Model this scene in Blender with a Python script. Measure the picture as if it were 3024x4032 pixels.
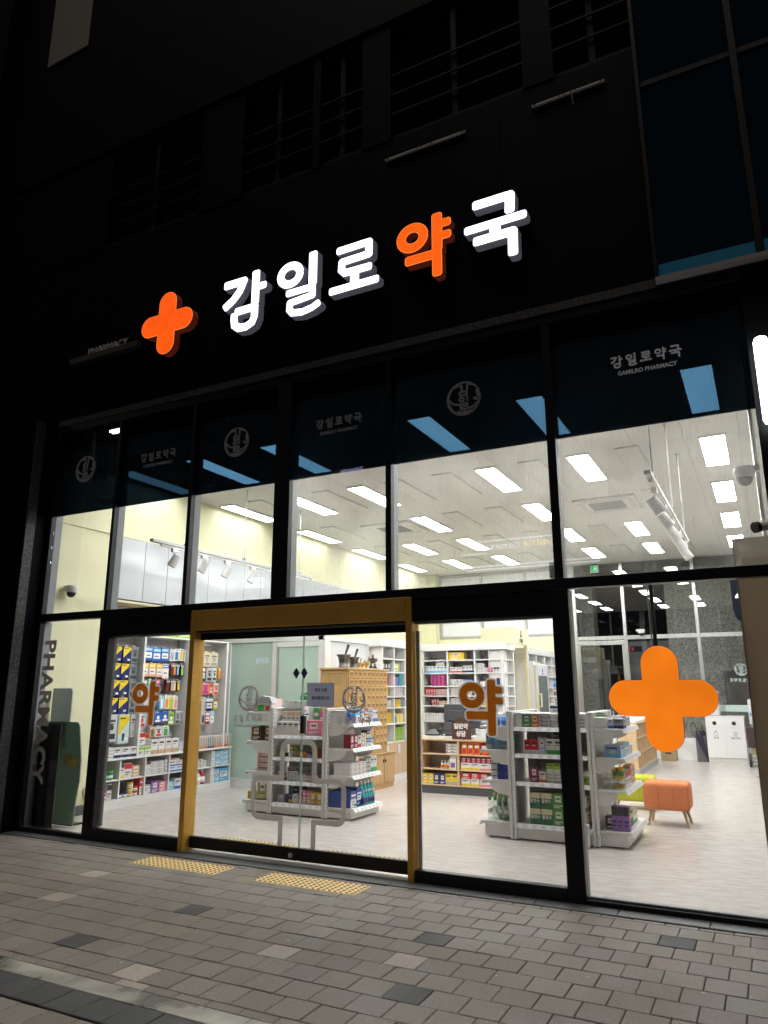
import bpy, bmesh, math, random
import numpy as np
from mathutils import Matrix, Vector

random.seed(7)
scene = bpy.context.scene
for _o in list(bpy.data.objects):
    bpy.data.objects.remove(_o)
COL = scene.collection
PI = math.pi

# ------------------------------------------------------------------ camera
YAW, PIT, ROL, FPX = 0.477143098, 0.238783725, -0.00151574, 2856.9
fw = Vector((-math.sin(YAW) * math.cos(PIT), math.cos(YAW) * math.cos(PIT), math.sin(PIT)))
r0 = Vector((math.cos(YAW), math.sin(YAW), 0))
u0 = r0.cross(fw)
rt = r0 * math.cos(ROL) + u0 * math.sin(ROL)
up = rt.cross(fw)
cam_d = bpy.data.cameras.new('camera')
cam = bpy.data.objects.new('camera', cam_d)
COL.objects.link(cam)
cam_d.sensor_fit = 'VERTICAL'
cam_d.sensor_height = 36.0
cam_d.lens = FPX / 4032 * 36.0
cam_d.clip_start = 0.05
cam_d.clip_end = 600
cam.matrix_world = Matrix(((rt.x, up.x, -fw.x, 0), (rt.y, up.y, -fw.y, -5.915), (rt.z, up.z, -fw.z, 1.55), (0, 0, 0, 1)))
scene.camera = cam

# ------------------------------------------------------------------ world, sun, exposure
world = bpy.data.worlds.new('World')
scene.world = world
world.use_nodes = True
wn = world.node_tree
wn.nodes.clear()
sky = wn.nodes.new('ShaderNodeTexSky')
sky.sky_type = 'NISHITA'
sky.sun_disc = False
sky.sun_elevation = math.radians(-3.0)
sky.sun_rotation = math.radians(200)
bgn = wn.nodes.new('ShaderNodeBackground')
bgn.inputs[1].default_value = 0.05
wo = wn.nodes.new('ShaderNodeOutputWorld')
wn.links.new(sky.outputs[0], bgn.inputs[0])
wn.links.new(bgn.outputs[0], wo.inputs[0])

SUN_STR = 1.7
sun_d = bpy.data.lights.new('street_glow', 'SUN')
sun_d.energy = SUN_STR
sun_d.angle = math.radians(44)
sun_d.color = (1.0, 0.92, 0.82)
sun = bpy.data.objects.new('street_glow', sun_d)
COL.objects.link(sun)
sun.rotation_euler = (math.radians(3.2), 0, math.radians(-25))

scene.view_settings.view_transform = 'Standard'
scene.view_settings.look = 'None'
scene.view_settings.exposure = 0.0
scene.view_settings.gamma = 1.0
try:
    scene.cycles.use_denoising = True
    scene.cycles.max_bounces = 10
    scene.cycles.transparent_max_bounces = 24
    scene.cycles.sample_clamp_indirect = 6.0
    scene.cycles.caustics_reflective = False
    scene.cycles.caustics_refractive = False
except Exception:
    pass
PANEL_L = 44.0

# ------------------------------------------------------------------ materials
def nodes_of(name):
    m = bpy.data.materials.new(name)
    m.use_nodes = True
    nt = m.node_tree
    return m, nt, nt.nodes, nt.links

def mat(name, col, rough=0.5, metal=0.0, var=0.06, scale=30.0, bump=0.0, spec=0.5, stretch=(1, 1, 1)):
    m, nt, N, L = nodes_of(name)
    b = N['Principled BSDF']
    b.inputs['Roughness'].default_value = rough
    b.inputs['Metallic'].default_value = metal
    b.inputs['Specular IOR Level'].default_value = spec
    tc = N.new('ShaderNodeTexCoord')
    mp = N.new('ShaderNodeMapping')
    mp.inputs['Scale'].default_value = stretch
    L.new(tc.outputs['Object'], mp.inputs[0])
    nz = N.new('ShaderNodeTexNoise')
    nz.inputs['Scale'].default_value = scale
    nz.inputs['Detail'].default_value = 4
    L.new(mp.outputs[0], nz.inputs['Vector'])
    rp = N.new('ShaderNodeMapRange')
    rp.inputs['From Min'].default_value = 0.3
    rp.inputs['From Max'].default_value = 0.7
    rp.inputs['To Min'].default_value = 1 - var
    rp.inputs['To Max'].default_value = 1 + var
    L.new(nz.outputs['Fac'], rp.inputs[0])
    mx = N.new('ShaderNodeVectorMath')
    mx.operation = 'SCALE'
    mx.inputs[0].default_value = col[:3]
    L.new(rp.outputs[0], mx.inputs['Scale'])
    L.new(mx.outputs[0], b.inputs['Base Color'])
    if bump:
        bp = N.new('ShaderNodeBump')
        bp.inputs['Strength'].default_value = bump
        bp.inputs['Distance'].default_value = 0.004
        L.new(nz.outputs['Fac'], bp.inputs['Height'])
        L.new(bp.outputs[0], b.inputs['Normal'])
    return m

def emit(name, col, strength, var=0.0, scale=3.0):
    m, nt, N, L = nodes_of(name)
    N.clear()
    e = N.new('ShaderNodeEmission')
    e.inputs[0].default_value = (*col, 1)
    e.inputs[1].default_value = strength
    if var:
        tc = N.new('ShaderNodeTexCoord')
        nz = N.new('ShaderNodeTexNoise')
        nz.inputs['Scale'].default_value = scale
        L.new(tc.outputs['Object'], nz.inputs['Vector'])
        rp = N.new('ShaderNodeMapRange')
        rp.inputs['From Min'].default_value = 0.3
        rp.inputs['From Max'].default_value = 0.7
        rp.inputs['To Min'].default_value = strength * (1 - var)
        rp.inputs['To Max'].default_value = strength * (1 + var)
        L.new(nz.outputs['Fac'], rp.inputs[0])
        L.new(rp.outputs[0], e.inputs[1])
    o = N.new('ShaderNodeOutputMaterial')
    L.new(e.outputs[0], o.inputs[0])
    return m

def glass(name, tint, refl=1.0, rough=0.0, dirt=0.0, spec_tint=(1, 1, 1)):
    m, nt, N, L = nodes_of(name)
    N.clear()
    t = N.new('ShaderNodeBsdfTransparent')
    t.inputs[0].default_value = (*tint, 1)
    g = N.new('ShaderNodeBsdfGlossy')
    g.inputs['Roughness'].default_value = rough
    g.inputs[0].default_value = (*spec_tint, 1)
    # Schlick reflectance from the facing angle, the same on both sides of the sheet
    ge = N.new('ShaderNodeNewGeometry')
    dt = N.new('ShaderNodeVectorMath')
    dt.operation = 'DOT_PRODUCT'
    L.new(ge.outputs['Incoming'], dt.inputs[0])
    L.new(ge.outputs['Normal'], dt.inputs[1])
    ab = N.new('ShaderNodeMath')
    ab.operation = 'ABSOLUTE'
    L.new(dt.outputs['Value'], ab.inputs[0])
    om = N.new('ShaderNodeMath')
    om.operation = 'SUBTRACT'
    om.inputs[0].default_value = 1.0
    L.new(ab.outputs[0], om.inputs[1])
    pw = N.new('ShaderNodeMath')
    pw.operation = 'POWER'
    pw.inputs[1].default_value = 5.0
    L.new(om.outputs[0], pw.inputs[0])
    f = N.new('ShaderNodeMath')
    f.operation = 'MULTIPLY_ADD'
    f.inputs[1].default_value = 0.96
    f.inputs[2].default_value = 0.04
    L.new(pw.outputs[0], f.inputs[0])
    mu = N.new('ShaderNodeMath')
    mu.operation = 'MULTIPLY'
    mu.inputs[1].default_value = refl
    mu.use_clamp = True
    L.new(f.outputs[0], mu.inputs[0])
    mix = N.new('ShaderNodeMixShader')
    L.new(mu.outputs[0], mix.inputs[0])
    L.new(t.outputs[0], mix.inputs[1])
    L.new(g.outputs[0], mix.inputs[2])
    out = N.new('ShaderNodeOutputMaterial')
    last = mix
    if dirt:
        d = N.new('ShaderNodeBsdfTranslucent')
        d.inputs[0].default_value = (0.75, 0.75, 0.72, 1)
        tc = N.new('ShaderNodeTexCoord')
        mp = N.new('ShaderNodeMapping')
        mp.inputs['Scale'].default_value = (40, 1, 7)
        L.new(tc.outputs['Object'], mp.inputs[0])
        nz = N.new('ShaderNodeTexNoise')
        nz.inputs['Scale'].default_value = 1.6
        nz.inputs['Detail'].default_value = 8
        nz.inputs['Roughness'].default_value = 0.75
        L.new(mp.outputs[0], nz.inputs['Vector'])
        nz2 = N.new('ShaderNodeTexNoise')
        nz2.inputs['Scale'].default_value = 1.1
        nz2.inputs['Detail'].default_value = 3
        L.new(tc.outputs['Object'], nz2.inputs['Vector'])
        mm = N.new('ShaderNodeMath')
        mm.operation = 'MULTIPLY'
        L.new(nz.outputs['Fac'], mm.inputs[0])
        L.new(nz2.outputs['Fac'], mm.inputs[1])
        rp = N.new('ShaderNodeMapRange')
        rp.inputs['From Min'].default_value = 0.18
        rp.inputs['From Max'].default_value = 0.48
        rp.inputs['To Min'].default_value = 0.0
        rp.inputs['To Max'].default_value = dirt
        L.new(mm.outputs[0], rp.inputs[0])
        mix2 = N.new('ShaderNodeMixShader')
        L.new(rp.outputs[0], mix2.inputs[0])
        L.new(mix.outputs[0], mix2.inputs[1])
        L.new(d.outputs[0], mix2.inputs[2])
        last = mix2
    L.new(last.outputs[0], out.inputs[0])
    return m

def speckle(name, cols, scale=120.0, rough=0.4, bump=0.1, spec=0.5):
    """granite / terrazzo: a Voronoi cell picks one of the given colours"""
    m, nt, N, L = nodes_of(name)
    b = N['Principled BSDF']
    b.inputs['Roughness'].default_value = rough
    b.inputs['Specular IOR Level'].default_value = spec
    tc = N.new('ShaderNodeTexCoord')
    vo = N.new('ShaderNodeTexVoronoi')
    vo.inputs['Scale'].default_value = scale
    L.new(tc.outputs['Object'], vo.inputs['Vector'])
    sp = N.new('ShaderNodeSeparateColor')
    L.new(vo.outputs['Color'], sp.inputs[0])
    nz = N.new('ShaderNodeTexNoise')
    nz.inputs['Scale'].default_value = scale * 0.35
    nz.inputs['Detail'].default_value = 5
    L.new(tc.outputs['Object'], nz.inputs['Vector'])
    av = N.new('ShaderNodeMath')
    av.operation = 'ADD'
    L.new(sp.outputs[0], av.inputs[0])
    L.new(nz.outputs['Fac'], av.inputs[1])
    hv = N.new('ShaderNodeMath')
    hv.operation = 'MULTIPLY'
    hv.inputs[1].default_value = 0.5
    L.new(av.outputs[0], hv.inputs[0])
    cr = N.new('ShaderNodeValToRGB')
    els = cr.color_ramp.elements
    while len(els) < len(cols):
        els.new(0.5)
    for i, c in enumerate(cols):
        els[i].position = 0.25 + 0.5 * i / max(1, len(cols) - 1)
        els[i].color = (*c, 1)
    L.new(hv.outputs[0], cr.inputs[0])
    L.new(cr.outputs[0], b.inputs['Base Color'])
    if bump:
        bp = N.new('ShaderNodeBump')
        bp.inputs['Strength'].default_value = bump
        bp.inputs['Distance'].default_value = 0.002
        L.new(hv.outputs[0], bp.inputs['Height'])
        L.new(bp.outputs[0], b.inputs['Normal'])
    return m

def trans(name, col, back=0.5, glow=1.0):
    """vinyl film or paper: part of the light behind it comes through"""
    m, nt, N, L = nodes_of(name)
    N.clear()
    d = N.new('ShaderNodeBsdfDiffuse')
    d.inputs[0].default_value = (*col, 1)
    t = N.new('ShaderNodeBsdfTranslucent')
    t.inputs[0].default_value = (*[min(1, c * glow) for c in col], 1)
    mix = N.new('ShaderNodeMixShader')
    mix.inputs[0].default_value = back
    o = N.new('ShaderNodeOutputMaterial')
    L.new(d.outputs[0], mix.inputs[1])
    L.new(t.outputs[0], mix.inputs[2])
    L.new(mix.outputs[0], o.inputs[0])
    return m

def wood(name, c1, c2, scale=2.2, rough=0.45, axis='Z'):
    m, nt, N, L = nodes_of(name)
    b = N['Principled BSDF']
    b.inputs['Roughness'].default_value = rough
    tc = N.new('ShaderNodeTexCoord')
    mp = N.new('ShaderNodeMapping')
    mp.inputs['Scale'].default_value = {'Z': (14, 14, 1), 'X': (1, 14, 14), 'Y': (14, 1, 14)}[axis]
    L.new(tc.outputs['Object'], mp.inputs[0])
    nz = N.new('ShaderNodeTexNoise')
    nz.inputs['Scale'].default_value = scale
    nz.inputs['Detail'].default_value = 6
    nz.inputs['Distortion'].default_value = 0.6
    L.new(mp.outputs[0], nz.inputs['Vector'])
    cr = N.new('ShaderNodeValToRGB')
    cr.color_ramp.elements[0].position = 0.35
    cr.color_ramp.elements[1].position = 0.65
    cr.color_ramp.elements[0].color = (*c1, 1)
    cr.color_ramp.elements[1].color = (*c2, 1)
    L.new(nz.outputs['Fac'], cr.inputs[0])
    L.new(cr.outputs[0], b.inputs['Base Color'])
    return m

def objcol(name, rough=0.35, spec=0.5):
    m, nt, N, L = nodes_of(name)
    b = N['Principled BSDF']
    b.inputs['Roughness'].default_value = rough
    oi = N.new('ShaderNodeObjectInfo')
    tc = N.new('ShaderNodeTexCoord')
    nz = N.new('ShaderNodeTexNoise')
    nz.inputs['Scale'].default_value = 18
    L.new(tc.outputs['Object'], nz.inputs['Vector'])
    rp = N.new('ShaderNodeMapRange')
    rp.inputs['To Min'].default_value = 0.88
    rp.inputs['To Max'].default_value = 1.08
    L.new(nz.outputs['Fac'], rp.inputs[0])
    mx = N.new('ShaderNodeVectorMath')
    mx.operation = 'SCALE'
    L.new(oi.outputs['Color'], mx.inputs[0])
    L.new(rp.outputs[0], mx.inputs['Scale'])
    L.new(mx.outputs[0], b.inputs['Base Color'])
    return m

def paver_mat():
    m, nt, N, L = nodes_of('paver_concrete')
    b = N['Principled BSDF']
    at = N.new('ShaderNodeAttribute')
    at.attribute_name = 'tone'
    tc = N.new('ShaderNodeTexCoord')
    n1 = N.new('ShaderNodeTexNoise')
    n1.inputs['Scale'].default_value = 190
    n1.inputs['Detail'].default_value = 3
    n2 = N.new('ShaderNodeTexNoise')
    n2.inputs['Scale'].default_value = 1.7
    n2.inputs['Detail'].default_value = 6
    L.new(tc.outputs['Object'], n1.inputs['Vector'])
    L.new(tc.outputs['Object'], n2.inputs['Vector'])
    r1 = N.new('ShaderNodeMapRange')
    r1.inputs['From Min'].default_value = 0.3
    r1.inputs['From Max'].default_value = 0.7
    r1.inputs['To Min'].default_value = 0.45
    r1.inputs['To Max'].default_value = 1.55
    L.new(n1.outputs['Fac'], r1.inputs[0])
    r2 = N.new('ShaderNodeMapRange')
    r2.inputs['From Min'].default_value = 0.3
    r2.inputs['From Max'].default_value = 0.7
    r2.inputs['To Min'].default_value = 0.8
    r2.inputs['To Max'].default_value = 1.15
    L.new(n2.outputs['Fac'], r2.inputs[0])
    mu = N.new('ShaderNodeMath')
    mu.operation = 'MULTIPLY'
    L.new(r1.outputs[0], mu.inputs[0])
    L.new(r2.outputs[0], mu.inputs[1])
    sc = N.new('ShaderNodeVectorMath')
    sc.operation = 'SCALE'
    L.new(at.outputs['Color'], sc.inputs[0])
    L.new(mu.outputs[0], sc.inputs['Scale'])
    L.new(sc.outputs[0], b.inputs['Base Color'])
    r3 = N.new('ShaderNodeMapRange')
    r3.inputs['From Min'].default_value = 0.35
    r3.inputs['From Max'].default_value = 0.7
    r3.inputs['To Min'].default_value = 0.55
    r3.inputs['To Max'].default_value = 0.85
    L.new(n2.outputs['Fac'], r3.inputs[0])
    L.new(r3.outputs[0], b.inputs['Roughness'])
    bp = N.new('ShaderNodeBump')
    bp.inputs['Strength'].default_value = 0.5
    bp.inputs['Distance'].default_value = 0.003
    L.new(n1.outputs['Fac'], bp.inputs['Height'])
    L.new(bp.outputs[0], b.inputs['Normal'])
    return m

def floor_mat():
    m, nt, N, L = nodes_of('vinyl_floor')
    b = N['Principled BSDF']
    b.inputs['Roughness'].default_value = 0.24
    b.inputs['Specular IOR Level'].default_value = 0.4
    tc = N.new('ShaderNodeTexCoord')
    mp = N.new('ShaderNodeMapping')
    mp.inputs['Scale'].default_value = (1.6, 5, 1)
    L.new(tc.outputs['Object'], mp.inputs[0])
    n1 = N.new('ShaderNodeTexNoise')
    n1.inputs['Scale'].default_value = 3.0
    n1.inputs['Detail'].default_value = 8
    n1.inputs['Roughness'].default_value = 0.65
    L.new(mp.outputs[0], n1.inputs['Vector'])
    cr = N.new('ShaderNodeValToRGB')
    cr.color_ramp.elements[0].position = 0.35
    cr.color_ramp.elements[0].color = (0.44, 0.395, 0.37, 1)
    cr.color_ramp.elements[1].position = 0.65
    cr.color_ramp.elements[1].color = (0.58, 0.54, 0.515, 1)
    L.new(n1.outputs['Fac'], cr.inputs[0])
    L.new(cr.outputs[0], b.inputs['Base Color'])
    return m

def ceiling_mat():
    m, nt, N, L = nodes_of('ceiling_board')
    b = N['Principled BSDF']
    b.inputs['Roughness'].default_value = 0.9
    tc = N.new('ShaderNodeTexCoord')
    br = N.new('ShaderNodeTexBrick')
    br.offset = 0.0
    br.inputs['Scale'].default_value = 1.0
    br.inputs['Mortar Size'].default_value = 0.004
    br.inputs['Brick Width'].default_value = 0.6
    br.inputs['Row Height'].default_value = 1.1
    br.inputs['Color1'].default_value = (0.58, 0.575, 0.555, 1)
    br.inputs['Color2'].default_value = (0.60, 0.595, 0.575, 1)
    br.inputs['Mortar'].default_value = (0.33, 0.32, 0.30, 1)
    L.new(tc.outputs['Object'], br.inputs['Vector'])
    nz = N.new('ShaderNodeTexNoise')
    nz.inputs['Scale'].default_value = 60
    L.new(tc.outputs['Object'], nz.inputs['Vector'])
    rp = N.new('ShaderNodeMapRange')
    rp.inputs['To Min'].default_value = 0.9
    rp.inputs['To Max'].default_value = 1.1
    L.new(nz.outputs['Fac'], rp.inputs[0])
    sc = N.new('ShaderNodeVectorMath')
    sc.operation = 'SCALE'
    L.new(br.outputs['Color'], sc.inputs[0])
    L.new(rp.outputs[0], sc.inputs['Scale'])
    L.new(sc.outputs[0], b.inputs['Base Color'])
    return m

def wet_glint_mat():
    m, nt, N, L = nodes_of('wet_drain_painted_glints')
    b = N['Principled BSDF']
    tc = N.new('ShaderNodeTexCoord')
    nz = N.new('ShaderNodeTexNoise')
    nz.inputs['Scale'].default_value = 2.2
    nz.inputs['Detail'].default_value = 3
    L.new(tc.outputs['Object'], nz.inputs['Vector'])
    cr = N.new('ShaderNodeValToRGB')  # pale patches: street light mirrored in the wet strip, put into base colour
    e = cr.color_ramp.elements
    e[0].position = 0.38
    e[0].color = (0.06, 0.06, 0.055, 1)
    e[1].position = 0.62
    e[1].color = (0.36, 0.35, 0.32, 1)
    L.new(nz.outputs['Fac'], cr.inputs[0])
    L.new(cr.outputs[0], b.inputs['Base Color'])
    r = N.new('ShaderNodeMapRange')
    r.inputs['To Min'].default_value = 0.08
    r.inputs['To Max'].default_value = 0.5
    L.new(nz.outputs['Fac'], r.inputs[0])
    L.new(r.outputs[0], b.inputs['Roughness'])
    b.inputs['Metallic'].default_value = 0.0
    return m

BLK = mat('black_aluminium', (0.006, 0.0065, 0.009), 0.4, 0.1, 0.15, 12, spec=.3)
BLK2 = mat('black_panel', (0.004, 0.0045, 0.006), 0.5, 0.0, 0.15, 8, spec=.2)
GREYJ = mat('inner_mullion_grey', (0.22, 0.225, 0.25), 0.5)
GRAN = speckle('black_granite', [(0.0005, 0.0005, 0.0016), (0.0013, 0.0013, 0.0036), (0.005, 0.005, 0.011)], 160, 0.6, 0.05, 0.04)
GRAN2 = speckle('rough_granite', [(0.006, 0.006, 0.007), (0.02, 0.02, 0.022), (0.07, 0.068, 0.07)], 90, 0.6, 0.6)
KERB = speckle('kerb_granite', [(0.03, 0.033, 0.036), (0.06, 0.063, 0.066), (0.11, 0.11, 0.115)], 150, 0.45, 0.1)
LOBG = speckle('lobby_granite', [(0.30, 0.295, 0.27), (0.52, 0.51, 0.48), (0.72, 0.71, 0.67)], 40, 0.5, 0.0)
GOLD = mat('gold_frame', (0.56, 0.31, 0.05), 0.42, 0.25, 0.08, 6)
PAVER = paver_mat()
JOINT = mat('joint_sand', (0.022, 0.018, 0.016), 0.95)
FLOOR = floor_mat()
CEIL = ceiling_mat()
YEL = mat('yellow_wall_paint', (0.70, 0.69, 0.47), 0.8, 0, 0.025, 2.0)
CREAM = mat('cream_paint', (0.72, 0.66, 0.46), 0.7, 0, 0.02)
WHITE = mat('white_laminate', (0.76, 0.76, 0.75), 0.35, 0, 0.02, 4)
OFFW = mat('offwhite_steel', (0.72, 0.71, 0.685), 0.4, 0, 0.03, 6)
SLOT = mat('slot_black', (0.015, 0.015, 0.015), 0.8)
GREYPAN = mat('gloss_grey_panel', (0.47, 0.49, 0.52), 0.12, 0, 0.03, 3)
GREYB = mat('shelf_back_grey', (0.50, 0.485, 0.475), 0.6, 0, 0.03, 5)
TAUPE = trans('taupe_fabric', (0.50, 0.43, 0.345), .45)
FROST = mat('frosted_green_glass', (0.50, 0.64, 0.56), 0.25, 0, 0.05, 1.5)
FROSTW = mat('frosted_white_glass', (0.66, 0.70, 0.74), 0.22, 0, 0.03, 1.5)
STEEL = mat('brushed_steel', (0.55, 0.55, 0.54), 0.3, 0.9, 0.08, 20, stretch=(1, 1, 0.05))
OAK = wood('oak', (0.42, 0.255, 0.105), (0.54, 0.345, 0.155))
OAKD = wood('oak_drawer', (0.50, 0.30, 0.115), (0.60, 0.38, 0.16), axis='Y')
BIRCH = wood('birch', (0.58, 0.41, 0.24), (0.68, 0.50, 0.31), axis='X')
LAMW = wood('oak_laminate', (0.50, 0.34, 0.21), (0.58, 0.41, 0.265))
DGREY = mat('dark_grey', (0.075, 0.08, 0.088), 0.6)
INK = mat('ink_black', (0.012, 0.012, 0.013), 0.6)
BROWN = mat('brown_board', (0.085, 0.035, 0.025), 0.6)
PEWTER = mat('pewter', (0.16, 0.15, 0.14), 0.35, 0.9, 0.2, 30)
BRASS = mat('brass', (0.55, 0.38, 0.14), 0.3, 0.9, 0.1, 30)
STICKB = trans('sticker_brown', (0.95, 0.50, 0.09))
STICKG = trans('sticker_grey', (0.85, 0.84, 0.85))
VINYL = trans('vinyl_grey', (0.62, 0.60, 0.585))
VINYLK = trans('vinyl_grey_door', (0.54, 0.52, 0.52))
VINYLD = mat('vinyl_grey_matt', (0.27, 0.26, 0.28), 0.5, 0, 0.02)
PAPER = trans('paper_grey', (0.50, 0.51, 0.58), 0.5)
NAVY = mat('navy', (0.01, 0.018, 0.12), 0.4)
ORANGEF = mat('orange_fabric', (0.58, 0.185, 0.075), 0.95, 0, 0.18, 160, 0.5)
LIMEF = mat('lime_fabric', (0.42, 0.42, 0.03), 0.95, 0, 0.18, 160, 0.5)
LEGW = wood('leg_wood', (0.36, 0.25, 0.14), (0.46, 0.33, 0.2))
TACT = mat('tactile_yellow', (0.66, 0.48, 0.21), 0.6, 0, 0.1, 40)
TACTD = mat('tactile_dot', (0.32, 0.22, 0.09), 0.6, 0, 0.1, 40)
DRAIN = wet_glint_mat()
PLASTIC = mat('white_plastic', (0.68, 0.68, 0.68), 0.3)
GPLAST = mat('grey_plastic', (0.36, 0.37, 0.38), 0.4)
PURPLE = mat('umbrella_purple', (0.035, 0.018, 0.05), 0.6)
CARD = mat('cardboard', (0.33, 0.25, 0.14), 0.8)
GRNBOARD = trans('grey_green_board', (0.25, 0.34, 0.285), .5)
CHAR = mat('charcoal_board', (0.012, 0.014, 0.016), 0.4)
YTXT = mat('yellow_print', (0.75, 0.52, 0.02), 0.5)
WPRINT = mat('white_print', (0.8, 0.8, 0.8), 0.4)
GLASS = glass('clear_glass', (0.95, 0.96, 0.955), 0.9)
GLASSD = glass('dusty_glass', (0.94, 0.95, 0.94), 0.9, 0.0, 0.26)
FILM = glass('tinted_film', (0.047, 0.076, 0.099), 0.12)
GLASSL = glass('lobby_glass', (0.82, 0.83, 0.82), 2.2)
GLASSB = glass('blue_facade_glass', (0.02, 0.06, 0.09), 1.0)
DARKW = mat('dark_window', (0.003, 0.0035, 0.006), 0.1, 0, 0.1, 5)
TEAL = mat('teal_glazing', (0.006, 0.02, 0.035), 0.12, 0, 0.05, 3, spec=.3)
TEALB = mat('teal_painted_light', (0.05, 0.30, 0.5), 0.15, 0, 0.05, 3)  # light along the bottom of the glazing, put into the colour
CLEARP = glass('clear_plastic', (0.86, 0.92, 0.88), 1.6, 0.05)
EPANEL = emit('led_diffuser', (1.0, 1.0, 0.985), PANEL_L)
EPANELW = emit('led_diffuser_wall_row', (1.0, 1.0, 0.985), PANEL_L * .22)
EWHITE = emit('sign_white', (0.93, 0.96, 1.0), 3.0)
EORANGE = emit('sign_orange', (1.0, 0.125, 0.008), 1.0, 0.05, 3)
EORANGE2 = emit('sign_orange_soft', (1.0, 0.225, 0.011), 1.08, 0.2, 1.7)
EEDGE = emit('sign_orange_edge', (1.0, 0.24, 0.06), 1.15)
ETUBE = emit('tube_white', (0.97, 0.98, 1.0), 7.0)
EGREEN = emit('exit_green', (0.02, 0.55, 0.16), 1.0)
ERED = emit('led_red', (1.0, 0.03, 0.05), 2.0)

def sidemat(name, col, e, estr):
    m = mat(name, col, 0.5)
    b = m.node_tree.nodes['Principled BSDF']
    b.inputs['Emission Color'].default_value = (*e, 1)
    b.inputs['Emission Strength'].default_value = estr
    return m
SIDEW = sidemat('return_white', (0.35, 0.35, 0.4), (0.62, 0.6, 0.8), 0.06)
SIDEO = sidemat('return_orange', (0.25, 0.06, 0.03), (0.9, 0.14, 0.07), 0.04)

PBODY = objcol('carton_print')
PBOT = objcol('bottle_plastic', 0.2)
PFAB = objcol('pouch_foil', 0.25)
ACC = {k: mat('print_' + k, v, 0.4) for k, v in dict(
    white=(0.78, 0.78, 0.77), ink=(0.03, 0.03, 0.035), red=(0.55, 0.02, 0.03), blue=(0.03, 0.14, 0.5),
    sky=(0.18, 0.48, 0.72), green=(0.05, 0.32, 0.07), lime=(0.3, 0.5, 0.05), yellow=(0.75, 0.55, 0.02), navy=(0.015, 0.02, 0.13),
    orange=(0.7, 0.2, 0.02), pink=(0.7, 0.2, 0.32), purple=(0.22, 0.08, 0.33), grey=(0.35, 0.35, 0.37), tan=(0.55, 0.36, 0.22),
    brown=(0.16, 0.07, 0.03), cream=(0.7, 0.62, 0.4), magenta=(0.5, 0.03, 0.2), gold=(0.6, 0.38, 0.04), peach=(0.75, 0.45, 0.3)).items()}

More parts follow.
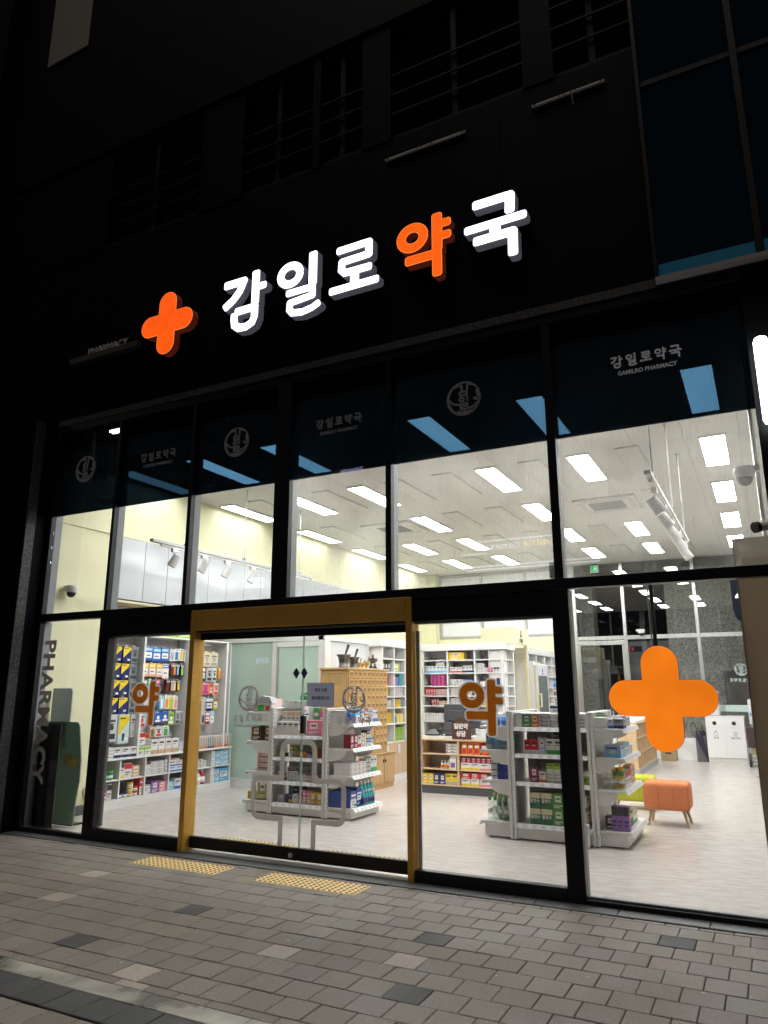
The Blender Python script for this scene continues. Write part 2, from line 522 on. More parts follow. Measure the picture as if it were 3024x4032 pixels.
# ------------------------------------------------------------------ mesh builder
class MB:
    def __init__(s):
        s.v, s.f, s.m = [], [], []
    def raw(s, vs, fs, m=0, mtx=None):
        o = len(s.v)
        s.v += [tuple(mtx @ Vector(v)) if mtx else tuple(v) for v in vs]
        for f in fs:
            s.f.append(tuple(i + o for i in f))
            s.m.append(m)
        return s
    def box(s, x0, x1, y0, y1, z0, z1, m=0, bev=0.0, mtx=None):
        if x0 > x1: x0, x1 = x1, x0
        if y0 > y1: y0, y1 = y1, y0
        if z0 > z1: z0, z1 = z1, z0
        b = min(bev, (x1 - x0) * .45, (y1 - y0) * .45, (z1 - z0) * .45)
        if b <= 0:
            vs = [(x, y, z) for x in (x0, x1) for y in (y0, y1) for z in (z0, z1)]
            fs = [(0, 1, 3, 2), (4, 6, 7, 5), (0, 4, 5, 1), (2, 3, 7, 6), (0, 2, 6, 4), (1, 5, 7, 3)]
            return s.raw(vs, fs, m, mtx)
        bm = bmesh.new()
        bmesh.ops.create_cube(bm, size=1)
        for v in bm.verts:
            v.co = ((x0 + x1) / 2 + v.co.x * (x1 - x0), (y0 + y1) / 2 + v.co.y * (y1 - y0), (z0 + z1) / 2 + v.co.z * (z1 - z0))
        bmesh.ops.bevel(bm, geom=list(bm.edges), offset=b, segments=2 if b > .008 else 1, affect='EDGES', profile=.5)
        bm.verts.index_update()
        s.raw([v.co[:] for v in bm.verts], [[v.index for v in f.verts] for f in bm.faces], m, mtx)
        bm.free()
        return s
    def quad(s, pts, m=0):
        return s.raw(pts, [tuple(range(len(pts)))], m)
    def prism(s, poly, d0, d1, axis='y', m=0):
        """polygon in the plane normal to axis, extruded from d0 to d1"""
        def pt(a, b, d):
            return {'y': (a, d, b), 'x': (d, a, b), 'z': (a, b, d)}[axis]
        n = len(poly)
        vs = [pt(a, b, d0) for a, b in poly] + [pt(a, b, d1) for a, b in poly]
        fs = [tuple(range(n))[::-1], tuple(range(n, 2 * n))] + [(i, (i + 1) % n, (i + 1) % n + n, i + n) for i in range(n)]
        return s.raw(vs, fs, m)
    def lathe(s, prof, c=(0, 0, 0), n=12, m=0, mtx=None):
        vs, fs = [], []
        for r, z in prof:
            for k in range(n):
                a = 2 * PI * k / n
                vs.append((c[0] + r * math.cos(a), c[1] + r * math.sin(a), c[2] + z))
        for i in range(len(prof) - 1):
            for k in range(n):
                fs.append((i * n + k, i * n + (k + 1) % n, (i + 1) * n + (k + 1) % n, (i + 1) * n + k))
        fs.append(tuple(range(n))[::-1])
        fs.append(tuple((len(prof) - 1) * n + k for k in range(n)))
        return s.raw(vs, fs, m, mtx)
    def tube(s, a, b, r, r2=None, n=10, m=0):
        a, b = Vector(a), Vector(b)
        q = (b - a).to_track_quat('Z', 'Y').to_matrix().to_4x4()
        q.translation = a
        return s.lathe([(r, 0), (r if r2 is None else r2, (b - a).length)], n=n, m=m, mtx=q)
    def path(s, pts, r, n=8, m=0):
        for a, b in zip(pts, pts[1:]):
            s.tube(a, b, r, n=n, m=m)
        return s
    def mesh_in(s, me, m=0, mtx=None):
        return s.raw([v.co[:] for v in me.vertices], [tuple(p.vertices) for p in me.polygons], m, mtx)
    def mesh(s, name, mats, smooth=False):
        me = bpy.data.meshes.new(name)
        me.from_pydata(s.v, [], s.f)
        for mm in (mats if isinstance(mats, (list, tuple)) else [mats]):
            me.materials.append(mm)
        me.polygons.foreach_set('material_index', s.m)
        if smooth:
            me.polygons.foreach_set('use_smooth', [True] * len(s.f))
        me.update()
        return me
    def build(s, name, mats, parent=None, world=True, smooth=False, **kw):
        o = bpy.data.objects.new(name, s.mesh(name, mats, smooth))
        COL.objects.link(o)
        if parent:
            o.parent = parent
            if world:
                root = parent
                off = Vector((0, 0, 0))
                while root:
                    off += root.location
                    root = root.parent
                o.location = -off
        return tag(o, **kw)

def tag(o, label=None, cat=None, group=None, kind=None):
    if label: o['label'] = label
    if cat: o['category'] = cat
    if group: o['group'] = group
    if kind: o['kind'] = kind
    return o

def thing(name, label, cat, loc=(0, 0, 0), group=None, rz=0.0):
    o = bpy.data.objects.new(name, None)
    o.empty_display_size = 0.1
    COL.objects.link(o)
    o.location = loc
    o.rotation_euler = (0, 0, rz)
    return tag(o, label, cat, group)

def copy_tree(o, parent=None):
    c = o.copy()
    COL.objects.link(c)
    c.parent = parent
    for ch in list(o.children):
        copy_tree(ch, c)
    return c

# ------------------------------------------------------------------ flat lettering: strokes joined into one outline, and font text
def sdf_grid(strokes, w, rc, step, grow=0.0):
    P = [p for st in strokes for p in st['p']]
    mg = w + grow + 3 * step
    x0, x1 = min(p[0] for p in P) - mg, max(p[0] for p in P) + mg
    y0, y1 = min(p[1] for p in P) - mg, max(p[1] for p in P) + mg
    X = np.arange(x0, x1 + step, step)
    Yg = np.arange(y0, y1 + step, step)
    gx, gy = np.meshgrid(X, Yg, indexing='ij')
    F = np.full(gx.shape, 1e3)
    for st in strokes:
        ww = st.get('w', w)
        r = min(rc, ww * .95)
        pts = st['p']
        if st.get('fill'):
            inside = np.zeros(gx.shape, bool)
            d = np.full(gx.shape, 1e3)
            n = len(pts)
            for i in range(n):
                (ax, ay), (bx, by) = pts[i], pts[(i + 1) % n]
                dx, dy = bx - ax, by - ay
                t = np.clip(((gx - ax) * dx + (gy - ay) * dy) / max(1e-12, dx * dx + dy * dy), 0, 1)
                d = np.minimum(d, np.hypot(gx - ax - t * dx, gy - ay - t * dy))
                c = ((ay > gy) != (by > gy)) & (gx < (bx - ax) * (gy - ay) / ((by - ay) if by != ay else 1e-12) + ax)
                inside ^= c
            F = np.minimum(F, np.where(inside, -d, d))
            continue
        for i, ((ax, ay), (bx, by)) in enumerate(zip(pts, pts[1:])):
            L = math.hypot(bx - ax, by - ay)
            if L < 1e-9: continue
            ux, uy = (bx - ax) / L, (by - ay) / L
            cx, cy = (ax + bx) / 2, (ay + by) / 2
            lu = (gx - cx) * ux + (gy - cy) * uy
            lv = -(gx - cx) * uy + (gy - cy) * ux
            qx = np.abs(lu) - (L / 2 - r)
            qy = np.abs(lv) - (ww - r)
            d = np.hypot(np.maximum(qx, 0), np.maximum(qy, 0)) + np.minimum(np.maximum(qx, qy), 0) - r
            F = np.minimum(F, d)
            if i:
                F = np.minimum(F, np.hypot(gx - ax, gy - ay) - ww)
    return X, Yg, F - grow

def contours(X, Yg, F):
    nx, ny = F.shape
    S = F < 0
    adj = {}
    def pt(k):
        t, i, j = k
        if t == 'h':
            a, b = F[i, j], F[i + 1, j]
            return (X[i] + (X[i + 1] - X[i]) * a / (a - b), Yg[j])
        a, b = F[i, j], F[i, j + 1]
        return (X[i], Yg[j] + (Yg[j + 1] - Yg[j]) * a / (a - b))
    cell = S[:-1, :-1].astype(int) + 2 * S[1:, :-1] + 4 * S[1:, 1:] + 8 * S[:-1, 1:]
    T = {1: [(3, 0)], 2: [(0, 1)], 3: [(3, 1)], 4: [(1, 2)], 5: [(3, 2), (1, 0)], 6: [(0, 2)], 7: [(3, 2)], 8: [(2, 3)], 9: [(2, 0)],
         10: [(0, 3), (2, 1)], 11: [(2, 1)], 12: [(1, 3)], 13: [(1, 0)], 14: [(0, 3)]}
    for i, j in np.argwhere((cell > 0) & (cell < 15)):
        i, j = int(i), int(j)
        ks = {0: ('h', i, j), 1: ('v', i + 1, j), 2: ('h', i, j + 1), 3: ('v', i, j)}
        for a, b in T[int(cell[i, j])]:
            adj.setdefault(ks[a], []).append(ks[b])
            adj.setdefault(ks[b], []).append(ks[a])
    loops, seen = [], set()
    for k0 in adj:
        if k0 in seen: continue
        loop, k = [], k0
        while k is not None and k not in seen:
            seen.add(k)
            loop.append(pt(k))
            k = next((q for q in adj[k] if q not in seen), None)
        if len(loop) > 5:
            loops.append(loop)
    return loops

def loops_mesh(loops, thick):
    cu = bpy.data.curves.new('outline', 'CURVE')
    cu.dimensions = '2D'
    cu.fill_mode = 'BOTH'
    cu.extrude = thick / 2
    for lp in loops:
        sp = cu.splines.new('POLY')
        sp.points.add(len(lp) - 1)
        for q, (x, y) in zip(sp.points, lp):
            q.co = (x, y, 0, 1)
        sp.use_cyclic_u = True
    o = bpy.data.objects.new('outline', cu)
    COL.objects.link(o)
    dg = bpy.context.evaluated_depsgraph_get()
    dg.update()
    me = bpy.data.meshes.new_from_object(o.evaluated_get(dg))
    bpy.data.objects.remove(o)
    bpy.data.curves.remove(cu)
    return me

def glyph_mesh(strokes, w, rc=0.6, step=None, thick=0.004, grow=0.0):
    step = step or w / 7
    return loops_mesh(contours(*sdf_grid(strokes, w, rc * w, step, grow)), thick)

TXT = {}
def text_mesh(body, size, thick=0.002, bold=0.0, spacing=1.0):
    key = (body, size, thick, bold, spacing)
    if key not in TXT:
        cu = bpy.data.curves.new('text', 'FONT')
        cu.body = body
        cu.size = size
        cu.extrude = thick / 2
        cu.offset = bold
        cu.resolution_u = 3
        cu.space_character = spacing
        cu.align_x = 'CENTER'
        cu.align_y = 'CENTER'
        o = bpy.data.objects.new('text', cu)
        COL.objects.link(o)
        dg = bpy.context.evaluated_depsgraph_get()
        dg.update()
        TXT[key] = bpy.data.meshes.new_from_object(o.evaluated_get(dg))
        bpy.data.objects.remove(o)
        bpy.data.curves.remove(cu)
    return TXT[key]

def up_m(loc, face='S', s=(1, 1), rot=0.0):
    """matrix that stands an XY drawing upright, readable from -y (S), +x (E), -x (W) or +y (N)"""
    rz = {'S': 0, 'E': PI / 2, 'N': PI, 'W': -PI / 2}[face]
    return Matrix.Translation(loc) @ Matrix.Rotation(rz, 4, 'Z') @ Matrix.Rotation(PI / 2, 4, 'X') @ Matrix.Rotation(rot, 4, 'Z') @ Matrix.Diagonal((s[0], s[1], 1, 1))

def ell(cx, cy, rx, ry, n=32):
    return [(cx + rx * math.cos(2 * PI * k / n), cy + ry * math.sin(2 * PI * k / n)) for k in range(n + 1)]

W0 = 0.052
GLY = {
    'gam': [dict(p=[(-5.03, 6.003), (-4.745, 6.001), (-4.80, 5.885), (-4.885, 5.796), (-5.02, 5.715)], w=.054),
            dict(p=[(-4.578, 6.09), (-4.578, 5.66)], w=.056), dict(p=[(-4.574, 5.876), (-4.425, 5.876)], w=.047),
            dict(p=[(-4.86, 5.636), (-4.578, 5.639), (-4.58, 5.52), (-4.61, 5.455), (-4.69, 5.425), (-4.79, 5.432), (-4.85, 5.48), (-4.862, 5.56), (-4.86, 5.636)])],
    'il': [dict(p=ell(-4.1165, 5.894, .124, .108), w=.052), dict(p=[(-3.826, 6.10), (-3.826, 5.69)], w=.056),
           dict(p=[(-4.17, 5.676), (-3.826, 5.676), (-3.826, 5.578), (-4.11, 5.556), (-4.115, 5.48), (-4.075, 5.432), (-3.95, 5.413), (-3.83, 5.432), (-3.725, 5.478)], w=.045)],
    'ro': [dict(p=[(-3.54, 5.997), (-3.15, 6.001), (-3.15, 5.862), (-3.468, 5.856), (-3.474, 5.77), (-3.43, 5.722), (-3.11, 5.718)], w=.047),
           dict(p=[(-3.316, 5.72), (-3.316, 5.55)], w=.056), dict(p=[(-3.625, 5.549), (-3.03, 5.553)], w=.047)],
    'yak': [dict(p=ell(-2.6625, 5.889, .121, .111), w=.052), dict(p=[(-2.396, 6.085), (-2.398, 5.66)], w=.056),
            dict(p=[(-2.393, 5.955), (-2.248, 5.955)], w=.045), dict(p=[(-2.396, 5.82), (-2.248, 5.82)], w=.045),
            dict(p=[(-2.745, 5.641), (-2.40, 5.641), (-2.403, 5.395)], w=.052)],
    'guk': [dict(p=[(-2.03, 6.027), (-1.655, 6.027), (-1.665, 5.835)], w=.052), dict(p=[(-2.12, 5.779), (-1.50, 5.783)], w=.047),
            dict(p=[(-1.81, 5.77), (-1.81, 5.64)], w=.058), dict(p=[(-2.035, 5.641), (-1.645, 5.641), (-1.65, 5.385)], w=.052)],
}
CEN = {'gam': (-4.72, 5.75), 'il': (-4.01, 5.75), 'ro': (-3.327, 5.75), 'yak': (-2.55, 5.75), 'guk': (-1.81, 5.75)}
def glyph_at(k, cx, cy, s, w=None, grow=0.0, thick=.002, step=None, sx=1.0):
    st = []
    for a in GLY[k]:
        st.append(dict(p=[((x - CEN[k][0]) * s * sx + cx, (y - CEN[k][1]) * s + cy) for x, y in a['p']], w=w or a.get('w', W0) * s))
    ww = w or W0 * s
    return glyph_mesh(st, ww, .6, step or ww / 6, thick, grow)

def name_mesh(mb, cx, cz, width, y, w, m=0, face='S', mirror=False):
    """the five thin letters of the shop name in one row"""
    pit = width / 5.0
    s = pit * 0.93 / 0.68
    for i, k in enumerate(('gam', 'il', 'ro', 'yak', 'guk')):
        me = glyph_at(k, 0, 0, s, w=w, step=w / 3.2)
        xx = (i - 2) * pit * (-1 if mirror else 1)
        mb.mesh_in(me, m, up_m((cx + xx, y, cz), face, (-1, 1) if mirror else (1, 1)))

EMB = [dict(p=[(-.62, .69), (-.40, .78), (-.11, .78), (-.11, .45)]), dict(p=[(.215, .96), (.215, .43)]), dict(p=[(.22, .80), (.5, .75), (.74, .58)], w=.035),
       dict(p=[(-.24, .40), (.18, .40), (.18, .20), (-.24, .20), (-.24, .40)]), dict(p=ell(-.13, -.05, .125, .125, 18)), dict(p=[(.19, .12), (.19, -.18)]),
       dict(p=[(-.86, .03), (-.73, -.18), (-.48, -.31), (-.2, -.335), (.19, -.32), (.19, -.47), (-.21, -.47), (-.21, -.64), (.18, -.63), (.55, -.56), (.84, -.32)]),
       dict(p=[(.035, -.60), (.035, -.83)]), dict(p=[(-.41, -.71), (-.2, -.80), (.03, -.84), (.23, -.81), (.42, -.71)], w=.04),
       dict(p=[(.82, .56), (.70, .34), (.75, .06), (.9, -.12), (.97, .07), (.93, .3)], fill=1), dict(p=[(.52, -.04), (.72, -.03), (.88, -.17), (.78, -.24), (.6, -.18)], fill=1)]
_ring = []
for k in range(49):
    a = 2 * PI * k / 48
    _ring.append((a, .03 + .045 * (0.5 + 0.5 * math.cos(a - math.radians(215)))))
EMBR = EMB + [dict(p=[(0.955 * math.cos(_ring[i][0]), 0.955 * math.sin(_ring[i][0])), (0.955 * math.cos(_ring[i + 1][0]), 0.955 * math.sin(_ring[i + 1][0]))], w=_ring[i][1]) for i in range(48) if not 0.02 < (_ring[i][0] / (2 * PI)) < 0.085]
_EM = None
def emblem_mesh():
    global _EM
    if _EM is None:
        _EM = glyph_mesh(EMBR, .05, .3, .02, .002 / .165)
    return _EM

# ------------------------------------------------------------------ ground and pavement
g = MB()
g.quad([(-150, -150, -.05), (150, -150, -.05), (150, 150, -.05), (-150, 150, -.05)])
g.build('ground', JOINT, kind='structure')

def pavement():
    vs, fs, tone = [], [], []
    A = (0.168, 0.150, 0.130)
    special = {}
    def mark(x, y, t): special[(x, y)] = t
    for p, t in [((-5.39, -.94), 'p'), ((-5.0, -1.6), 'p'), ((-3.93, -1.38), 'd'), ((-4.16, -2.34), 'd'), ((-2.9, -1.84), 'p'), ((-3.3, -2.56), 'p'), ((-2.09, -1.22), 'd'),
                 ((-.7, -.63), 'd'), ((-1.87, -2.12), 'd'), ((-2.1, -1.53), 'p'), ((-8.4, -2.2), 'p'), ((.9, -2.0), 'd'), ((2.0, -1.0), 'p')]:
        mark(p[0], p[1], t)
    rows = [(-.205, -.255)]
    y = -.258
    while y > -2.45:
        rows.append((y, y - .205))
        y -= .212
    rows.append((y, -2.660))
    rows.append((-2.815, -3.03))
    y = -3.05
    while y > -9:
        rows.append((y, y - .208))
        y -= .212
    def addbox(x0, x1, ya, yb, c, dz, tx, ty):
        o = len(vs)
        b = .004
        zt = [dz + tx * sx + ty * sy for sx, sy in ((-1, -1), (1, -1), (1, 1), (-1, 1))]
        vs.extend([(x0 + b, yb + b, zt[0]), (x1 - b, yb + b, zt[1]), (x1 - b, ya - b, zt[2]), (x0 + b, ya - b, zt[3])])
        vs.extend([(x0, yb, zt[0] - b), (x1, yb, zt[1] - b), (x1, ya, zt[2] - b), (x0, ya, zt[3] - b)])
        vs.extend([(x0, yb, -.045), (x1, yb, -.045), (x1, ya, -.045), (x0, ya, -.045)])
        F = [(0, 1, 2, 3)] + [(i + 4, (i + 1) % 4 + 4, (i + 1) % 4, i) for i in range(4)] + [(i + 8, (i + 1) % 4 + 8, (i + 1) % 4 + 4, i + 4) for i in range(4)]
        for f in F:
            fs.append(tuple(q + o for q in f))
            tone.append(c)
    for ri, (ya, yb) in enumerate(rows):
        dark = abs(ya + 2.815) < 1e-6
        off = 0.106 * (ri % 2) + random.uniform(-.008, .008)
        x = -13.0 + off - .053
        x = -1.758 - 60 * .212 + (0.106 if ri % 2 == 0 else 0) + random.uniform(-.006, .006)
        while x < 7:
            x1 = x + .2085
            cx, cy = x + .104, (ya + yb) / 2
            k = random.uniform(.88, 1.10)
            c = tuple(a * k * random.uniform(.97, 1.03) for a in A)
            if dark:
                c = (.040 * k, .041 * k, .046 * k)
            for (sx, sy), t in special.items():
                if abs(cx - sx) < .106 and abs(cy - sy) < .107:
                    c = (.30, .265, .235) if t == 'p' else (.035, .036, .042)
            pieces = [(x, x1, ya, yb)]
            for p0, p1 in ((-5.412, -4.428), (-4.022, -3.033)):      # pavers are cut round the two tactile pads
                nxt = []
                for a0, a1, b0, b1 in pieces:
                    if a1 <= p0 or a0 >= p1 or b0 <= -.567 or b1 >= -.26:
                        nxt.append((a0, a1, b0, b1))
                        continue
                    if a0 < p0 - .012: nxt.append((a0, p0 - .003, b0, b1))
                    if a1 > p1 + .012: nxt.append((p1 + .003, a1, b0, b1))
                    if b1 < -.57: nxt.append((max(a0, p0), min(a1, p1), -.569, b1))
                pieces = nxt
            for a0, a1, b0, b1 in pieces:
                addbox(a0, a1, b0, b1, c, random.uniform(-.0015, .0015), random.uniform(-.0012, .0012), random.uniform(-.0012, .0012))
            x += .212 + random.uniform(-.0006, .0006)
    me = bpy.data.meshes.new('pavement')
    me.from_pydata(vs, [], fs)
    at = me.color_attributes.new('tone', 'FLOAT_COLOR', 'CORNER')
    arr = np.ones((len(me.loops), 4), np.float32)
    i = 0
    for f, c in zip(fs, tone):
        arr[i:i + len(f), :3] = c
        i += len(f)
    at.data.foreach_set('color', arr.ravel())
    me.materials.append(PAVER)
    o = bpy.data.objects.new('pavement', me)
    COL.objects.link(o)
    tag(o, kind='structure')
pavement()
b = MB()
x = -12.0
while x < 7:
    b.box(x, x + .598, -2.808, -2.665, -.04, .0, 0, .004)
    x += .6
b.build('drain_kerb', DRAIN, kind='structure')
b = MB()
x = -7.73
while x < 6:
    b.box(x, x + .597, -.20, .10, -.04, .008, 0, .004)
    x += .6
b.build('granite_threshold', KERB, kind='structure')

def tactile(x0, x1, y0, y1, z, label, n=(9, 3)):
    t = thing('tactile_paving', label, 'tactile paving', ((x0 + x1) / 2, (y0 + y1) / 2, z), 'yellow tactile paving pads at the entrance')
    b = MB()
    k = 3
    for i in range(k):
        b.box(x0 + (x1 - x0) * i / k + .002, x0 + (x1 - x0) * (i + 1) / k - .002, y0, y1, z - .04, z, 0, .003)
    b.build('slab', TACT, t)
    d = MB()
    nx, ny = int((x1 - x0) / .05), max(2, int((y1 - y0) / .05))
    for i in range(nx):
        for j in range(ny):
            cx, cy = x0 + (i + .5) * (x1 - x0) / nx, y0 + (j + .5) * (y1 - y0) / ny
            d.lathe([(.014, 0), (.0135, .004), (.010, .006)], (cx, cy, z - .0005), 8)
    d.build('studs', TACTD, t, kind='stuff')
tactile(-5.41, -4.43, -.565, -.262, .001, 'yellow studded pad on the pavement nearer the gold left post')
tactile(-4.02, -3.035, -.565, -.262, .001, 'yellow studded pad on the pavement under the right door leaf')
tactile(-5.40, -4.44, .44, .74, .006, 'yellow studded pad on the shop floor behind the left door leaf')
tactile(-4.05, -3.07, .42, .70, .006, 'yellow studded pad on the shop floor behind the right door leaf')

# ------------------------------------------------------------------ interior shell
b = MB(); b.box(-8.4, .6, .1, 12.3, -.04, 0.0); b.build('floor', FLOOR, kind='structure')
b = MB(); b.box(-8.4, .6, .12, 12.4, 4.53, 4.62); b.build('ceiling', CEIL, kind='structure')
b = MB()
b.box(-8.4, -7.95, .12, 1.32, 0, 2.75)
b.box(-8.4, -7.95, .12, 12.4, 3.66, 4.53)
b.box(-8.4, -8.32, 1.32, 4.2, 0, 2.75)
b.box(-8.4, -7.97, .12, 12.4, 2.752, 3.658)
b.box(-8.4, -7.95, 4.2, 12.4, 0, 2.75)
b.box(-7.96, -7.936, .13, 1.32, .0, .115, 1)
b.build('left_wall', [YEL, DGREY], kind='structure')
b = MB()
b.box(-8.0, -7.7, 11.95, 12.3, 0, 4.53, 0)
b.box(-7.95, -4.15, 12.2, 12.35, 0, 2.80, 0)
b.box(-7.95, -4.15, 12.36, 12.42, 2.80, 4.53, 0)
b.build('back_wall', [YEL], kind='structure')
b = MB(); b.box(.6, .75, .1, 12.3, 0, 4.6); b.build('right_wall', mat('grey_wall', (.42, .41, .39), .8), kind='structure')

# ------------------------------------------------------------------ building shell outside
bl = thing('commercial_building', 'dark granite building front with unlit upper windows above the lit shop', 'building', (-3.8, .3, 0))
b = MB()
xs = [-9.6, -7.75, -6.25, -4.75, -3.25, -1.75, -.475]
for i in range(len(xs) - 1):
    for z0, z1 in ((4.87, 5.9), (5.906, 7.0)):
        b.box(xs[i] + .003, xs[i + 1] - .003, -.05, .12, z0, z1)
b.box(-9.6, 7, -.03, .12, 7.01, 7.24)
b.box(-9.6, 7, -.06, .12, 8.78, 10.2)
b.box(-9.6, 7, -.06, .12, 10.206, 18)
b.box(-30, -9.71, -.30, .12, 0, 18); b.box(-9.7, -9.61, -.30, .12, 4.87, 18)
for x0, x1 in ((-9.6, -7.2), (-5.6, -4.95), (-3.95, -3.85), (-3.3, -2.95), (-1.5, -1.2)):
    b.box(x0, x1, -.04, .12, 7.24, 8.78)
b.build('wall', GRAN, bl)
b = MB()
b.box(-8.6, -7.72, -.34, .12, 0, 4.8)
b.box(-9.7, -8.606, -.34, .12, 0, 4.8)
b.box(-9.7, -7.72, -.34, .12, 4.806, 4.865)
b.build('pier', GRAN, bl)
b = MB()
b.box(-7.73, -7.712, -.342, -.22, .0, 4.8)
b.build('pier_edge_stone', GRAN2, bl)
b = MB(); b.box(-7.7, -.475, -.06, .12, 4.79, 4.868); b.build('lintel_stone', GRAN2, bl)
b = MB(); b.box(-8.85, -7.97, -.075, -.062, 10.87, 12.4); b.build('wall_panel', mat('pale_panel', (.24, .225, .20), .6), bl)
b = MB(); b.box(.155, 2.8, -.04, .12, 0, 4.8); b.build('pier', BLK2, bl)
for i, (x0, x1) in enumerate(((-7.2, -5.6), (-4.95, -3.95), (-3.85, -3.3), (-2.95, -1.5), (-1.2, -.475))):
    b = MB(); b.box(x0, x1, .06, .1, 7.24, 8.78)
    w = b.build('upper_window', DARKW, bl)
    f = MB()
    f.box(x0, x1, .0, .055, 8.68, 8.775); f.box(x0, x1, .0, .055, 7.245, 7.30); f.box((x0 + x1) / 2 - .03, (x0 + x1) / 2 + .03, .0, .055, 7.3, 8.68)
    fr = f.build('frame', mat('dim_frame', (.012, .012, .014), .6, spec=.1), w)
    r = MB()
    for z in (7.55, 7.8, 8.05): r.box(x0, x1, -.03, -.01, z, z + .02)
    r.build('rail', mat('dim_rail', (.006, .006, .008), .6, spec=.1), w)

cw = thing('curtain_wall', 'dark blue glazed facade bay above the right end of the shop', 'glass facade', (.8, .0, 4.8))
for x0, x1 in ((-.44, .275), (.335, 3.0)):
    for z0, z1 in ((4.96, 6.72), (6.78, 9.2), (9.26, 12)):
        b = MB(); b.box(x0, x1, -.10, -.085, z0, z1); b.build('pane', TEAL, cw)
    b = MB(); b.box(x0, x1, -.115, -.09, 4.835, 4.955); b.build('painted_light_band', TEALB, cw)  # bright strip below the panes: light painted as a teal colour
b = MB()
DIM = mat('dim_trim', (.12, .115, .12), .4, .3)
b.box(-.475, -.445, -.13, .12, 4.8, 12); b.box(.28, .33, -.13, .0, 4.84, 12); b.box(-.44, .28, -.11, .0, 6.725, 6.775); b.box(.33, 3, -.11, .0, 6.725, 6.775)
b.box(-.475, 3, -.08, .11, 4.8, 12.0)
b.build('mullion', mat('dim_mullion', (.012, .012, .014), .5, spec=.15), cw)
b = MB(); b.box(-.47, 3, -.15, -.082, 4.795, 4.832); b.build('sill', mat('pale_sill', (.40, .38, .38), .4, .2), cw)

for x0, x1, lab in ((-3.0, -2.1, 'thin white perforated mounting bar above the letter before last'), (-1.42, -.74, 'thin white perforated mounting bar with a hook below, upper right')):
    t = thing('mounting_bar', lab, 'mounting bar', ((x0 + x1) / 2, -.06, 6.965), 'white mounting bars on the upper wall')
    b = MB(); b.box(x0, x1, -.078, -.055, 6.962, 6.982, 0, .002); pass
    for q in (-.08, -.03, .03, .08): b.box((x0 + x1) / 2 + q - .008, (x0 + x1) / 2 + q + .008, -.0795, -.077, 6.967, 6.977, 1)
    for q in (x0 + .02, x1 - .04): b.box(q, q + .02, -.0795, -.077, 6.965, 6.979, 1)
    b.build('bar', [mat('bar_white', (.6, .58, .56), .5), INK], t)
    if x0 > -2: MB().tube(((x0 + x1) / 2 + .04, -.08, 6.955), ((x0 + x1) / 2 + .05, -.08, 6.82), .008).build('hook', DIM, t)

# ------------------------------------------------------------------ shopfront
sf = thing('shopfront', 'black framed glass shopfront with six tall upper panes', 'shopfront', (-3.8, 0, 0))
def fr(name, x0, x1, z0, z1, y0=-.05, y1=.02, m=None, **k):
    b = MB(); b.box(x0, x1, y0, y1, z0, z1, 0, .003)
    return b.build(name, m or BLK, sf, **k)
fr('head_rail', -7.715, .155, 4.70, 4.79)
fr('transom', -7.645, .13, 2.335, 2.42)
UP = [(-7.645, -6.62), (-6.572, -5.465), (-5.41, -4.305), (-4.112, -3.02), (-2.958, -1.468), (-1.39, .13)]
for x0, x1 in ((-7.715, -7.648), (-6.618, -6.574), (-5.463, -5.412), (-4.303, -4.114), (-3.018, -2.96), (-1.466, -1.392), (.132, .155)):
    m = fr('mullion', x0, x1, 2.4225, 4.6975)
    b = MB(); b.box(x0 + .004, x1 - .004, .022, .115, 2.425, 4.70); b.build('mullion_core', GREYJ, m)
for x0, x1 in ((-7.715, -7.648), (-6.648, -6.55), (-1.503, -1.366), (.132, .155)):
    m = fr('mullion', x0, x1, .012, 2.3325)
    b = MB(); b.box(x0 + .004, x1 - .004, .022, .115, .014, 2.33); b.build('mullion_core', GREYJ, m)
fr('header_panel', -6.548, -1.505, 2.125, 2.3325, -.042, .02, BLK2)
b = MB(); b.box(-6.548, -1.505, .022, .10, 2.11, 2.33); b.build('header_core', GREYJ, sf)
b = MB(); b.box(-7.7, .13, .022, .10, 2.34, 2.418); b.build('transom_core', GREYJ, sf)
fr('bottom_rail', -7.6455, -6.6505, .012, .055)
fr('bottom_rail', -6.5475, -5.305, .012, .13)
fr('bottom_rail', -2.752, -1.5055, .012, .105)
fr('bottom_rail', -1.3635, .1295, .012, .045)
fr('bottom_bead', -1.3635, .1295, .047, .062, -.02, .02, GREYJ)
for i, (x0, x1) in enumerate(UP):
    b = MB(); b.box(x0 - .002, x1 + .002, -.006, .002, 2.415, 4.705)
    p = b.build('upper_pane', GLASSD if i >= 3 else GLASS, sf)
    b = MB(); b.box(x0 - .002, x1 + .002, .004, .007, 3.625, 4.705); b.build('tinted_film', FILM, p)
for x0, x1, z0, z1 in ((-7.648, -6.648, .05, 2.335), (-6.5, -5.306, .128, 2.126), (-2.75, -1.505, .103, 2.126), (-1.366, .132, .06, 2.336)):
    b = MB(); b.box(x0, x1, -.006, .002, z0, z1); b.build('lower_pane', GLASS, sf)
fr('jamb', -6.5475, -6.50, .132, 2.1235, -.045, .06)
b = MB(); b.box(-6.545, -6.51, .062, .10, .13, 2.12); b.build('jamb_core', mat('jamb_grey', (.07, .072, .085), .5), sf)
b = MB(); b.box(-2.748, -2.715, .012, .03, .11, 2.05); b.build('edge_profile', PLASTIC, sf)

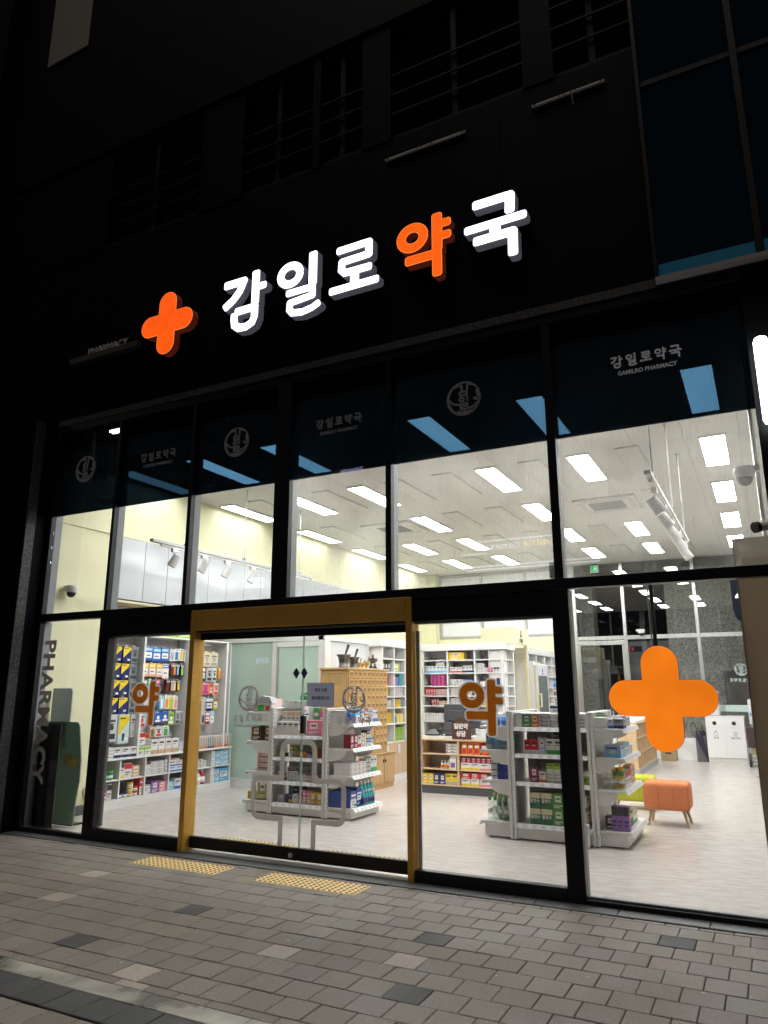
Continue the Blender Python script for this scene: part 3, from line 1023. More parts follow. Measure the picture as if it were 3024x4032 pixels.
gf = thing('door_frame', 'gold metal portal frame round the double sliding doors', 'door frame', (-4.02, -.05, 0))
b = MB(); b.box(-5.297, -5.235, -.065, .10, .01, 2.345, 0, .003); b.build('post', GOLD, gf)
b = MB(); b.box(-2.812, -2.757, -.065, .10, .01, 2.345, 0, .003); b.build('post', GOLD, gf)
b = MB(); b.box(-5.2345, -2.8125, -.065, .10, 2.137, 2.345, 0, .003); b.build('header', GOLD, gf)
DY = .055
DOORX = ((-5.232, -3.964), (-3.956, -2.815))
for i, (x0, x1) in enumerate(DOORX):
    d = thing('sliding_door', ['left sliding glass door leaf with a lock in its bottom rail', 'right sliding glass door leaf with the paper notice on it'][i], 'door', ((x0 + x1) / 2, DY, .03), 'double sliding entrance doors')
    b = MB(); b.box(x0, x1, DY - .025, DY + .025, 2.045, 2.134, 0, .003); b.build('top_rail', BLK, d)
    b = MB(); b.box(x0, x1, DY - .025, DY + .025, .04, .145, 0, .003); b.build('bottom_rail', BLK, d)
    b = MB(); b.box(x0, x1, DY - .004, DY + .004, .143, 2.047)
    b.build('pane', GLASS, d)
    b = MB(); xe = x1 - .0035 if i == 0 else x0
    b.box(xe, xe + .0035, DY - .0055, DY + .0055, .147, 2.043); b.build('glass_edge', mat('glass_edge_green', (.45, .6, .52), .2), d)
    if i == 0:
        b = MB(); b.tube((-4.03, DY - .025, .083), (-4.03, DY - .04, .083), .022, n=16); b.build('lock', STEEL, d)
    b = MB(); xx = -3.985 if i == 0 else -3.935
    if i == 1:
        b.box(-3.966, -3.924, DY - .03, DY - .005, 1.14, 1.305, 0, .012, None); b.build('handle', CHAR, d)
        b = MB(); b.box(-3.960, -3.918, DY + .005, DY + .03, 1.14, 1.305, 0, .012); b.build('handle', PLASTIC, d)
b = MB(); b.box(-5.23, -2.82, -.05, .10, .008, .02); b.build('floor_track', STEEL, gf)

# cross outline on the door leaves, cut at the meeting edge
def door_cross():
    cx = -3.9935
    w = .025
    out = [(-.175, .135), (-.175, .38), (-.50, .38), (-.50, .73), (-.175, .73), (-.175, 1.065), (.185, 1.065), (.185, .73), (.50, .73), (.50, .38), (.185, .38), (.185, .135)]
    rnd = []
    for i, p in enumerate(out):
        if i in (2, 3, 5, 6, 8, 9):
            a, c = out[i - 1], out[i + 1]
            pa, pc = Vector(a) - Vector(p), Vector(c) - Vector(p)
            r = .07
            s0, s1 = Vector(p) + pa.normalized() * r, Vector(p) + pc.normalized() * r
            ctr = Vector(p) + pa.normalized() * r + pc.normalized() * r
            for q in range(7):
                t = q / 6
                v = (s0 - ctr).lerp(s1 - ctr, t).normalized() * r
                rnd.append(tuple(ctr + v))
        else:
            rnd.append(p)
    X, Yg, F = sdf_grid([dict(p=rnd, w=w)], w, .001, .005)
    seam = -3.960 - cx
    gx = X[:, None]
    for side, lab in ((0, 'left half of the grey cross outline sticker on the left door leaf'), (1, 'right half of the grey cross outline sticker on the right door leaf')):
        G = np.maximum(F, (gx - (seam - .006)) if side == 0 else ((seam + .006) - gx))
        me = loops_mesh(contours(X, Yg, G), .002)
        b = MB(); b.mesh_in(me, 0, up_m((cx, DY - .006, 0)))
        b.build('cross_sticker', VINYL, label=lab, cat='window sticker', group='halves of the cross outline on the doors')
door_cross()

# yak stickers (brown letter on a grey outline)
for cx, cz, lab in ((-2.2285 + .073, 1.494 - .09, 'big brown letter sticker with grey outline on the pane right of the doors'), (-5.99 + .073, 1.503 - .09, 'big brown letter sticker with grey outline on the pane left of the doors')):
    t = thing('letter_sticker', lab, 'window sticker', (cx, -.008, cz))
    b = MB(); b.mesh_in(glyph_at('yak', 0, 0, .65, grow=.014, step=.004), 0, up_m((cx, -.008, cz))); b.build('outline', STICKG, t)
    b = MB(); b.mesh_in(glyph_at('yak', 0, 0, .65, step=.004), 0, up_m((cx, -.0105, cz))); b.build('letter', STICKB, t)

def emblem(cx, cz, r, y, mtl, lab, mirror=False):
    b = MB(); b.mesh_in(emblem_mesh(), 0, up_m((cx, y, cz), 'S', (-r if mirror else r, r)))
    return b.build('emblem_sticker', mtl, label=lab, cat='window sticker')
emblem(-7.18, 4.18, .165, -.009, VINYLD, 'grey round emblem on the dark film of the first upper pane')
emblem(-4.85, 4.155, .165, -.009, VINYLD, 'grey round emblem on the dark film of the third upper pane')
emblem(-2.22, 4.155, .165, -.009, VINYLD, 'grey round emblem on the dark film of the wide fifth upper pane')
emblem(-4.588, 1.46, .122, DY - .006, VINYLK, 'grey round emblem on the left door leaf')
emblem(-3.393, 1.457, .122, DY - .006, VINYLK, 'grey round emblem on the right door leaf')

def shopname(cx, cz, width, y, mtl, lab, w, sub=True):
    b = MB(); name_mesh(b, cx, cz, width, y, w)
    if sub:
        me = text_mesh('GAMILRO PHARMACY', .05 * width / .565, .002, .0012)
        b.mesh_in(me, 0, up_m((cx, y, cz - .108 * width / .565), 'S', (.92, 1)))
    b.build('shop_name_sticker', mtl, label=lab, cat='window lettering')
shopname(-5.99, 4.178, .56, -.009, VINYLD, 'grey shop name lettering on the film of the second upper pane', .0065)
shopname(-3.566, 4.172, .55, -.009, VINYLD, 'grey shop name lettering on the film of the fourth upper pane', .0065)
shopname(-.615, 4.218, .575, -.009, mat('vinyl_white', (.85, .83, .9), .5), 'white shop name lettering on the film of the rightmost upper pane', .0075)
shopname(-4.595, 1.268, .37, DY - .006, VINYLK, 'thin grey shop name lettering on the left door leaf', .0055)
shopname(-3.396, 1.268, .37, DY - .006, VINYLK, 'thin grey shop name lettering on the right door leaf', .0055)

# vertical PHARMACY lettering
b = MB()
me = text_mesh('PHARMACY', .255, .002, .009, 1.06)
vx = [v.co.x for v in me.vertices]; vy = [v.co.y for v in me.vertices]
wd, hg = max(vx) - min(vx), max(vy) - min(vy)
b.mesh_in(me, 0, up_m((-7.492, -.009, 1.325), 'S', (.205 / hg, 1.6 / wd)) @ Matrix.Rotation(-PI / 2, 4, 'Z') if False else Matrix.Translation((-7.492, -.009, 1.325)) @ Matrix.Rotation(PI / 2, 4, 'X') @ Matrix.Diagonal((.205 / hg, 1.6 / wd, 1, 1)) @ Matrix.Rotation(-PI / 2, 4, 'Z'))
b.build('vertical_lettering', trans('vinyl_grey_mid', (0.46, 0.44, 0.43), .4), label='grey PHARMACY lettering running down the leftmost lower pane', cat='window lettering')

for x, lab in ((-4.035, 'navy diamond sticker on the left door leaf by the seam'), (-3.944, 'navy diamond sticker on the right door leaf by the seam')):
    t = thing('diamond_sticker', lab, 'window sticker', (x, DY - .006, 1.697), 'navy diamond stickers on the door leaves')
    b = MB(); b.prism([(x - .039, 1.697), (x, 1.643), (x + .039, 1.697), (x, 1.749)], DY - .0075, DY - .0055, 'y'); b.mesh_in(text_mesh('자동문', .02, .001, .0004), 1, up_m((x, DY - .009, 1.703)))
    b.box(x - .013, x + .013, DY - .0092, DY - .0086, 1.68, 1.683, 1); b.box(x - .008, x + .008, DY - .0092, DY - .0086, 1.664, 1.674, 1)
    b.build('diamond', [NAVY, mat('pale_blue_print', (.16, .2, .42), .5)], t)
t = thing('paper_notice', 'grey sheet of paper with a two line notice taped to the right door leaf', 'notice', (-3.755, DY - .008, 1.5))
b = MB(); b.box(-3.906, -3.605, DY - .0085, DY - .0065, 1.386, 1.604); b.build('sheet', PAPER, t)
b = MB()
b.mesh_in(text_mesh('약국 오픈', .036, .001, .0012), 0, up_m((-3.752, DY - .010, 1.535)))
b.mesh_in(text_mesh('준비중입니다', .036, .001, .0012), 0, up_m((-3.752, DY - .010, 1.463)))
b.build('print', INK, t)

# ------------------------------------------------------------------ lit letters on the wall
names = {'gam': 'white lit letter nearest the orange cross on the dark wall', 'il': 'white lit letter with a ring, second of the shop sign', 'ro': 'white lit letter third in the shop sign, left of the orange one',
         'yak': 'orange lit letter between two white letters of the shop sign', 'guk': 'white lit letter at the right end of the shop sign'}
for k, lab in names.items():
    cx, cz = CEN[k]
    t = thing('sign_letter', lab, 'sign letter', (cx, -.05, cz))
    org = k == 'yak'
    b = MB(); b.mesh_in(glyph_at(k, 0, 0, 1, step=.008, thick=.096), 0, up_m((cx, -.0985, cz))); b.build('return', SIDEO if org else SIDEW, t)
    b = MB(); b.mesh_in(glyph_at(k, 0, 0, 1, step=.008, thick=.004, grow=-.007), 0, up_m((cx, -.1495, cz))); b.build('face', EORANGE if org else EWHITE, t)
    if org:
        b = MB(); b.mesh_in(glyph_at(k, 0, 0, 1, step=.008, thick=.003, grow=-.0005), 0, up_m((cx, -.1478, cz))); b.build('rim', EEDGE, t)

def cross_strokes(cx, cz, R, w):
    return [dict(p=[(cx - R + w, cz), (cx + R - w, cz)], cap=1), dict(p=[(cx, cz - R + w), (cx, cz + R - w)], cap=1)]
def cross_mesh(R, w, thick, step, grow=0.0):
    X = np.arange(-R - .05, R + .05, step)
    gx, gy = np.meshgrid(X, X, indexing='ij')
    d1 = np.hypot(np.maximum(np.abs(gx) - (R - w), 0), gy) - w
    d2 = np.hypot(np.maximum(np.abs(gy) - (R - w), 0), gx) - w
    return loops_mesh(contours(X, X, np.minimum(d1, d2) - grow), thick)
t = thing('cross_sign', 'orange lit rounded cross left of the white sign letters', 'pharmacy cross', (-5.877, -.05, 5.765))
b = MB(); b.mesh_in(cross_mesh(.40, .135, .096, .012), 0, up_m((-5.877, -.0985, 5.765))); b.build('return', SIDEO, t)
b = MB(); b.mesh_in(cross_mesh(.40, .135, .004, .012, -.006), 0, up_m((-5.877, -.1495, 5.765))); b.build('face', emit('sign_orange_deep', (1.0, .105, .008), 1.0, .08, 4), t)
b = MB(); b.mesh_in(cross_mesh(.40, .135, .003, .012, -.0005), 0, up_m((-5.877, -.1478, 5.765))); b.build('rim', EEDGE, t)
t = thing('pharmacy_nameplate', 'dark strip with raised PHARMACY letters left of the lit cross', 'sign', (-7.0, -.06, 5.62))
b = MB(); b.box(-7.52, -6.35, -.14, -.05, 5.585, 5.66, 0, .004); b.build('strip', mat('strip_dim', (.045, .043, .04), .5), t)
b = MB()
me = text_mesh('PHARMACY', .12, .02, .003)
vx = [v.co.x for v in me.vertices]
b.mesh_in(me, 0, up_m((-6.905, -.09, 5.712), 'S', (.69 / (max(vx) - min(vx)), 1))); b.build('letters', mat('letter_dim', (.42, .41, .40), .5), t)

# hanging orange cross inside the right window
t = thing('hanging_cross_sign', 'big orange lit cross hanging on a black pole behind the right window', 'pharmacy cross', (-.757, .25, 1.07))
b = MB(); b.mesh_in(cross_mesh(.402, .1385, .05, .008), 0, up_m((-.757, .277, 1.475))); b.build('casing', INK, t)
b = MB(); b.mesh_in(cross_mesh(.402, .1385, .004, .008, -.005), 0, up_m((-.757, .2495, 1.475))); b.build('face', EORANGE2, t)
b = MB(); b.mesh_in(cross_mesh(.402, .1385, .002, .008, -.0015), 0, up_m((-.757, .2505, 1.475))); b.build('rim', EEDGE, t)
b = MB(); b.tube((-.772, .277, 1.87), (-.772, .277, 2.40), .0155, n=10); b.box(-.80, -.745, .10, .31, 2.375, 2.402); b.build('pole', INK, t)
b = MB(); b.tube((-.800, .285, 1.87), (-.800, .285, 2.374), .006, n=8); b.build('cable', GPLAST, t)

t = thing('light_tube_sign', 'tall white lit tube sign at the right edge of the facade', 'lit sign', (.25, -.2, 3.4))
b = MB(); b.box(.17, .275, -.19, -.09, 3.43, 4.14, 0, .045); b.build('lit_case', ETUBE, t)
b = MB(); b.box(.19, .25, -.088, -.042, 3.5, 4.05, 0, .004); b.build('bracket', BLK, t)

# ------------------------------------------------------------------ ceiling fittings
zc = 4.53
def light_proto(lit):
    t = thing('ceiling_light' if lit else 'ceiling_panel', '', 'ceiling light' if lit else 'ceiling panel')
    b = MB()
    w, l, h = .30, 1.31, .03
    if lit:
        b.box(0, w, 0, .012, -h, 0); b.box(0, w, l - .012, l, -h, 0); b.box(0, .012, .0125, l - .0125, -h, 0); b.box(w - .012, w, .0125, l - .0125, -h, 0)
        b.build('frame', WHITE, t, False)
        b = MB(); b.box(.0125, w - .0125, .0125, l - .0125, -h + .004, -.002); b.build('diffuser', EPANEL, t, False)
    else:
        h = .016
        b.box(0, w, 0, l, -h, 0, 0, .003); b.build('casing', mat('panel_grey', (.50, .50, .475), .7), t, False)
        b = MB(); b.box(.02, w - .02, .02, l - .02, -h - .002, -h + .001); b.build('cover', mat('panel_cover', (.56, .555, .53), .5), t, False)
    return t
cols = [-7.85, -6.61, -5.39, -3.335, -2.065, -.445]
rows_y = [1.07, 3.27, 5.51, 7.68, 9.87]
colname = ['along the yellow wall', 'second row from the yellow wall', 'over the drawer cabinet row', 'over the counter row', 'over the right gondola row', 'by the right wall']
rown = ['behind the dark film by the facade', 'second back from the facade', 'halfway down the shop', 'fourth back from the facade', 'farthest from the facade']
LP, UPN = light_proto(True), light_proto(False)
first = True
for ci, cx in sorted(enumerate(cols), key=lambda q: q[0] == 0):
    for ri, ry in enumerate(rows_y):
        if (ci, ri) in ((1, 2), (4, 2)): continue
        o = LP if first else copy_tree(LP)
        first = False
        if ci == 0:
            df = next(c for c in o.children if c.name.startswith('diffuser'))
            df.data = df.data.copy()
            df.data.materials[0] = EPANELW
        o.location = (cx, ry, zc)
        tag(o, 'lit panel %s, %s' % (colname[ci], rown[ri]), 'ceiling light', 'lit ceiling panels')
ucols = [-7.29, -6.03, -4.77, -3.985, -2.715, -1.44]
first = True
un = ['second line from the left wall', 'line over the drawer cabinet', 'line over the door seam', 'line over the right door edge', 'line over the right gondola', 'line over the orange stool']
for ci, cx in enumerate(ucols):
    for ri, ry in enumerate(rows_y):
        if (ci, ri) in ((1, 2), (4, 2)): continue
        o = UPN if first else copy_tree(UPN)
        first = False
        o.location = (cx, ry, zc)
        tag(o, 'unlit grey ceiling panel, %s, %s' % (un[ci], rown[ri]), 'ceiling panel', 'unlit ceiling panels')

def aircon(x, y, lab):
    t = thing('air_conditioner', lab, 'air conditioner', (x, y, zc), 'ceiling air conditioners')
    b = MB(); b.box(x - .49, x + .49, y - .49, y + .49, zc - .035, zc, 0, .012); b.build('cover', mat('ac_white', (.62, .615, .59), .4), t)
    b = MB()
    for k in range(15): b.box(x - .27, x + .27, y - .27 + k * .037, y - .252 + k * .037, zc - .041, zc - .036)
    b.build('grille', mat('ac_grille', (.22, .215, .205), .6), t)
    for s in (-1, 1):
        b = MB(); b.box(x - .35, x + .35, y + s * .40 - .035, y + s * .40 + .035, zc - .042, zc - .036); b.build('louvre', mat('ac_louvre', (.50, .495, .47), .4), t)
        b = MB(); b.box(x + s * .40 - .035, x + s * .40 + .035, y - .35, y + .35, zc - .042, zc - .036); b.build('louvre', mat('ac_louvre', (.50, .495, .47), .4), t)
aircon(-2.06, 6.17, 'ceiling air conditioner cassette seen through the rightmost upper pane')
aircon(-6.03, 6.2, 'ceiling air conditioner cassette nearer the left yellow wall')

def track(x, y0, y1, z, heads, rods, lab, tilt, hang):
    t = thing('track_light', lab, 'track light', (x, (y0 + y1) / 2, zc))
    b = MB(); b.box(x - .03, x + .03, y0, y1, z - .002, z + .038, 0, .003); b.build('rail', GPLAST if hang else OFFW, t)
    b = MB(); b.box(x - .016, x + .016, y0 + .18, y1 - .1, z - .03, z - .0035); b.build('track', OFFW, t)
    for yy in rods:
        b = MB(); b.tube((x, yy, z + .039), (x, yy, zc), .008); b.lathe([(.03, 0), (.03, .01)], (x, yy, zc - .012)); b.box(x - .03, x + .03, yy - .02, yy + .02, z + .0385, z + .075)
        b.build('rod', GPLAST, t)
    for yy in heads:
        b = MB(); b.box(x - .022, x + .022, yy - .05, yy + .05, z - .075, z - .031); b.tube((x, yy, z - .075), (x, yy, z - .14), .011)
        h = b.build('spotlight', OFFW, t)
        q = MB()
        a = Vector((x, yy, z - .19))
        dr = Vector(tilt).normalized()
        q.tube(a - dr * .08, a + dr * .08, .05, .058, n=18)
        q.tube(a + dr * .0802, a + dr * .0812, .05, .05, n=18, m=1)
        q.build('lamp_can', [mat('spot_white', (.60, .595, .59), .45), DGREY], h, smooth=False)
    return t
track(-6.84, .82, 4.6, 3.39, (1.25, 1.83, 2.33, 2.93, 3.6), (1.46, 2.72, 4.2), 'white track light rail hanging near the left yellow wall', (-.35, -.25, -.85), True)
track(-.755, .6, 4.1, 3.385, (1.02, 1.72, 2.45, 3.1, 3.8), (1.0, 2.63, 3.9), 'white track light rail hanging behind the rightmost upper pane', (.45, .25, -.75), False)

def dome_cam(x, y, z, d, lab):
    t = thing('dome_camera', lab, 'security camera', (x, y, z))
    b = MB(); b.box(x, x + d * .10, y - .04, y + .04, z - .01, z + .03); b.lathe([(.03, .03), (.075, .03), (.08, .0), (.07, -.055)], (x + d * .11, y, z), 18); b.build('housing', PLASTIC, t)
    b = MB(); b.lathe([(.058, -.056), (.055, -.08), (.035, -.108), (.01, -.118)], (x + d * .11, y, z), 16); b.build('dome', CHAR, t, smooth=True)
dome_cam(-7.95, .5, 2.81, 1, 'white dome camera on the left yellow wall behind the first pane')
dome_cam(.115, .3, 3.22, -1, 'white dome camera hanging inside the right edge of the upper window')
dome_cam(-2.65, 12.1, 2.86, 1, 'small white dome camera on the steel transom of the lobby glazing')
t = thing('bullet_camera', 'black and white bullet camera at the right edge above the transom', 'security camera', (.13, -.06, 2.68))
b = MB(); b.tube((.16, -.10, 2.70), (.035, -.2, 2.665), .035, .035, n=14); b.build('body', PLASTIC, t)
b = MB(); b.tube((.05, -.188, 2.669), (.025, -.208, 2.662), .04, .04, n=14); b.build('lens_ring', CHAR, t)
b = MB(); b.tube((.19, -.041, 2.73), (.155, -.10, 2.70), .014); b.build('bracket', CHAR, t)

t = thing('sensor_box', 'small black sensor box inside the lower right corner of the wide fifth pane', 'sensor', (-1.5, .06, 2.44))
b = MB(); b.box(-1.53, -1.472, .04, .10, 2.44, 2.57, 0, .006); b.build('case', INK, t)
b = MB(); b.box(-1.525, -1.50, .036, .0395, 2.46, 2.49); b.build('window', DGREY, t)
t = thing('steel_pole', 'thin steel pole inside the right edge of the upper window', 'pole', (.10, .55, 2.7))
b = MB(); b.tube((.10, .55, 2.70), (.10, .55, 4.53), .02, n=14); b.build('tube', STEEL, t)
b = MB(); b.lathe([(.05, 0), (.05, .012), (.03, .03)], (.10, .55, 2.70), 14); b.build('flange', STEEL, t)
b = MB()
for q in range(26):
    x, y = random.uniform(-7, .5), random.uniform(-3.2, -.3)
    a = random.uniform(0, 3)
    r = random.uniform(.004, .011)
    b.raw([(x + r * math.cos(a + k * PI / 2) * (1.6 if k % 2 else 1), y + r * math.sin(a + k * PI / 2), .004 + .001 * k) for k in range(4)], [(0, 1, 2, 3)])
b.build('litter', mat('litter_pale', (.5, .48, .45), .8), label='tiny pale scraps of litter scattered on the pavers', cat='litter', kind='stuff')

# ------------------------------------------------------------------ products
PM = {}
def carton_mesh(w, d, h, style, acc, txt=None):
    key = ('c', w, d, h, style, acc, txt)
    if key in PM: return PM[key]
    mats = [PBODY, ACC['white'], ACC['ink'], ACC[acc]]
    b = MB()
    b.box(-w / 2, w / 2, -d / 2, d / 2, 0, h, 0, .0015)
    def art(f):
        e = .0006
        def q(u0, u1, v0, v1, m):
            W = w if f == 'S' else d
            if f == 'S': b.box(-w / 2 + u0 * w, -w / 2 + u1 * w, -d / 2 - e * (1 + m * .5), -d / 2, v0 * h, v1 * h, m)
            else: b.box(w / 2, w / 2 + e * (1 + m * .5), -d / 2 + u0 * d, -d / 2 + u1 * d, v0 * h, v1 * h, m)
        if style == 0:
            q(.06, .94, .34, .74, 1); q(.15, .8, .58, .66, 2); q(.15, .55, .44, .49, 3); q(.1, .5, .14, .2, 1)
        elif style == 1:
            q(.02, .98, .03, .5, 1); q(.14, .84, .7, .82, 1); q(.18, .7, .34, .40, 2); q(.18, .5, .2, .25, 3); q(.6, .9, .1, .22, 3)
        elif style == 2:
            q(.02, .98, .02, .3, 3); q(.15, .8, .72, .84, 2); q(.15, .6, .58, .64, 3); q(.2, .75, .12, .18, 1)
        elif style == 3:
            for k in range(3): q(.1, .9, .12 + k * .29, .17 + k * .29, 2); q(.1, .35, .22 + k * .29, .30 + k * .29, 3)
        elif style == 4:
            q(.25, .75, .45, .85, 1); q(.33, .67, .6, .72, 3); q(.15, .85, .2, .26, 1); q(.15, .6, .1, .15, 1)
        elif style == 6:
            q(.3, .7, .22, .8, 2); q(.38, .62, .3, .95, 3); q(.04, .96, .02, .2, 3)
        elif style == 5:
            q(.02, .98, .62, .97, 3); q(.15, .85, .72, .84, 1); q(.15, .8, .35, .43, 2); q(.15, .6, .2, .26, 2)
    art('S'); art('E')
    if txt:
        me = text_mesh(txt, h * .26, .001, .001)
        vx = [v.co.x for v in me.vertices]
        sc = min(1.0, w * .85 / max(.001, max(vx) - min(vx)))
        b.mesh_in(me, 1, up_m((0, -d / 2 - .0025, h * .45), 'S', (sc, 1)))
    PM[key] = b.mesh('carton', mats)
    return PM[key]

def pack_mesh(w, h, style, acc, th=.03):
    key = ('p', w, h, style, acc, th)
    if key in PM: return PM[key]
    mats = [PFAB, ACC['white'], ACC['ink'], ACC[acc]]
    b = MB()
    b.box(-w / 2, w / 2, -th / 2, th / 2, -h, 0, 0, .006)
    y = -th / 2 - .0008
    def q(u0, u1, v0, v1, m, e=0): b.box(-w / 2 + u0 * w, -w / 2 + u1 * w, y - e, -th / 2 + .004, -h + v0 * h, -h + v1 * h, m)
    if style == 0:
        q(.06, .94, .7, .95, 3); q(.15, .8, .8, .87, 1, .0004); q(.12, .88, .2, .6, 1); q(.2, .7, .34, .42, 2, .0004)
    elif style == 1:
        b.prism([(-w * .46, -h * .04), (w * .46, -h * .04), (w * .46, -h * .2), (-w * .46, -h * .72)], y, -th / 2 + .002, 'y', 3)
        q(.1, .6, .84, .89, 2, .0006); q(.35, .6, .1, .35, 2); q(.55, .85, .1, .22, 1)
    elif style == 2:
        q(.2, .8, .1, .75, 3); q(.1, .9, .8, .95, 1); q(.3, .7, .84, .9, 2, .0004)
    elif style == 3:
        q(.15, .85, .1, .3, 3); q(.2, .8, .72, .8, 2); q(.2, .65, .62, .67, 2); b.lathe([(w * .2, 0), (w * .2, .001)], (0, 0, 0), 12, 3, Matrix.Translation((0, y, -h * .48)) @ Matrix.Rotation(PI / 2, 4, 'X'))
    b.box(-w * .12, w * .12, -.004, .004, -.002, .02, 1)
    PM[key] = b.mesh('hanging_pack', mats)
    return PM[key]

def bottle_mesh(r, h, cap, lab, clear=False, shoulder=.62):
    key = ('b', r, h, cap, lab, clear, shoulder)
    if key in PM: return PM[key]
    mats = [CLEARP if clear else PBOT, ACC[cap], ACC[lab]]
    b = MB()
    s = shoulder
    if clear:
        b.lathe([(r * .9, 0), (r, h * .03), (r, h * .64), (r * .9, h * .72), (r * .55, h * .79), (r * .52, h * .84)], n=12)
        b.lathe([(r * .62, h * .84), (r * .62, h * .985), (r * .56, h)], n=12, m=1)
        b.lathe([(r * 1.012, h * .3), (r * 1.012, h * .48)], n=12, m=2)
        PM[key] = b.mesh('bottle', mats, True)
        return PM[key]
    b.lathe([(r * .85, 0), (r, h * .03), (r, h * s), (r * .75, h * (s + .1)), (r * .36, h * (s + .2)), (r * .34, h * .86)], n=12)
    b.lathe([(r * .42, h * .86), (r * .42, h * .985), (r * .36, h)], n=12, m=1)
    b.lathe([(r * 1.02, h * .16), (r * 1.02, h * (s - .1))], n=12, m=2)
    PM[key] = b.mesh('bottle', mats, True)
    return PM[key]

def jar_mesh(r, h, cap):
    key = ('j', r, h, cap)
    if key in PM: return PM[key]
    b = MB()
    b.lathe([(r * .9, 0), (r, h * .08), (r, h * .62)], n=14)
    b.lathe([(r * 1.05, h * .63), (r * 1.05, h * .97), (r * .98, h)], n=14, m=1)
    b.lathe([(r * 1.012, h * .2), (r * 1.012, h * .5)], n=14, m=2)
    PM[key] = b.mesh('jar', [PBOT, ACC[cap], ACC['white']], True)
    return PM[key]

RZ = {'S': 0.0, 'E': PI / 2, 'W': -PI / 2, 'N': PI}
def put(name, me, col, loc, rz, label, cat, group=None, jit=.03):
    o = bpy.data.objects.new(name, me)
    COL.objects.link(o)
    o.location = loc
    o.rotation_euler = (0, 0, rz + random.uniform(-jit, jit))
    o.color = (*col, 1)
    return tag(o, label, cat, group)

C = dict(white=(.74, .74, .73), red=(.55, .02, .03), blue=(.03, .13, .5), sky=(.2, .5, .75), green=(.05, .3, .08), dgreen=(.01, .16, .06), lime=(.32, .52, .06), yellow=(.78, .56, .02),
         navy=(.012, .02, .14), orange=(.75, .2, .03), pink=(.75, .22, .35), lpink=(.75, .5, .5), purple=(.25, .13, .42), grey=(.4, .41, .43), tan=(.6, .4, .24), brown=(.12, .05, .03), cream=(.7, .62, .42),
         magenta=(.5, .03, .2), peach=(.75, .45, .3), black=(.02, .02, .022), teal=(.05, .4, .42), silver=(.5, .5, .52), clear=(.8, .85, .8), maroon=(.2, .02, .03), olive=(.35, .36, .08), gold=(.6, .38, .04))

def row(F, items):
    """items in line along a shelf; F = (x, y, z, facing) of the near end of the shelf's front edge"""
    ox, oy, oz, fc = F
    u = 0.0
    for it in items:
        if isinstance(it, (int, float)):
            u += it
            continue
        kind, label, col, dims, n = it[:5]
        k = it[5] if len(it) > 5 else {}
        stack, gap, off, deep = k.get('stack', 1), k.get('gap', .006), k.get('off', .025), k.get('deep', 1)
        col = C[col] if isinstance(col, str) else col
        if kind == 'carton':
            w, d, h = dims
            me = carton_mesh(w, d, h, k.get('style', 0), k.get('acc', 'blue'), k.get('txt'))
        elif kind == 'bottle':
            w = d = dims[0] * 2; h = dims[1]
            me = bottle_mesh(dims[0], dims[1], k.get('cap', 'white'), k.get('lab', 'white'), k.get('clear', False), k.get('sh', .62))
        elif kind == 'jar':
            w = d = dims[0] * 2; h = dims[1]
            me = jar_mesh(dims[0], dims[1], k.get('cap', 'white'))
        elif kind == 'pouch':
            w, d, h = dims
            me = pouch_mesh(w, d, h, k.get('acc', 'red'))
        elif kind == 'toothbrush_pack':
            w, d, h = dims
            me = carton_mesh(w, d, h, k.get('style', 2), k.get('acc', 'orange'))
        grp = k.get('group') or ((label + ', a row') if n * stack * deep > 1 else None)
        name = {'carton': 'medicine_carton', 'bottle': 'bottle', 'jar': 'jar', 'pouch': 'pouch', 'toothbrush_pack': 'toothbrush_pack'}[kind]
        cat = {'carton': 'medicine box', 'bottle': 'bottle', 'jar': 'jar', 'pouch': 'pouch', 'toothbrush_pack': 'toothbrush pack'}[kind]
        for i in range(n):
            for dd in range(deep):
                for s in range(stack):
                    uu = u + w / 2
                    dep = off + d / 2 + dd * (d + .004)
                    z = oz + s * (h + .0005) + .0005
                    if fc == 'S': loc = (ox + uu, oy + dep, z)
                    elif fc == 'E': loc = (ox - dep, oy + uu, z)
                    elif fc == 'W': loc = (ox + dep, oy - uu, z)
                    put(name, me, col, loc, RZ[fc], label, cat, grp, .012 if stack > 1 or n > 2 else .05)
            u += w + gap

def pouch_mesh(w, d, h, acc):
    key = ('q', w, d, h, acc)
    if key in PM: return PM[key]
    b = MB()
    prof = [(-w / 2, -d / 2, 0), (w / 2, -d / 2, 0), (w / 2, d / 2, 0), (-w / 2, d / 2, 0)]
    vs = list(prof) + [(-w * .5, -d * .45, h * .5), (w * .5, -d * .45, h * .5), (w * .5, d * .45, h * .5), (-w * .5, d * .45, h * .5)] + [(-w * .47, -.002, h), (w * .47, -.002, h), (w * .47, .002, h), (-w * .47, .002, h)]
    fs = [(0, 3, 2, 1)]
    for L_ in (0, 4): fs += [(L_ + i, L_ + (i + 1) % 4, L_ + 4 + (i + 1) % 4, L_ + 4 + i) for i in range(4)]
    fs.append((8, 9, 10, 11))
    b.raw(vs, fs, 0)
    b.quad([(-w * .3, -d * .5 - .001, h * .12), (w * .3, -d * .5 - .001, h * .12), (w * .3, -d * .46 - .002, h * .45), (-w * .3, -d * .46 - .002, h * .45)], 2)
    b.quad([(-w * .34, -d * .4 - .002, h * .55), (w * .34, -d * .4 - .002, h * .55), (w * .34, -d * .22 - .002, h * .75), (-w * .34, -d * .22 - .002, h * .75)], 1)
    PM[key] = b.mesh('pouch', [PFAB, ACC['white'], ACC[acc]])
    return PM[key]

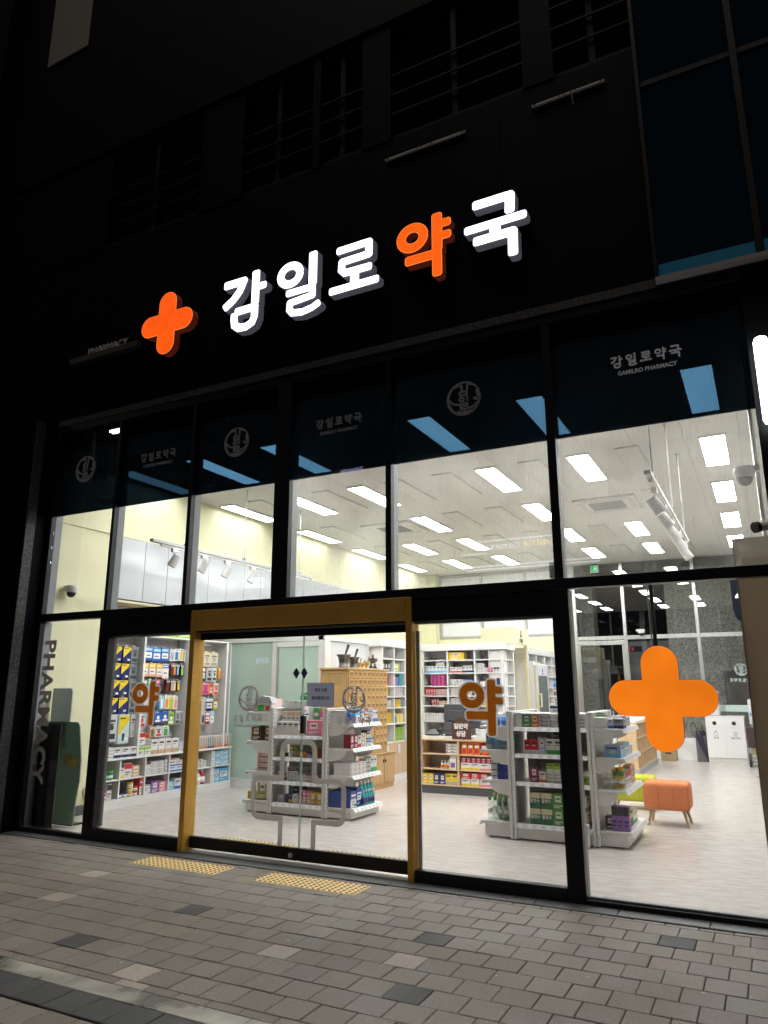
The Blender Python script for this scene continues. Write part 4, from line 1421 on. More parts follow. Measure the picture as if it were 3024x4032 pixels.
def hang(y, x, z, items, kw=1.42, kh=1.2):
    """packs on hooks, facing +x"""
    u = 0.0
    for it in items:
        if isinstance(it, (int, float)):
            u += it
            continue
        label, col, w, h, style, acc, n = it
        for i in range(n):
            put('hanging_pack', pack_mesh(w * kw, h * kh, style, acc, .06), C[col] if isinstance(col, str) else col, (x + random.uniform(-.015, .015), y + u + w / 2, z + random.uniform(-.006, .006)), PI / 2, label, 'hanging pack', (label + ', a row') if n > 1 else None, .06)
            u += w * kw + .003

# ------------------------------------------------------------------ left wall: shelving, overhead cabinet
ws = thing('wall_shelving', 'long white shelving with hooks and cubbies along the left wall', 'shelving', (-8.1, 2.65, 0))
BAYS = [1.33, 1.62, 2.08, 2.55, 3.015, 3.48, 3.93]
b = MB(); b.box(-8.31, -7.9, 1.33, 3.955, 0, .105, 0, .002); b.build('plinth', WHITE, ws)
b = MB(); b.box(-8.31, -7.885, 1.33, 3.955, .62, .645, 0, .002); b.build('bench_top', WHITE, ws)
b = MB(); b.box(-8.31, -7.905, 1.33, 3.955, .106, .12); b.build('shelf', WHITE, ws)
for a, c in zip(BAYS, BAYS[1:]):
    b = MB(); b.box(-8.30, -7.905, a + .011, c - .011, .355, .37); b.build('shelf', WHITE, ws)
for a in BAYS:
    b = MB(); b.box(-8.31, -7.902, a - .01, a + .01, .1205, .619); b.build('divider', WHITE, ws)
b = MB(); b.box(-8.318, -8.305, 1.33, 3.955, .0, 2.72); b.build('back_panel', GREYB, ws)
b = MB()
for k in range(14): b.box(-8.13, -8.122, 1.35, 3.72, .70 + k * .115, .80 + k * .115)
b.box(-8.16, -8.131, 1.35, 3.72, .65, 2.3)
b.build('slat_panel', GREYB, ws)
for a in (1.36, 1.91, 2.83, 3.735):
    b = MB(); b.box(-8.30, -7.90, a - .018, a + .018, .646, 2.28, 0, .002); b.build('upright', WHITE, ws)
b = MB(); b.box(-8.30, -7.90, 1.34, 3.76, 2.2805, 2.305, 0, .002); b.build('top_shelf', WHITE, ws)
b = MB()
for z in (2.14, 1.91, 1.68, 1.45, 1.22):
    for y in np.arange(1.45, 3.7, .155):
        b.tube((-8.125, y, z + .012), (-7.94, y, z + .018), .003, n=5)
b.build('hooks', STEEL, ws, kind='stuff')

oc = thing('overhead_cabinet', 'row of glossy grey cabinet doors high on the left wall', 'cabinet', (-7.9, 4.8, 2.75))
y = 1.325
k = 0
while y < 8.3:
    b = MB(); b.box(-7.965, -7.915, y + .003, min(8.3, y + .463) - .003, 2.775, 3.645, 0, .003); b.build('cabinet_door', GREYPAN, oc)
    y += .463
b = MB(); b.box(-7.968, -7.955, 1.322, 8.302, 2.76, 3.655); b.build('carcass', DGREY, oc)
b = MB(); b.box(-8.3, -7.92, 1.33, 3.95, 2.73, 2.758); b.build('soffit', CREAM, oc)

XH = -8.0
def H(y, z, items): hang(y, XH, z, items)
for i, z in enumerate((2.13, 1.90, 1.67, 1.44)):
    H(1.42, z, [('yellow and navy hanging pack on the left wall, %s hook row' % ('topmost', 'second', 'third', 'fourth')[i], 'navy', .11, .18, 1, 'yellow', 2), .005, ('clear and black hanging pack beside the yellow ones, %s hook row' % ('topmost', 'second', 'third', 'fourth')[i], (.22, .24, .26), .10, .19, 3, 'ink', 1)])
H(1.42, 1.21, [('large grey support pack on the lowest hooks at the near end', (.62, .62, .64), .13, .30, 3, 'ink', 1), ('large white pack with yellow top on the lowest hooks', (.55, .7, .72), .14, .32, 1, 'yellow', 1), ('narrow clear pack at the end of the lowest hooks', (.5, .52, .5), .07, .26, 3, 'grey', 1)])
H(1.98, 2.14, [('blue and white pad pack on the top hooks', 'blue', .115, .16, 0, 'sky', 3), .02, ('white slipper shaped pack on the top hooks', 'white', .07, .15, 2, 'grey', 1), ('white pack with blue insert on the top hooks', 'white', .07, .15, 2, 'blue', 1), ('white pack with yellow insert on the top hooks', 'white', .07, .15, 2, 'yellow', 1), ('white pack with orange insert on the top hooks', 'white', .07, .15, 2, 'orange', 1)])
H(1.95, 1.91, [('yellow topped cream pack on the second hooks', 'peach', .10, .16, 0, 'yellow', 3), ('white and blue pack hanging lower on the second hooks', 'white', .09, .18, 0, 'blue', 1), ('slim black and dark brush on the second hooks', 'maroon', .045, .14, 2, 'ink', 1), ('slim pack with orange brush on the second hooks', 'black', .05, .14, 2, 'orange', 1), ('slim pack with sky blue brush on the second hooks', 'black', .05, .14, 2, 'sky', 1), ('slim pack with lime brush on the second hooks', 'black', .05, .14, 2, 'lime', 1)])
H(1.95, 1.68, [('pink pack behind the brown letter sticker', 'pink', .10, .16, 0, 'white', 1), ('teal pack behind the brown letter sticker', 'teal', .09, .17, 0, 'lime', 1), ('magenta pack with white front on the third hooks', 'magenta', .08, .17, 0, 'pink', 1), .12, ('dark slim pack on the third hooks', 'maroon', .05, .14, 2, 'ink', 1), ('slim pack with peach brush on the third hooks', 'black', .05, .14, 2, 'tan', 1), ('slim pack with cream brush on the third hooks', 'black', .05, .14, 2, 'cream', 1), ('slim pack with yellow brush on the third hooks', 'black', .05, .14, 2, 'yellow', 1)])
H(1.97, 1.45, [('white net pack on the fourth hooks', 'white', .10, .15, 3, 'red', 2), .08, ('pale blue comb pack on the fourth hooks', 'sky', .065, .16, 2, 'white', 1), ('orange comb pack on the fourth hooks', 'white', .07, .16, 2, 'orange', 1), ('yellow and pink comb pack on the fourth hooks', 'yellow', .07, .16, 2, 'lime', 1), ('magenta pack at the end of the fourth hooks', 'white', .06, .16, 2, 'pink', 1)])
H(1.95, 1.22, [('black scissors in a clear pack on the fifth hooks', (.55, .56, .56), .12, .17, 3, 'red', 1), .14, ('blue round tape pack on the fifth hooks', 'blue', .10, .12, 3, 'white', 2), ('green pack under the blue tape packs', 'lime', .09, .15, 3, 'white', 1), ('grey nozzle pack on the fifth hooks', 'grey', .07, .16, 3, 'ink', 2)])
H(2.2, 1.02, [('brown plaster pack low on the hooks', 'tan', .07, .12, 2, 'brown', 1), ('white card with line drawing low on the hooks', 'white', .10, .12, 3, 'red', 1), ('white and green card low on the hooks', 'white', .09, .12, 2, 'green', 1)])
H(3.05, 2.12, [('cream mask pouch on the top hooks by the partition', 'cream', .13, .19, 3, 'grey', 3), ])
H(2.87, 2.12, [('red slim card on the top hooks behind the gold post', 'maroon', .04, .18, 2, 'ink', 1)])
H(3.0, 1.88, [('pale blue mask pack behind the gold post', 'sky', .11, .18, 0, 'ink', 1), .03, ('purple and white mask pack on the second hooks', 'navy', .10, .18, 0, 'white', 1), ('silver mask pack on the second hooks', 'silver', .10, .18, 3, 'ink', 1), ('white mask pack with black dots on the second hooks', 'white', .08, .18, 3, 'ink', 1), .01, ('orange tube pack on the second hooks', 'gold', .05, .14, 2, 'orange', 1)])
H(2.98, 1.64, [('white mask pack with pink top', 'white', .10, .17, 0, 'pink', 1), .02, ('white pack with red side on the third hooks', 'white', .07, .17, 3, 'red', 1), ('pink cat mask pack on the third hooks', 'pink', .13, .15, 3, 'magenta', 1), ('orange pack beside the pink mask pack', 'orange', .07, .14, 3, 'cream', 1), ('pale pink pack on the third hooks by the partition', 'lpink', .08, .16, 3, 'red', 1)])
H(3.0, 1.42, [('yellow and red slim pack behind the gold post', 'yellow', .06, .18, 2, 'red', 1), .12, ('white and red tall pack on the fourth hooks', 'white', .06, .20, 2, 'red', 1), ('white slim tall pack on the fourth hooks', 'white', .05, .19, 2, 'grey', 1), ('navy pack with a white figure on the fourth hooks', 'navy', .12, .17, 0, 'white', 1), ('colourful pack with yellow base on the fourth hooks', 'yellow', .07, .15, 0, 'navy', 1)])
H(2.95, 1.19, [('lime and white pack on the lowest hooks by the partition', 'lime', .08, .15, 0, 'white', 2), ('clear interdental pack on the lowest hooks by the partition', (.6, .62, .64), .06, .15, 2, 'navy', 2), ('red and white pack on the lowest hooks by the partition', 'red', .08, .15, 0, 'white', 1), ('white and sky pack at the end of the lowest hooks', 'white', .07, .15, 0, 'sky', 1)])
row((-7.93, 1.95, 2.305, 'E'), [('carton', 'large green carton on the top shelf of the left wall', 'lime', (.30, .12, .18), 3, dict(style=4, acc='green', gap=.02))])
row((-7.93, 1.40, 2.305, 'E'), [('carton', 'orange and lilac carton on the top shelf near the first pane', 'orange', (.30, .12, .16), 1, dict(style=1, acc='purple'))])
row((-7.93, 3.1, 2.22, 'E'), [('carton', 'round cornered green and blue carton on the top shelf by the partition', 'green', (.26, .1, .16), 1, dict(style=1, acc='blue'))])
row((-7.885, 1.36, .645, 'E'), [('carton', 'white box with black print at the near end of the bench top', 'white', (.12, .16, .14), 1, dict(style=3, acc='red')), ('carton', 'white plaster box with navy arched base on the bench top', 'white', (.14, .16, .13), 3, dict(style=2, acc='navy', gap=.004)),
    ('carton', 'white box with green edge beside the navy arched boxes', 'white', (.12, .14, .12), 2, dict(style=5, acc='lime')), ('carton', 'tall white box with gold print on the bench top', 'white', (.13, .2, .20), 4, dict(style=2, acc='tan', gap=.01)), ('carton', 'small lilac box between the tall boxes and the gold post', (.55, .5, .65), (.08, .12, .14), 2, dict(style=1))])
row((-7.93, 2.02, .775, 'E'), [('carton', 'white and red box standing behind the bench boxes', 'white', (.12, .06, .17), 1, dict(style=5, acc='red', off=.08)), ('carton', 'cream and red box standing behind the bench boxes', 'cream', (.1, .06, .15), 1, dict(style=5, acc='red', off=.08))])
row((-7.885, 3.2, .645, 'E'), [('toothbrush_pack', 'orange footed toothbrush pack at the gold post', 'white', (.034, .05, .19), 4, dict(acc='orange', style=6, gap=.008)), ('toothbrush_pack', 'navy footed toothbrush pack on the bench top', 'white', (.034, .05, .19), 4, dict(acc='navy', style=6, gap=.008)), ('toothbrush_pack', 'amber toothbrush pack on the bench top', 'white', (.034, .05, .19), 4, dict(acc='orange', style=6, gap=.008)), ('toothbrush_pack', 'maroon toothbrush pack on the bench top', 'white', (.034, .05, .2), 4, dict(acc='red', style=6, gap=.008)), ('toothbrush_pack', 'green and silver toothbrush pack at the partition end', 'silver', (.034, .05, .2), 2, dict(acc='lime', style=6, gap=.008))])
Zm, Zl = .37, .12
def cub(i, z, items): row((-7.905, BAYS[i] + .02, z, 'E'), items)
cub(0, Zm, [('jar', 'green tin in the near cubby of the left shelving', 'green', (.05, .12), 2, dict(cap='green'))])
cub(0, Zl, [('carton', 'red and white spray box in the lowest near cubby', 'red', (.09, .1, .12), 1, dict(style=1)), ('carton', 'tall white box with dark top in the lowest near cubby', 'white', (.08, .12, .2), 1, dict(style=5, acc='ink')), ])
cub(1, Zm, [('carton', 'yellow fronted slim white box in the second cubby', 'white', (.07, .06, .14), 1, dict(style=2, acc='yellow')), ('carton', 'white box with red lid in the second cubby', 'white', (.14, .16, .19), 1, dict(style=5, acc='red')), ('carton', 'tan carton with brown print in the second cubby', 'tan', (.13, .14, .15), 1, dict(style=4, acc='brown'))])
cub(1, Zl, [('jar', 'navy lidded jar in the second lowest cubby', 'white', (.045, .07), 2, dict(cap='navy')), ('jar', 'yellow jar stacked three high in the second lowest cubby', 'cream', (.045, .06), 1, dict(cap='yellow', stack=3)), ('jar', 'red lidded jar stack in the second lowest cubby', 'white', (.04, .065), 1, dict(cap='red', stack=2)), ('carton', 'tall red carton at the back of the second lowest cubby', 'red', (.1, .12, .22), 1, dict(style=1))])
cub(2, Zm, [('carton', 'grey and white small box stack in the third cubby', 'silver', (.1, .12, .07), 1, dict(style=1, stack=2)), ('carton', 'white glove box stacked in the third cubby', 'white', (.13, .16, .085), 2, dict(style=3, acc='grey', stack=2)), ('carton', 'lilac slim upright box in the third cubby', (.62, .6, .72), (.05, .14, .18), 1, dict(style=3, acc='purple'))])
cub(2, Zl, [('carton', 'grey and white flat box in the third lowest cubby', 'grey', (.13, .16, .12), 1, dict(style=1, acc='grey')), ('carton', 'purple print box in the third lowest cubby', 'purple', (.15, .18, .15), 1, dict(style=4, acc='pink')), ('carton', 'pink print box in the third lowest cubby', 'pink', (.13, .18, .14), 1, dict(style=4, acc='red'))])
cub(3, Zm, [('carton', 'white and blue wipes box stacked in the fourth cubby', 'white', (.15, .16, .075), 2, dict(style=2, acc='blue', stack=2)), ('carton', 'white box with navy edge beside the wipes', 'white', (.07, .12, .13), 1, dict(style=2, acc='navy'))])
cub(3, Zl, [('carton', 'blue print box in the fourth lowest cubby', 'sky', (.13, .14, .12), 1, dict(style=4, acc='yellow')), ('carton', 'white and blue pouch box in the fourth lowest cubby', 'white', (.14, .14, .14), 1, dict(style=2, acc='blue')), ('bottle', 'white pump bottle in the fourth lowest cubby', 'white', (.035, .19), 2, dict(cap='white', lab='navy'))])
row((-7.92, 2.6, .5205, 'E'), [('carton', 'flat red box lying on top of the wipes boxes', 'red', (.2, .12, .035), 1, dict(style=1, acc='red'))])
cub(4, Zm, [('carton', 'small white box pile behind the gold post', 'white', (.09, .12, .06), 3, dict(style=3, acc='ink', stack=2)), ('carton', 'white and black slim box in the fifth cubby', 'white', (.06, .1, .1), 1, dict(style=3, acc='ink'))])
cub(4, Zl, [('bottle', 'red bottle with white cap in the fifth lowest cubby', 'red', (.04, .2), 1, dict(lab='yellow')), ('bottle', 'white bottle with navy label in the fifth lowest cubby', 'white', (.042, .2), 2, dict(lab='white')), ('bottle', 'larger red bottle with white cap in the fifth lowest cubby', 'red', (.05, .22), 1, dict(lab='white'))])
cub(5, Zm, [('carton', 'white bandage box column in the last cubby', 'white', (.09, .12, .11), 1, dict(style=3, acc='sky', stack=2)), ('carton', 'light blue box stacked in the last cubby', 'sky', (.11, .14, .11), 1, dict(style=0, stack=2)), ('carton', 'wide light blue box stacked in the last cubby', 'sky', (.19, .16, .075), 1, dict(style=0, stack=3))])
cub(5, Zl, [('carton', 'white bandage box column in the lowest last cubby', 'white', (.09, .12, .075), 1, dict(style=3, acc='tan', stack=3)), ('carton', 'light blue box stacked in the lowest last cubby', 'sky', (.11, .14, .10), 1, dict(style=0, stack=2)), ('carton', 'wide blue carton in the lowest last cubby', (.1, .38, .62), (.2, .18, .2), 1, dict(style=0))])

# standee in the first pane
t = thing('display_standee', 'tall green and black cardboard standee behind the leftmost pane', 'standee', (-7.62, .42, 0))
def rp(x0, x1, z0, z1, r):
    pts = [(x0, z0), (x1, z0)]
    for k in range(7):
        a = k / 6 * PI / 2
        pts.append((x1 - r + r * math.cos(a), z1 - r + r * math.sin(a)))
    pts.append((x0, z1))
    return pts
b = MB(); b.prism([(-7.92, .02), (-7.33, .02), (-7.32, .3), (-7.285, .5), (-7.29, .75), (-7.34, 1.0), (-7.36, 1.12), (-7.40, 1.165), (-7.92, 1.165)], .415, .43, 'y', 0); b.build('green_board', GRNBOARD, t)
b = MB(); b.prism([(-7.70, .03), (-7.33, .03), (-7.33, 1.16), (-7.70, 1.16)], .128, .14, 'y', 0); b.build('black_board', CHAR, t)
b = MB(); b.prism(rp(-7.92, -7.575, .9, 1.56, .05), .445, .46, 'y', 0); b.build('grey_board', trans('grey_card', (.46, .49, .50), .55), t)
b = MB(); b.mesh_in(text_mesh('제놀', .13, .003, .006), 0, up_m((-7.455, .41, .72), rot=-.12)); b.build('print', YTXT, t)
b = MB(); b.box(-7.9, -7.4, .462, .62, .0, .02); b.build('foot', CHAR, t)
t = thing('wall_socket', 'white socket box low on the left yellow wall by the baseboard', 'socket', (-7.93, 1.12, .25))
b = MB(); b.box(-7.95, -7.905, 1.07, 1.17, .19, .32, 0, .006); b.build('box', PLASTIC, t)
b = MB(); b.box(-7.906, -7.902, 1.09, 1.15, .22, .29); b.build('face', GPLAST, t)

# ------------------------------------------------------------------ glass partition room
gp = thing('glass_partition', 'white framed partition with frosted green panes and a door', 'partition', (-7.0, 4.0, 0))
b = MB()
b.box(-8.3, -6.2, 3.985, 4.05, 2.305, 2.38); b.box(-8.3, -8.04, 3.985, 4.05, .15, 2.30); b.box(-7.18, -7.10, 3.985, 4.05, .0, 2.30); b.box(-6.29, -6.17, 3.985, 4.05, 0, 2.38)
b.box(-8.3, -7.185, 3.985, 4.05, 0, .148); b.box(-7.097, -6.293, 3.99, 4.045, 2.215, 2.30)
b.build('frame', WHITE, gp)
b = MB(); b.box(-8.04, -7.18, 4.012, 4.024, .148, 2.305); b.build('pane', FROST, gp)
b = MB(); b.box(-7.07, -6.30, 4.012, 4.024, .05, 2.21); dd = b.build('door', FROST, gp)
b = MB(); b.box(-7.096, -7.071, 3.995, 4.04, .01, 2.212); b.box(-7.0, -6.3, 3.995, 4.04, .01, .048); b.build('rail', STEEL, dd)
b = MB(); b.box(-6.23, -6.17, 4.051, 5.46, 2.30, 2.38); b.box(-6.23, -6.17, 4.051, 5.46, 0, .3); b.box(-6.23, -6.17, 4.051, 4.16, .301, 2.299); b.box(-6.23, -6.17, 5.38, 5.46, .301, 2.299); b.build('side_frame', WHITE, gp)
b = MB(); b.box(-6.21, -6.195, 4.161, 5.379, .302, 2.298); b.build('side_pane', FROSTW, gp)

# ------------------------------------------------------------------ drawer cabinet
mc = thing('drawer_cabinet', 'oak cabinet full of small labelled drawers', 'drawer cabinet', (-5.9, 4.5, 0))
X1 = -5.67
b = MB(); b.box(-6.165, X1 - .012, 3.86, 5.15, .58, 1.83, 0, .004); b.build('body', OAK, mc)
b = MB(); b.box(-6.168, X1 + .02, 3.83, 5.18, 1.8305, 1.865, 0, .006); b.build('top', OAK, mc)
b = MB(); b.box(-6.12, -5.74, 3.848, 3.858, .62, 1.60); b.box(-6.15, -5.70, 3.85, 3.859, 1.78, 1.82); b.build('side_panel', OAKD, mc)
dm = MB(); dm.box(-.012, .012, -.066, .066, -.055, .055, 0, .004)
for q in (-.03, 0, .03):
    dm.box(.0122, .0132, q - .010, q + .010, .005, .028, 1); dm.box(.0122, .0131, q - .006, q + .008, -.018, .0, 1)
dm.box(.0122, .02, -.008, .008, -.03, -.018, 2)
dme = dm.mesh('drawer', [OAKD, mat('drawer_ink', (.09, .04, .015), .6), BRASS])
nd = 0
for r in range(10):
    for c_ in range(9):
        if r >= 7 and c_ < 6: continue
        o = bpy.data.objects.new('drawer', dme); COL.objects.link(o); o.parent = mc
        o.location = Vector((X1 - .002, 3.945 + c_ * .1408, 1.765 - r * .1205)) - mc.location
b = MB(); b.box(X1 - .013, X1 + .006, 3.88, 4.69, .61, .955, 0, .003); dr = b.build('lower_door', OAK, mc)
b = MB(); b.box(X1 + .006, X1 + .02, 4.62, 4.64, .78, .82); b.build('knob', INK, dr)
b = MB(); b.box(-6.16, X1 + .01, 3.9, 5.13, .545, .58); b.build('rail', OAK, mc)
lc = thing('oak_base_cabinet', 'low oak cabinet with two doors under the drawer cabinet', 'cabinet', (-5.9, 4.6, 0))
b = MB(); b.box(-6.165, -5.66, 3.84, 5.40, .06, .52, 0, .004); b.box(-6.165, -5.665, 3.86, 5.38, 0, .059); b.build('body', OAK, lc)
b = MB(); b.box(-6.168, -5.64, 3.82, 5.42, .5205, .543, 0, .004); b.build('top', OAK, lc)
for a, c_ in ((3.88, 4.62), (4.63, 5.0), (5.01, 5.37)):
    b = MB(); b.box(-5.66, -5.645, a, c_, .09, .50, 0, .003); dr = b.build('cabinet_door', OAK, lc)
    ky = c_ - .03 if c_ < 5.1 else a + .03
    b = MB(); b.box(-5.645, -5.63, ky - .01, ky + .01, .40, .44); b.build('knob', INK, dr)

def mortar(x, y, r, h, m, lab, cat='mortar'):
    t = thing('mortar', lab, cat, (x, y, 1.866), 'mortars and cups on the drawer cabinet')
    b = MB(); b.lathe([(r * .72, 0), (r * .72, h * .1), (r * .62, h * .15), (r * .75, h * .75), (r * .95, h * .9), (r, h), (r * .8, h), (r * .6, h * .5)], (x, y, 1.866), 16); b.build('bowl', m, t, smooth=True)
    b = MB(); b.tube((x, y, 1.866 + h * .55), (x + r * .5, y + r * .4, 1.866 + h * 1.75), r * .12, r * .2, 8); b.build('pestle', m, t)
mortar(-5.82, 3.98, .115, .2, PEWTER, 'largest pewter mortar with pestle on the drawer cabinet')
mortar(-5.80, 4.25, .10, .17, PEWTER, 'second pewter mortar with pestle on the drawer cabinet')
mortar(-5.80, 4.43, .055, .09, BRASS, 'small brass mortar nearest the pewter ones')
mortar(-5.80, 4.55, .045, .08, BRASS, 'smallest brass mortar in the middle of the cabinet top')
mortar(-5.80, 4.69, .05, .11, BRASS, 'brass goblet shaped mortar beside the black footed cup')
t = thing('ornate_cup', 'silver cup on black feet at the right end of the drawer cabinet', 'cup', (-5.8, 4.9, 1.866), 'mortars and cups on the drawer cabinet')
b = MB()
for s in (-1, 1): b.lathe([(.045, 0), (.03, .03), (.012, .06), (.012, .09)], (-5.8, 4.9 + s * .07, 1.866), 10)
b.build('foot', INK, t)
b = MB(); b.lathe([(.02, .09), (.05, .11), (.07, .15), (.075, .17)], (-5.8, 4.9, 1.866), 14); b.box(-5.83, -5.77, 4.78, 5.02, 1.99, 2.005); b.lathe([(.02, .17), (.015, .22), (.004, .24)], (-5.8, 4.9, 1.866), 10); b.build('bowl', PEWTER, t)

# ------------------------------------------------------------------ white shelf units behind
def unit(name, lab, fc, o, W, D, cols, levels, top, corn, mtl=WHITE, back=None, base=None, plinth=None):
    """open shelf unit; local u along the front, d into the unit"""
    t = thing(name, lab, 'shelving', (o[0], o[1], 0))
    def bx(mb, u0, u1, d0, d1, z0, z1, bev=0):
        if fc == 'S': mb.box(o[0] + u0, o[0] + u1, o[1] + d0, o[1] + d1, z0, z1, 0, bev)
        else: mb.box(o[0] - d1, o[0] - d0, o[1] + u0, o[1] + u1, z0, z1, 0, bev)
    zb = min(levels)
    b = MB(); bx(b, 0, W, D - .012, D, 0, top - .01); b.build('back_panel', back or GREYB, t)
    for u in cols:
        b = MB(); bx(b, u - .016, u + .016, 0, D - .013, zb, top - .02, .002); b.build('divider', mtl, t)
    for z in levels:
        for a, c_ in zip(cols, cols[1:]):
            b = MB(); bx(b, a + .0165, c_ - .0165, .004, D - .0135, z - .022, z, .001); b.build('shelf', mtl, t)
    b = MB(); bx(b, -.02, W + .02, -.02, D + .01, top - .02, top + corn, .003); b.build('cornice', mtl, t)
    if base:
        b = MB(); bx(b, 0, W, .01, D - .013, .1, zb - .0225, .002); b.build('base_cupboard', base, t)
        b = MB(); bx(b, 0, W, -.01, D - .013, 0, .099); b.build('plinth', plinth or WHITE, t)
    return t
unit('side_shelf', 'tall white shelving behind the oak drawer cabinet, wood cupboard below', 'E', (-5.94, 5.47), 1.62, .3, [.05, .5, .96, 1.42, 1.6], [2.07, 1.84, 1.60, 1.42, 1.23, .96, .65], 2.29, .11, base=LAMW)
unit('back_shelf', 'wide white shelving full of cartons behind the counter', 'S', (-5.93, 7.12), 1.64, .32, [.02, .535, 1.085, 1.6], [2.08, 1.84, 1.60, 1.42, 1.24, .96, .70], 2.27, .11, base=WHITE)
unit('end_shelf', 'narrow empty white shelving round the corner of the back shelf', 'E', (-4.28, 7.13), .62, .3, [.04, .6], [2.08, 1.84, 1.60, 1.42, 1.24, .96], 2.27, .11, base=WHITE)
unit('far_shelf', 'white pigeonhole shelving beside the fridge', 'E', (-4.32, 8.85), 2.3, .3, [.03, .6, 1.25, 1.85, 2.25], [2.05, 1.80, 1.57, 1.39, 1.22, .96], 2.26, .11, base=WHITE)

def sd(y, z, items): row((-5.945, y, z, 'E'), items)
sd(5.56, 1.84, [('carton', 'black box trio on the side shelf', 'black', (.1, .12, .15), 3, dict(style=4, acc='grey'))])
sd(6.0, 1.84, [('carton', 'olive and yellow box on the side shelf', 'olive', (.24, .14, .16), 1, dict(style=4, acc='yellow'))])
sd(5.6, 1.60, [('carton', 'red box on the side shelf behind the cabinet', 'red', (.18, .12, .16), 1, dict(style=3, acc='white'))])
sd(5.99, 1.60, [('carton', 'pink small box stack on the side shelf', 'pink', (.12, .12, .05), 1, dict(style=3, acc='red', stack=3)), ('carton', 'blue small box stack on the side shelf', 'blue', (.11, .12, .05), 1, dict(style=3, acc='white', stack=3)), ('carton', 'green small box stack on the side shelf', 'teal', (.12, .12, .05), 1, dict(style=3, acc='green', stack=4))])
sd(5.62, 1.42, [('carton', 'yellow upright box on the side shelf', 'yellow', (.16, .1, .14), 1, dict(style=3, acc='red'))])
sd(5.99, 1.42, [('carton', 'white and pink small box stack on the side shelf', 'white', (.09, .12, .038), 4, dict(style=3, acc='pink', stack=4, gap=.003))])
sd(5.56, 1.23, [('carton', 'white and navy box pile on the side shelf', 'white', (.1, .12, .04), 3, dict(style=3, acc='navy', stack=3))])
sd(5.99, 1.23, [('carton', 'navy upright box on the side shelf', 'navy', (.06, .1, .15), 1, dict(style=3, acc='yellow')), ('carton', 'yellow box pair on the side shelf', 'yellow', (.11, .12, .13), 2, dict(style=3, acc='navy')), ('carton', 'blue and yellow slim box on the side shelf', 'blue', (.06, .1, .13), 1, dict(style=3, acc='yellow'))])
sd(5.62, .96, [('carton', 'yellow box pile low on the side shelf', 'yellow', (.14, .12, .045), 2, dict(style=3, acc='tan', stack=4))])
sd(5.99, .96, [('carton', 'blue and tan box low on the side shelf', 'blue', (.12, .12, .17), 1, dict(style=5, acc='tan')), ('carton', 'yellow and green box low on the side shelf', 'yellow', (.12, .12, .075), 2, dict(style=4, acc='green', stack=2))])
sd(5.62, .65, [('carton', 'yellow and white tall box at the bottom of the side shelf', 'yellow', (.1, .1, .18), 1, dict(style=1))])
sd(5.99, .65, [('carton', 'lime green box wall at the bottom of the side shelf', 'lime', (.12, .14, .075), 3, dict(style=3, acc='green', stack=3, gap=.003))])
for y in (5.66, 6.1):
    t = thing('tag_label', 'white tag hanging on the wood cupboard, %s one' % ('left' if y < 6 else 'right'), 'tag', (-5.93, y, .55))
    b = MB(); b.box(-5.944, -5.938, y, y + .09, .45, .60, 0, .002); b.build('card', PLASTIC, t)

def bk(x, z, items): row((x, 7.12, z, 'S'), items)
bk(-5.86, 1.84, [('carton', 'white box with blue diagonal foot on the back shelf', 'white', (.075, .12, .125), 6, dict(style=2, acc='sky', gap=.002))])
bk(-5.64, 1.965, [('carton', 'white plain box on top of the blue footed row', 'white', (.085, .1, .08), 2, dict(style=3, acc='grey', gap=.002))])
bk(-5.75, 1.60, [('carton', 'crimson striped flat box in the tall crimson pile', 'magenta', (.075, .1, .042), 4, dict(style=3, acc='white', stack=5, gap=.001))])
bk(-5.86, 1.42, [('carton', 'dark red box on the back shelf under the crimson pile', 'red', (.05, .12, .13), 4, dict(style=4, acc='red', gap=.002)), ('carton', 'pale peach flat box in a pile on the back shelf', 'lpink', (.085, .1, .04), 3, dict(style=3, acc='pink', stack=3, gap=.001))])
bk(-5.74, 1.24, [('carton', 'dark red box with white dots, lowest red boxes', (.3, .02, .02), (.05, .12, .12), 3, dict(style=4, acc='red', gap=.002)), ('carton', 'cream flat box beside the lowest red boxes', 'cream', (.1, .1, .04), 2, dict(style=3, acc='tan', stack=2, gap=.001))])
bk(-5.90, .96, [('carton', 'white box with pink rose mark in the row beside the monitor', 'white', (.052, .1, .14), 7, dict(style=4, acc='pink', gap=.003))])
bk(-5.37, 2.08, [('carton', 'big yellow display box on the top of the back shelf', 'yellow', (.3, .2, .135), 1, dict(style=4, acc='brown'))])
bk(-5.35, 1.84, [('carton', 'white over red box pair on the back shelf', 'white', (.115, .12, .10), 2, dict(style=2, acc='red', gap=.002)), .02, ('carton', 'white over navy box on the back shelf', 'white', (.062, .1, .125), 3, dict(style=2, acc='navy', gap=.002))])
bk(-5.35, 1.60, [('carton', 'white small box stack right of the crimson pile', 'white', (.062, .1, .058), 4, dict(style=3, acc='grey', stack=2, gap=.002)), ('carton', 'blue and white small box stack behind the ring of the sticker', 'blue', (.06, .1, .055), 3, dict(style=1, stack=2, gap=.002))])
bk(-5.35, 1.42, [('carton', 'white grey striped box stack left of the letter sticker', 'white', (.07, .1, .036), 5, dict(style=3, acc='grey', stack=4, gap=.002)), ('carton', 'orange and white box seen through the sticker ring', 'orange', (.06, .1, .13), 1, dict(style=1, acc='red'))])
bk(-5.35, 1.24, [('carton', 'white lilac striped box stack above the monitor', 'white', (.07, .1, .033), 5, dict(style=3, acc='purple', stack=4, gap=.002))])
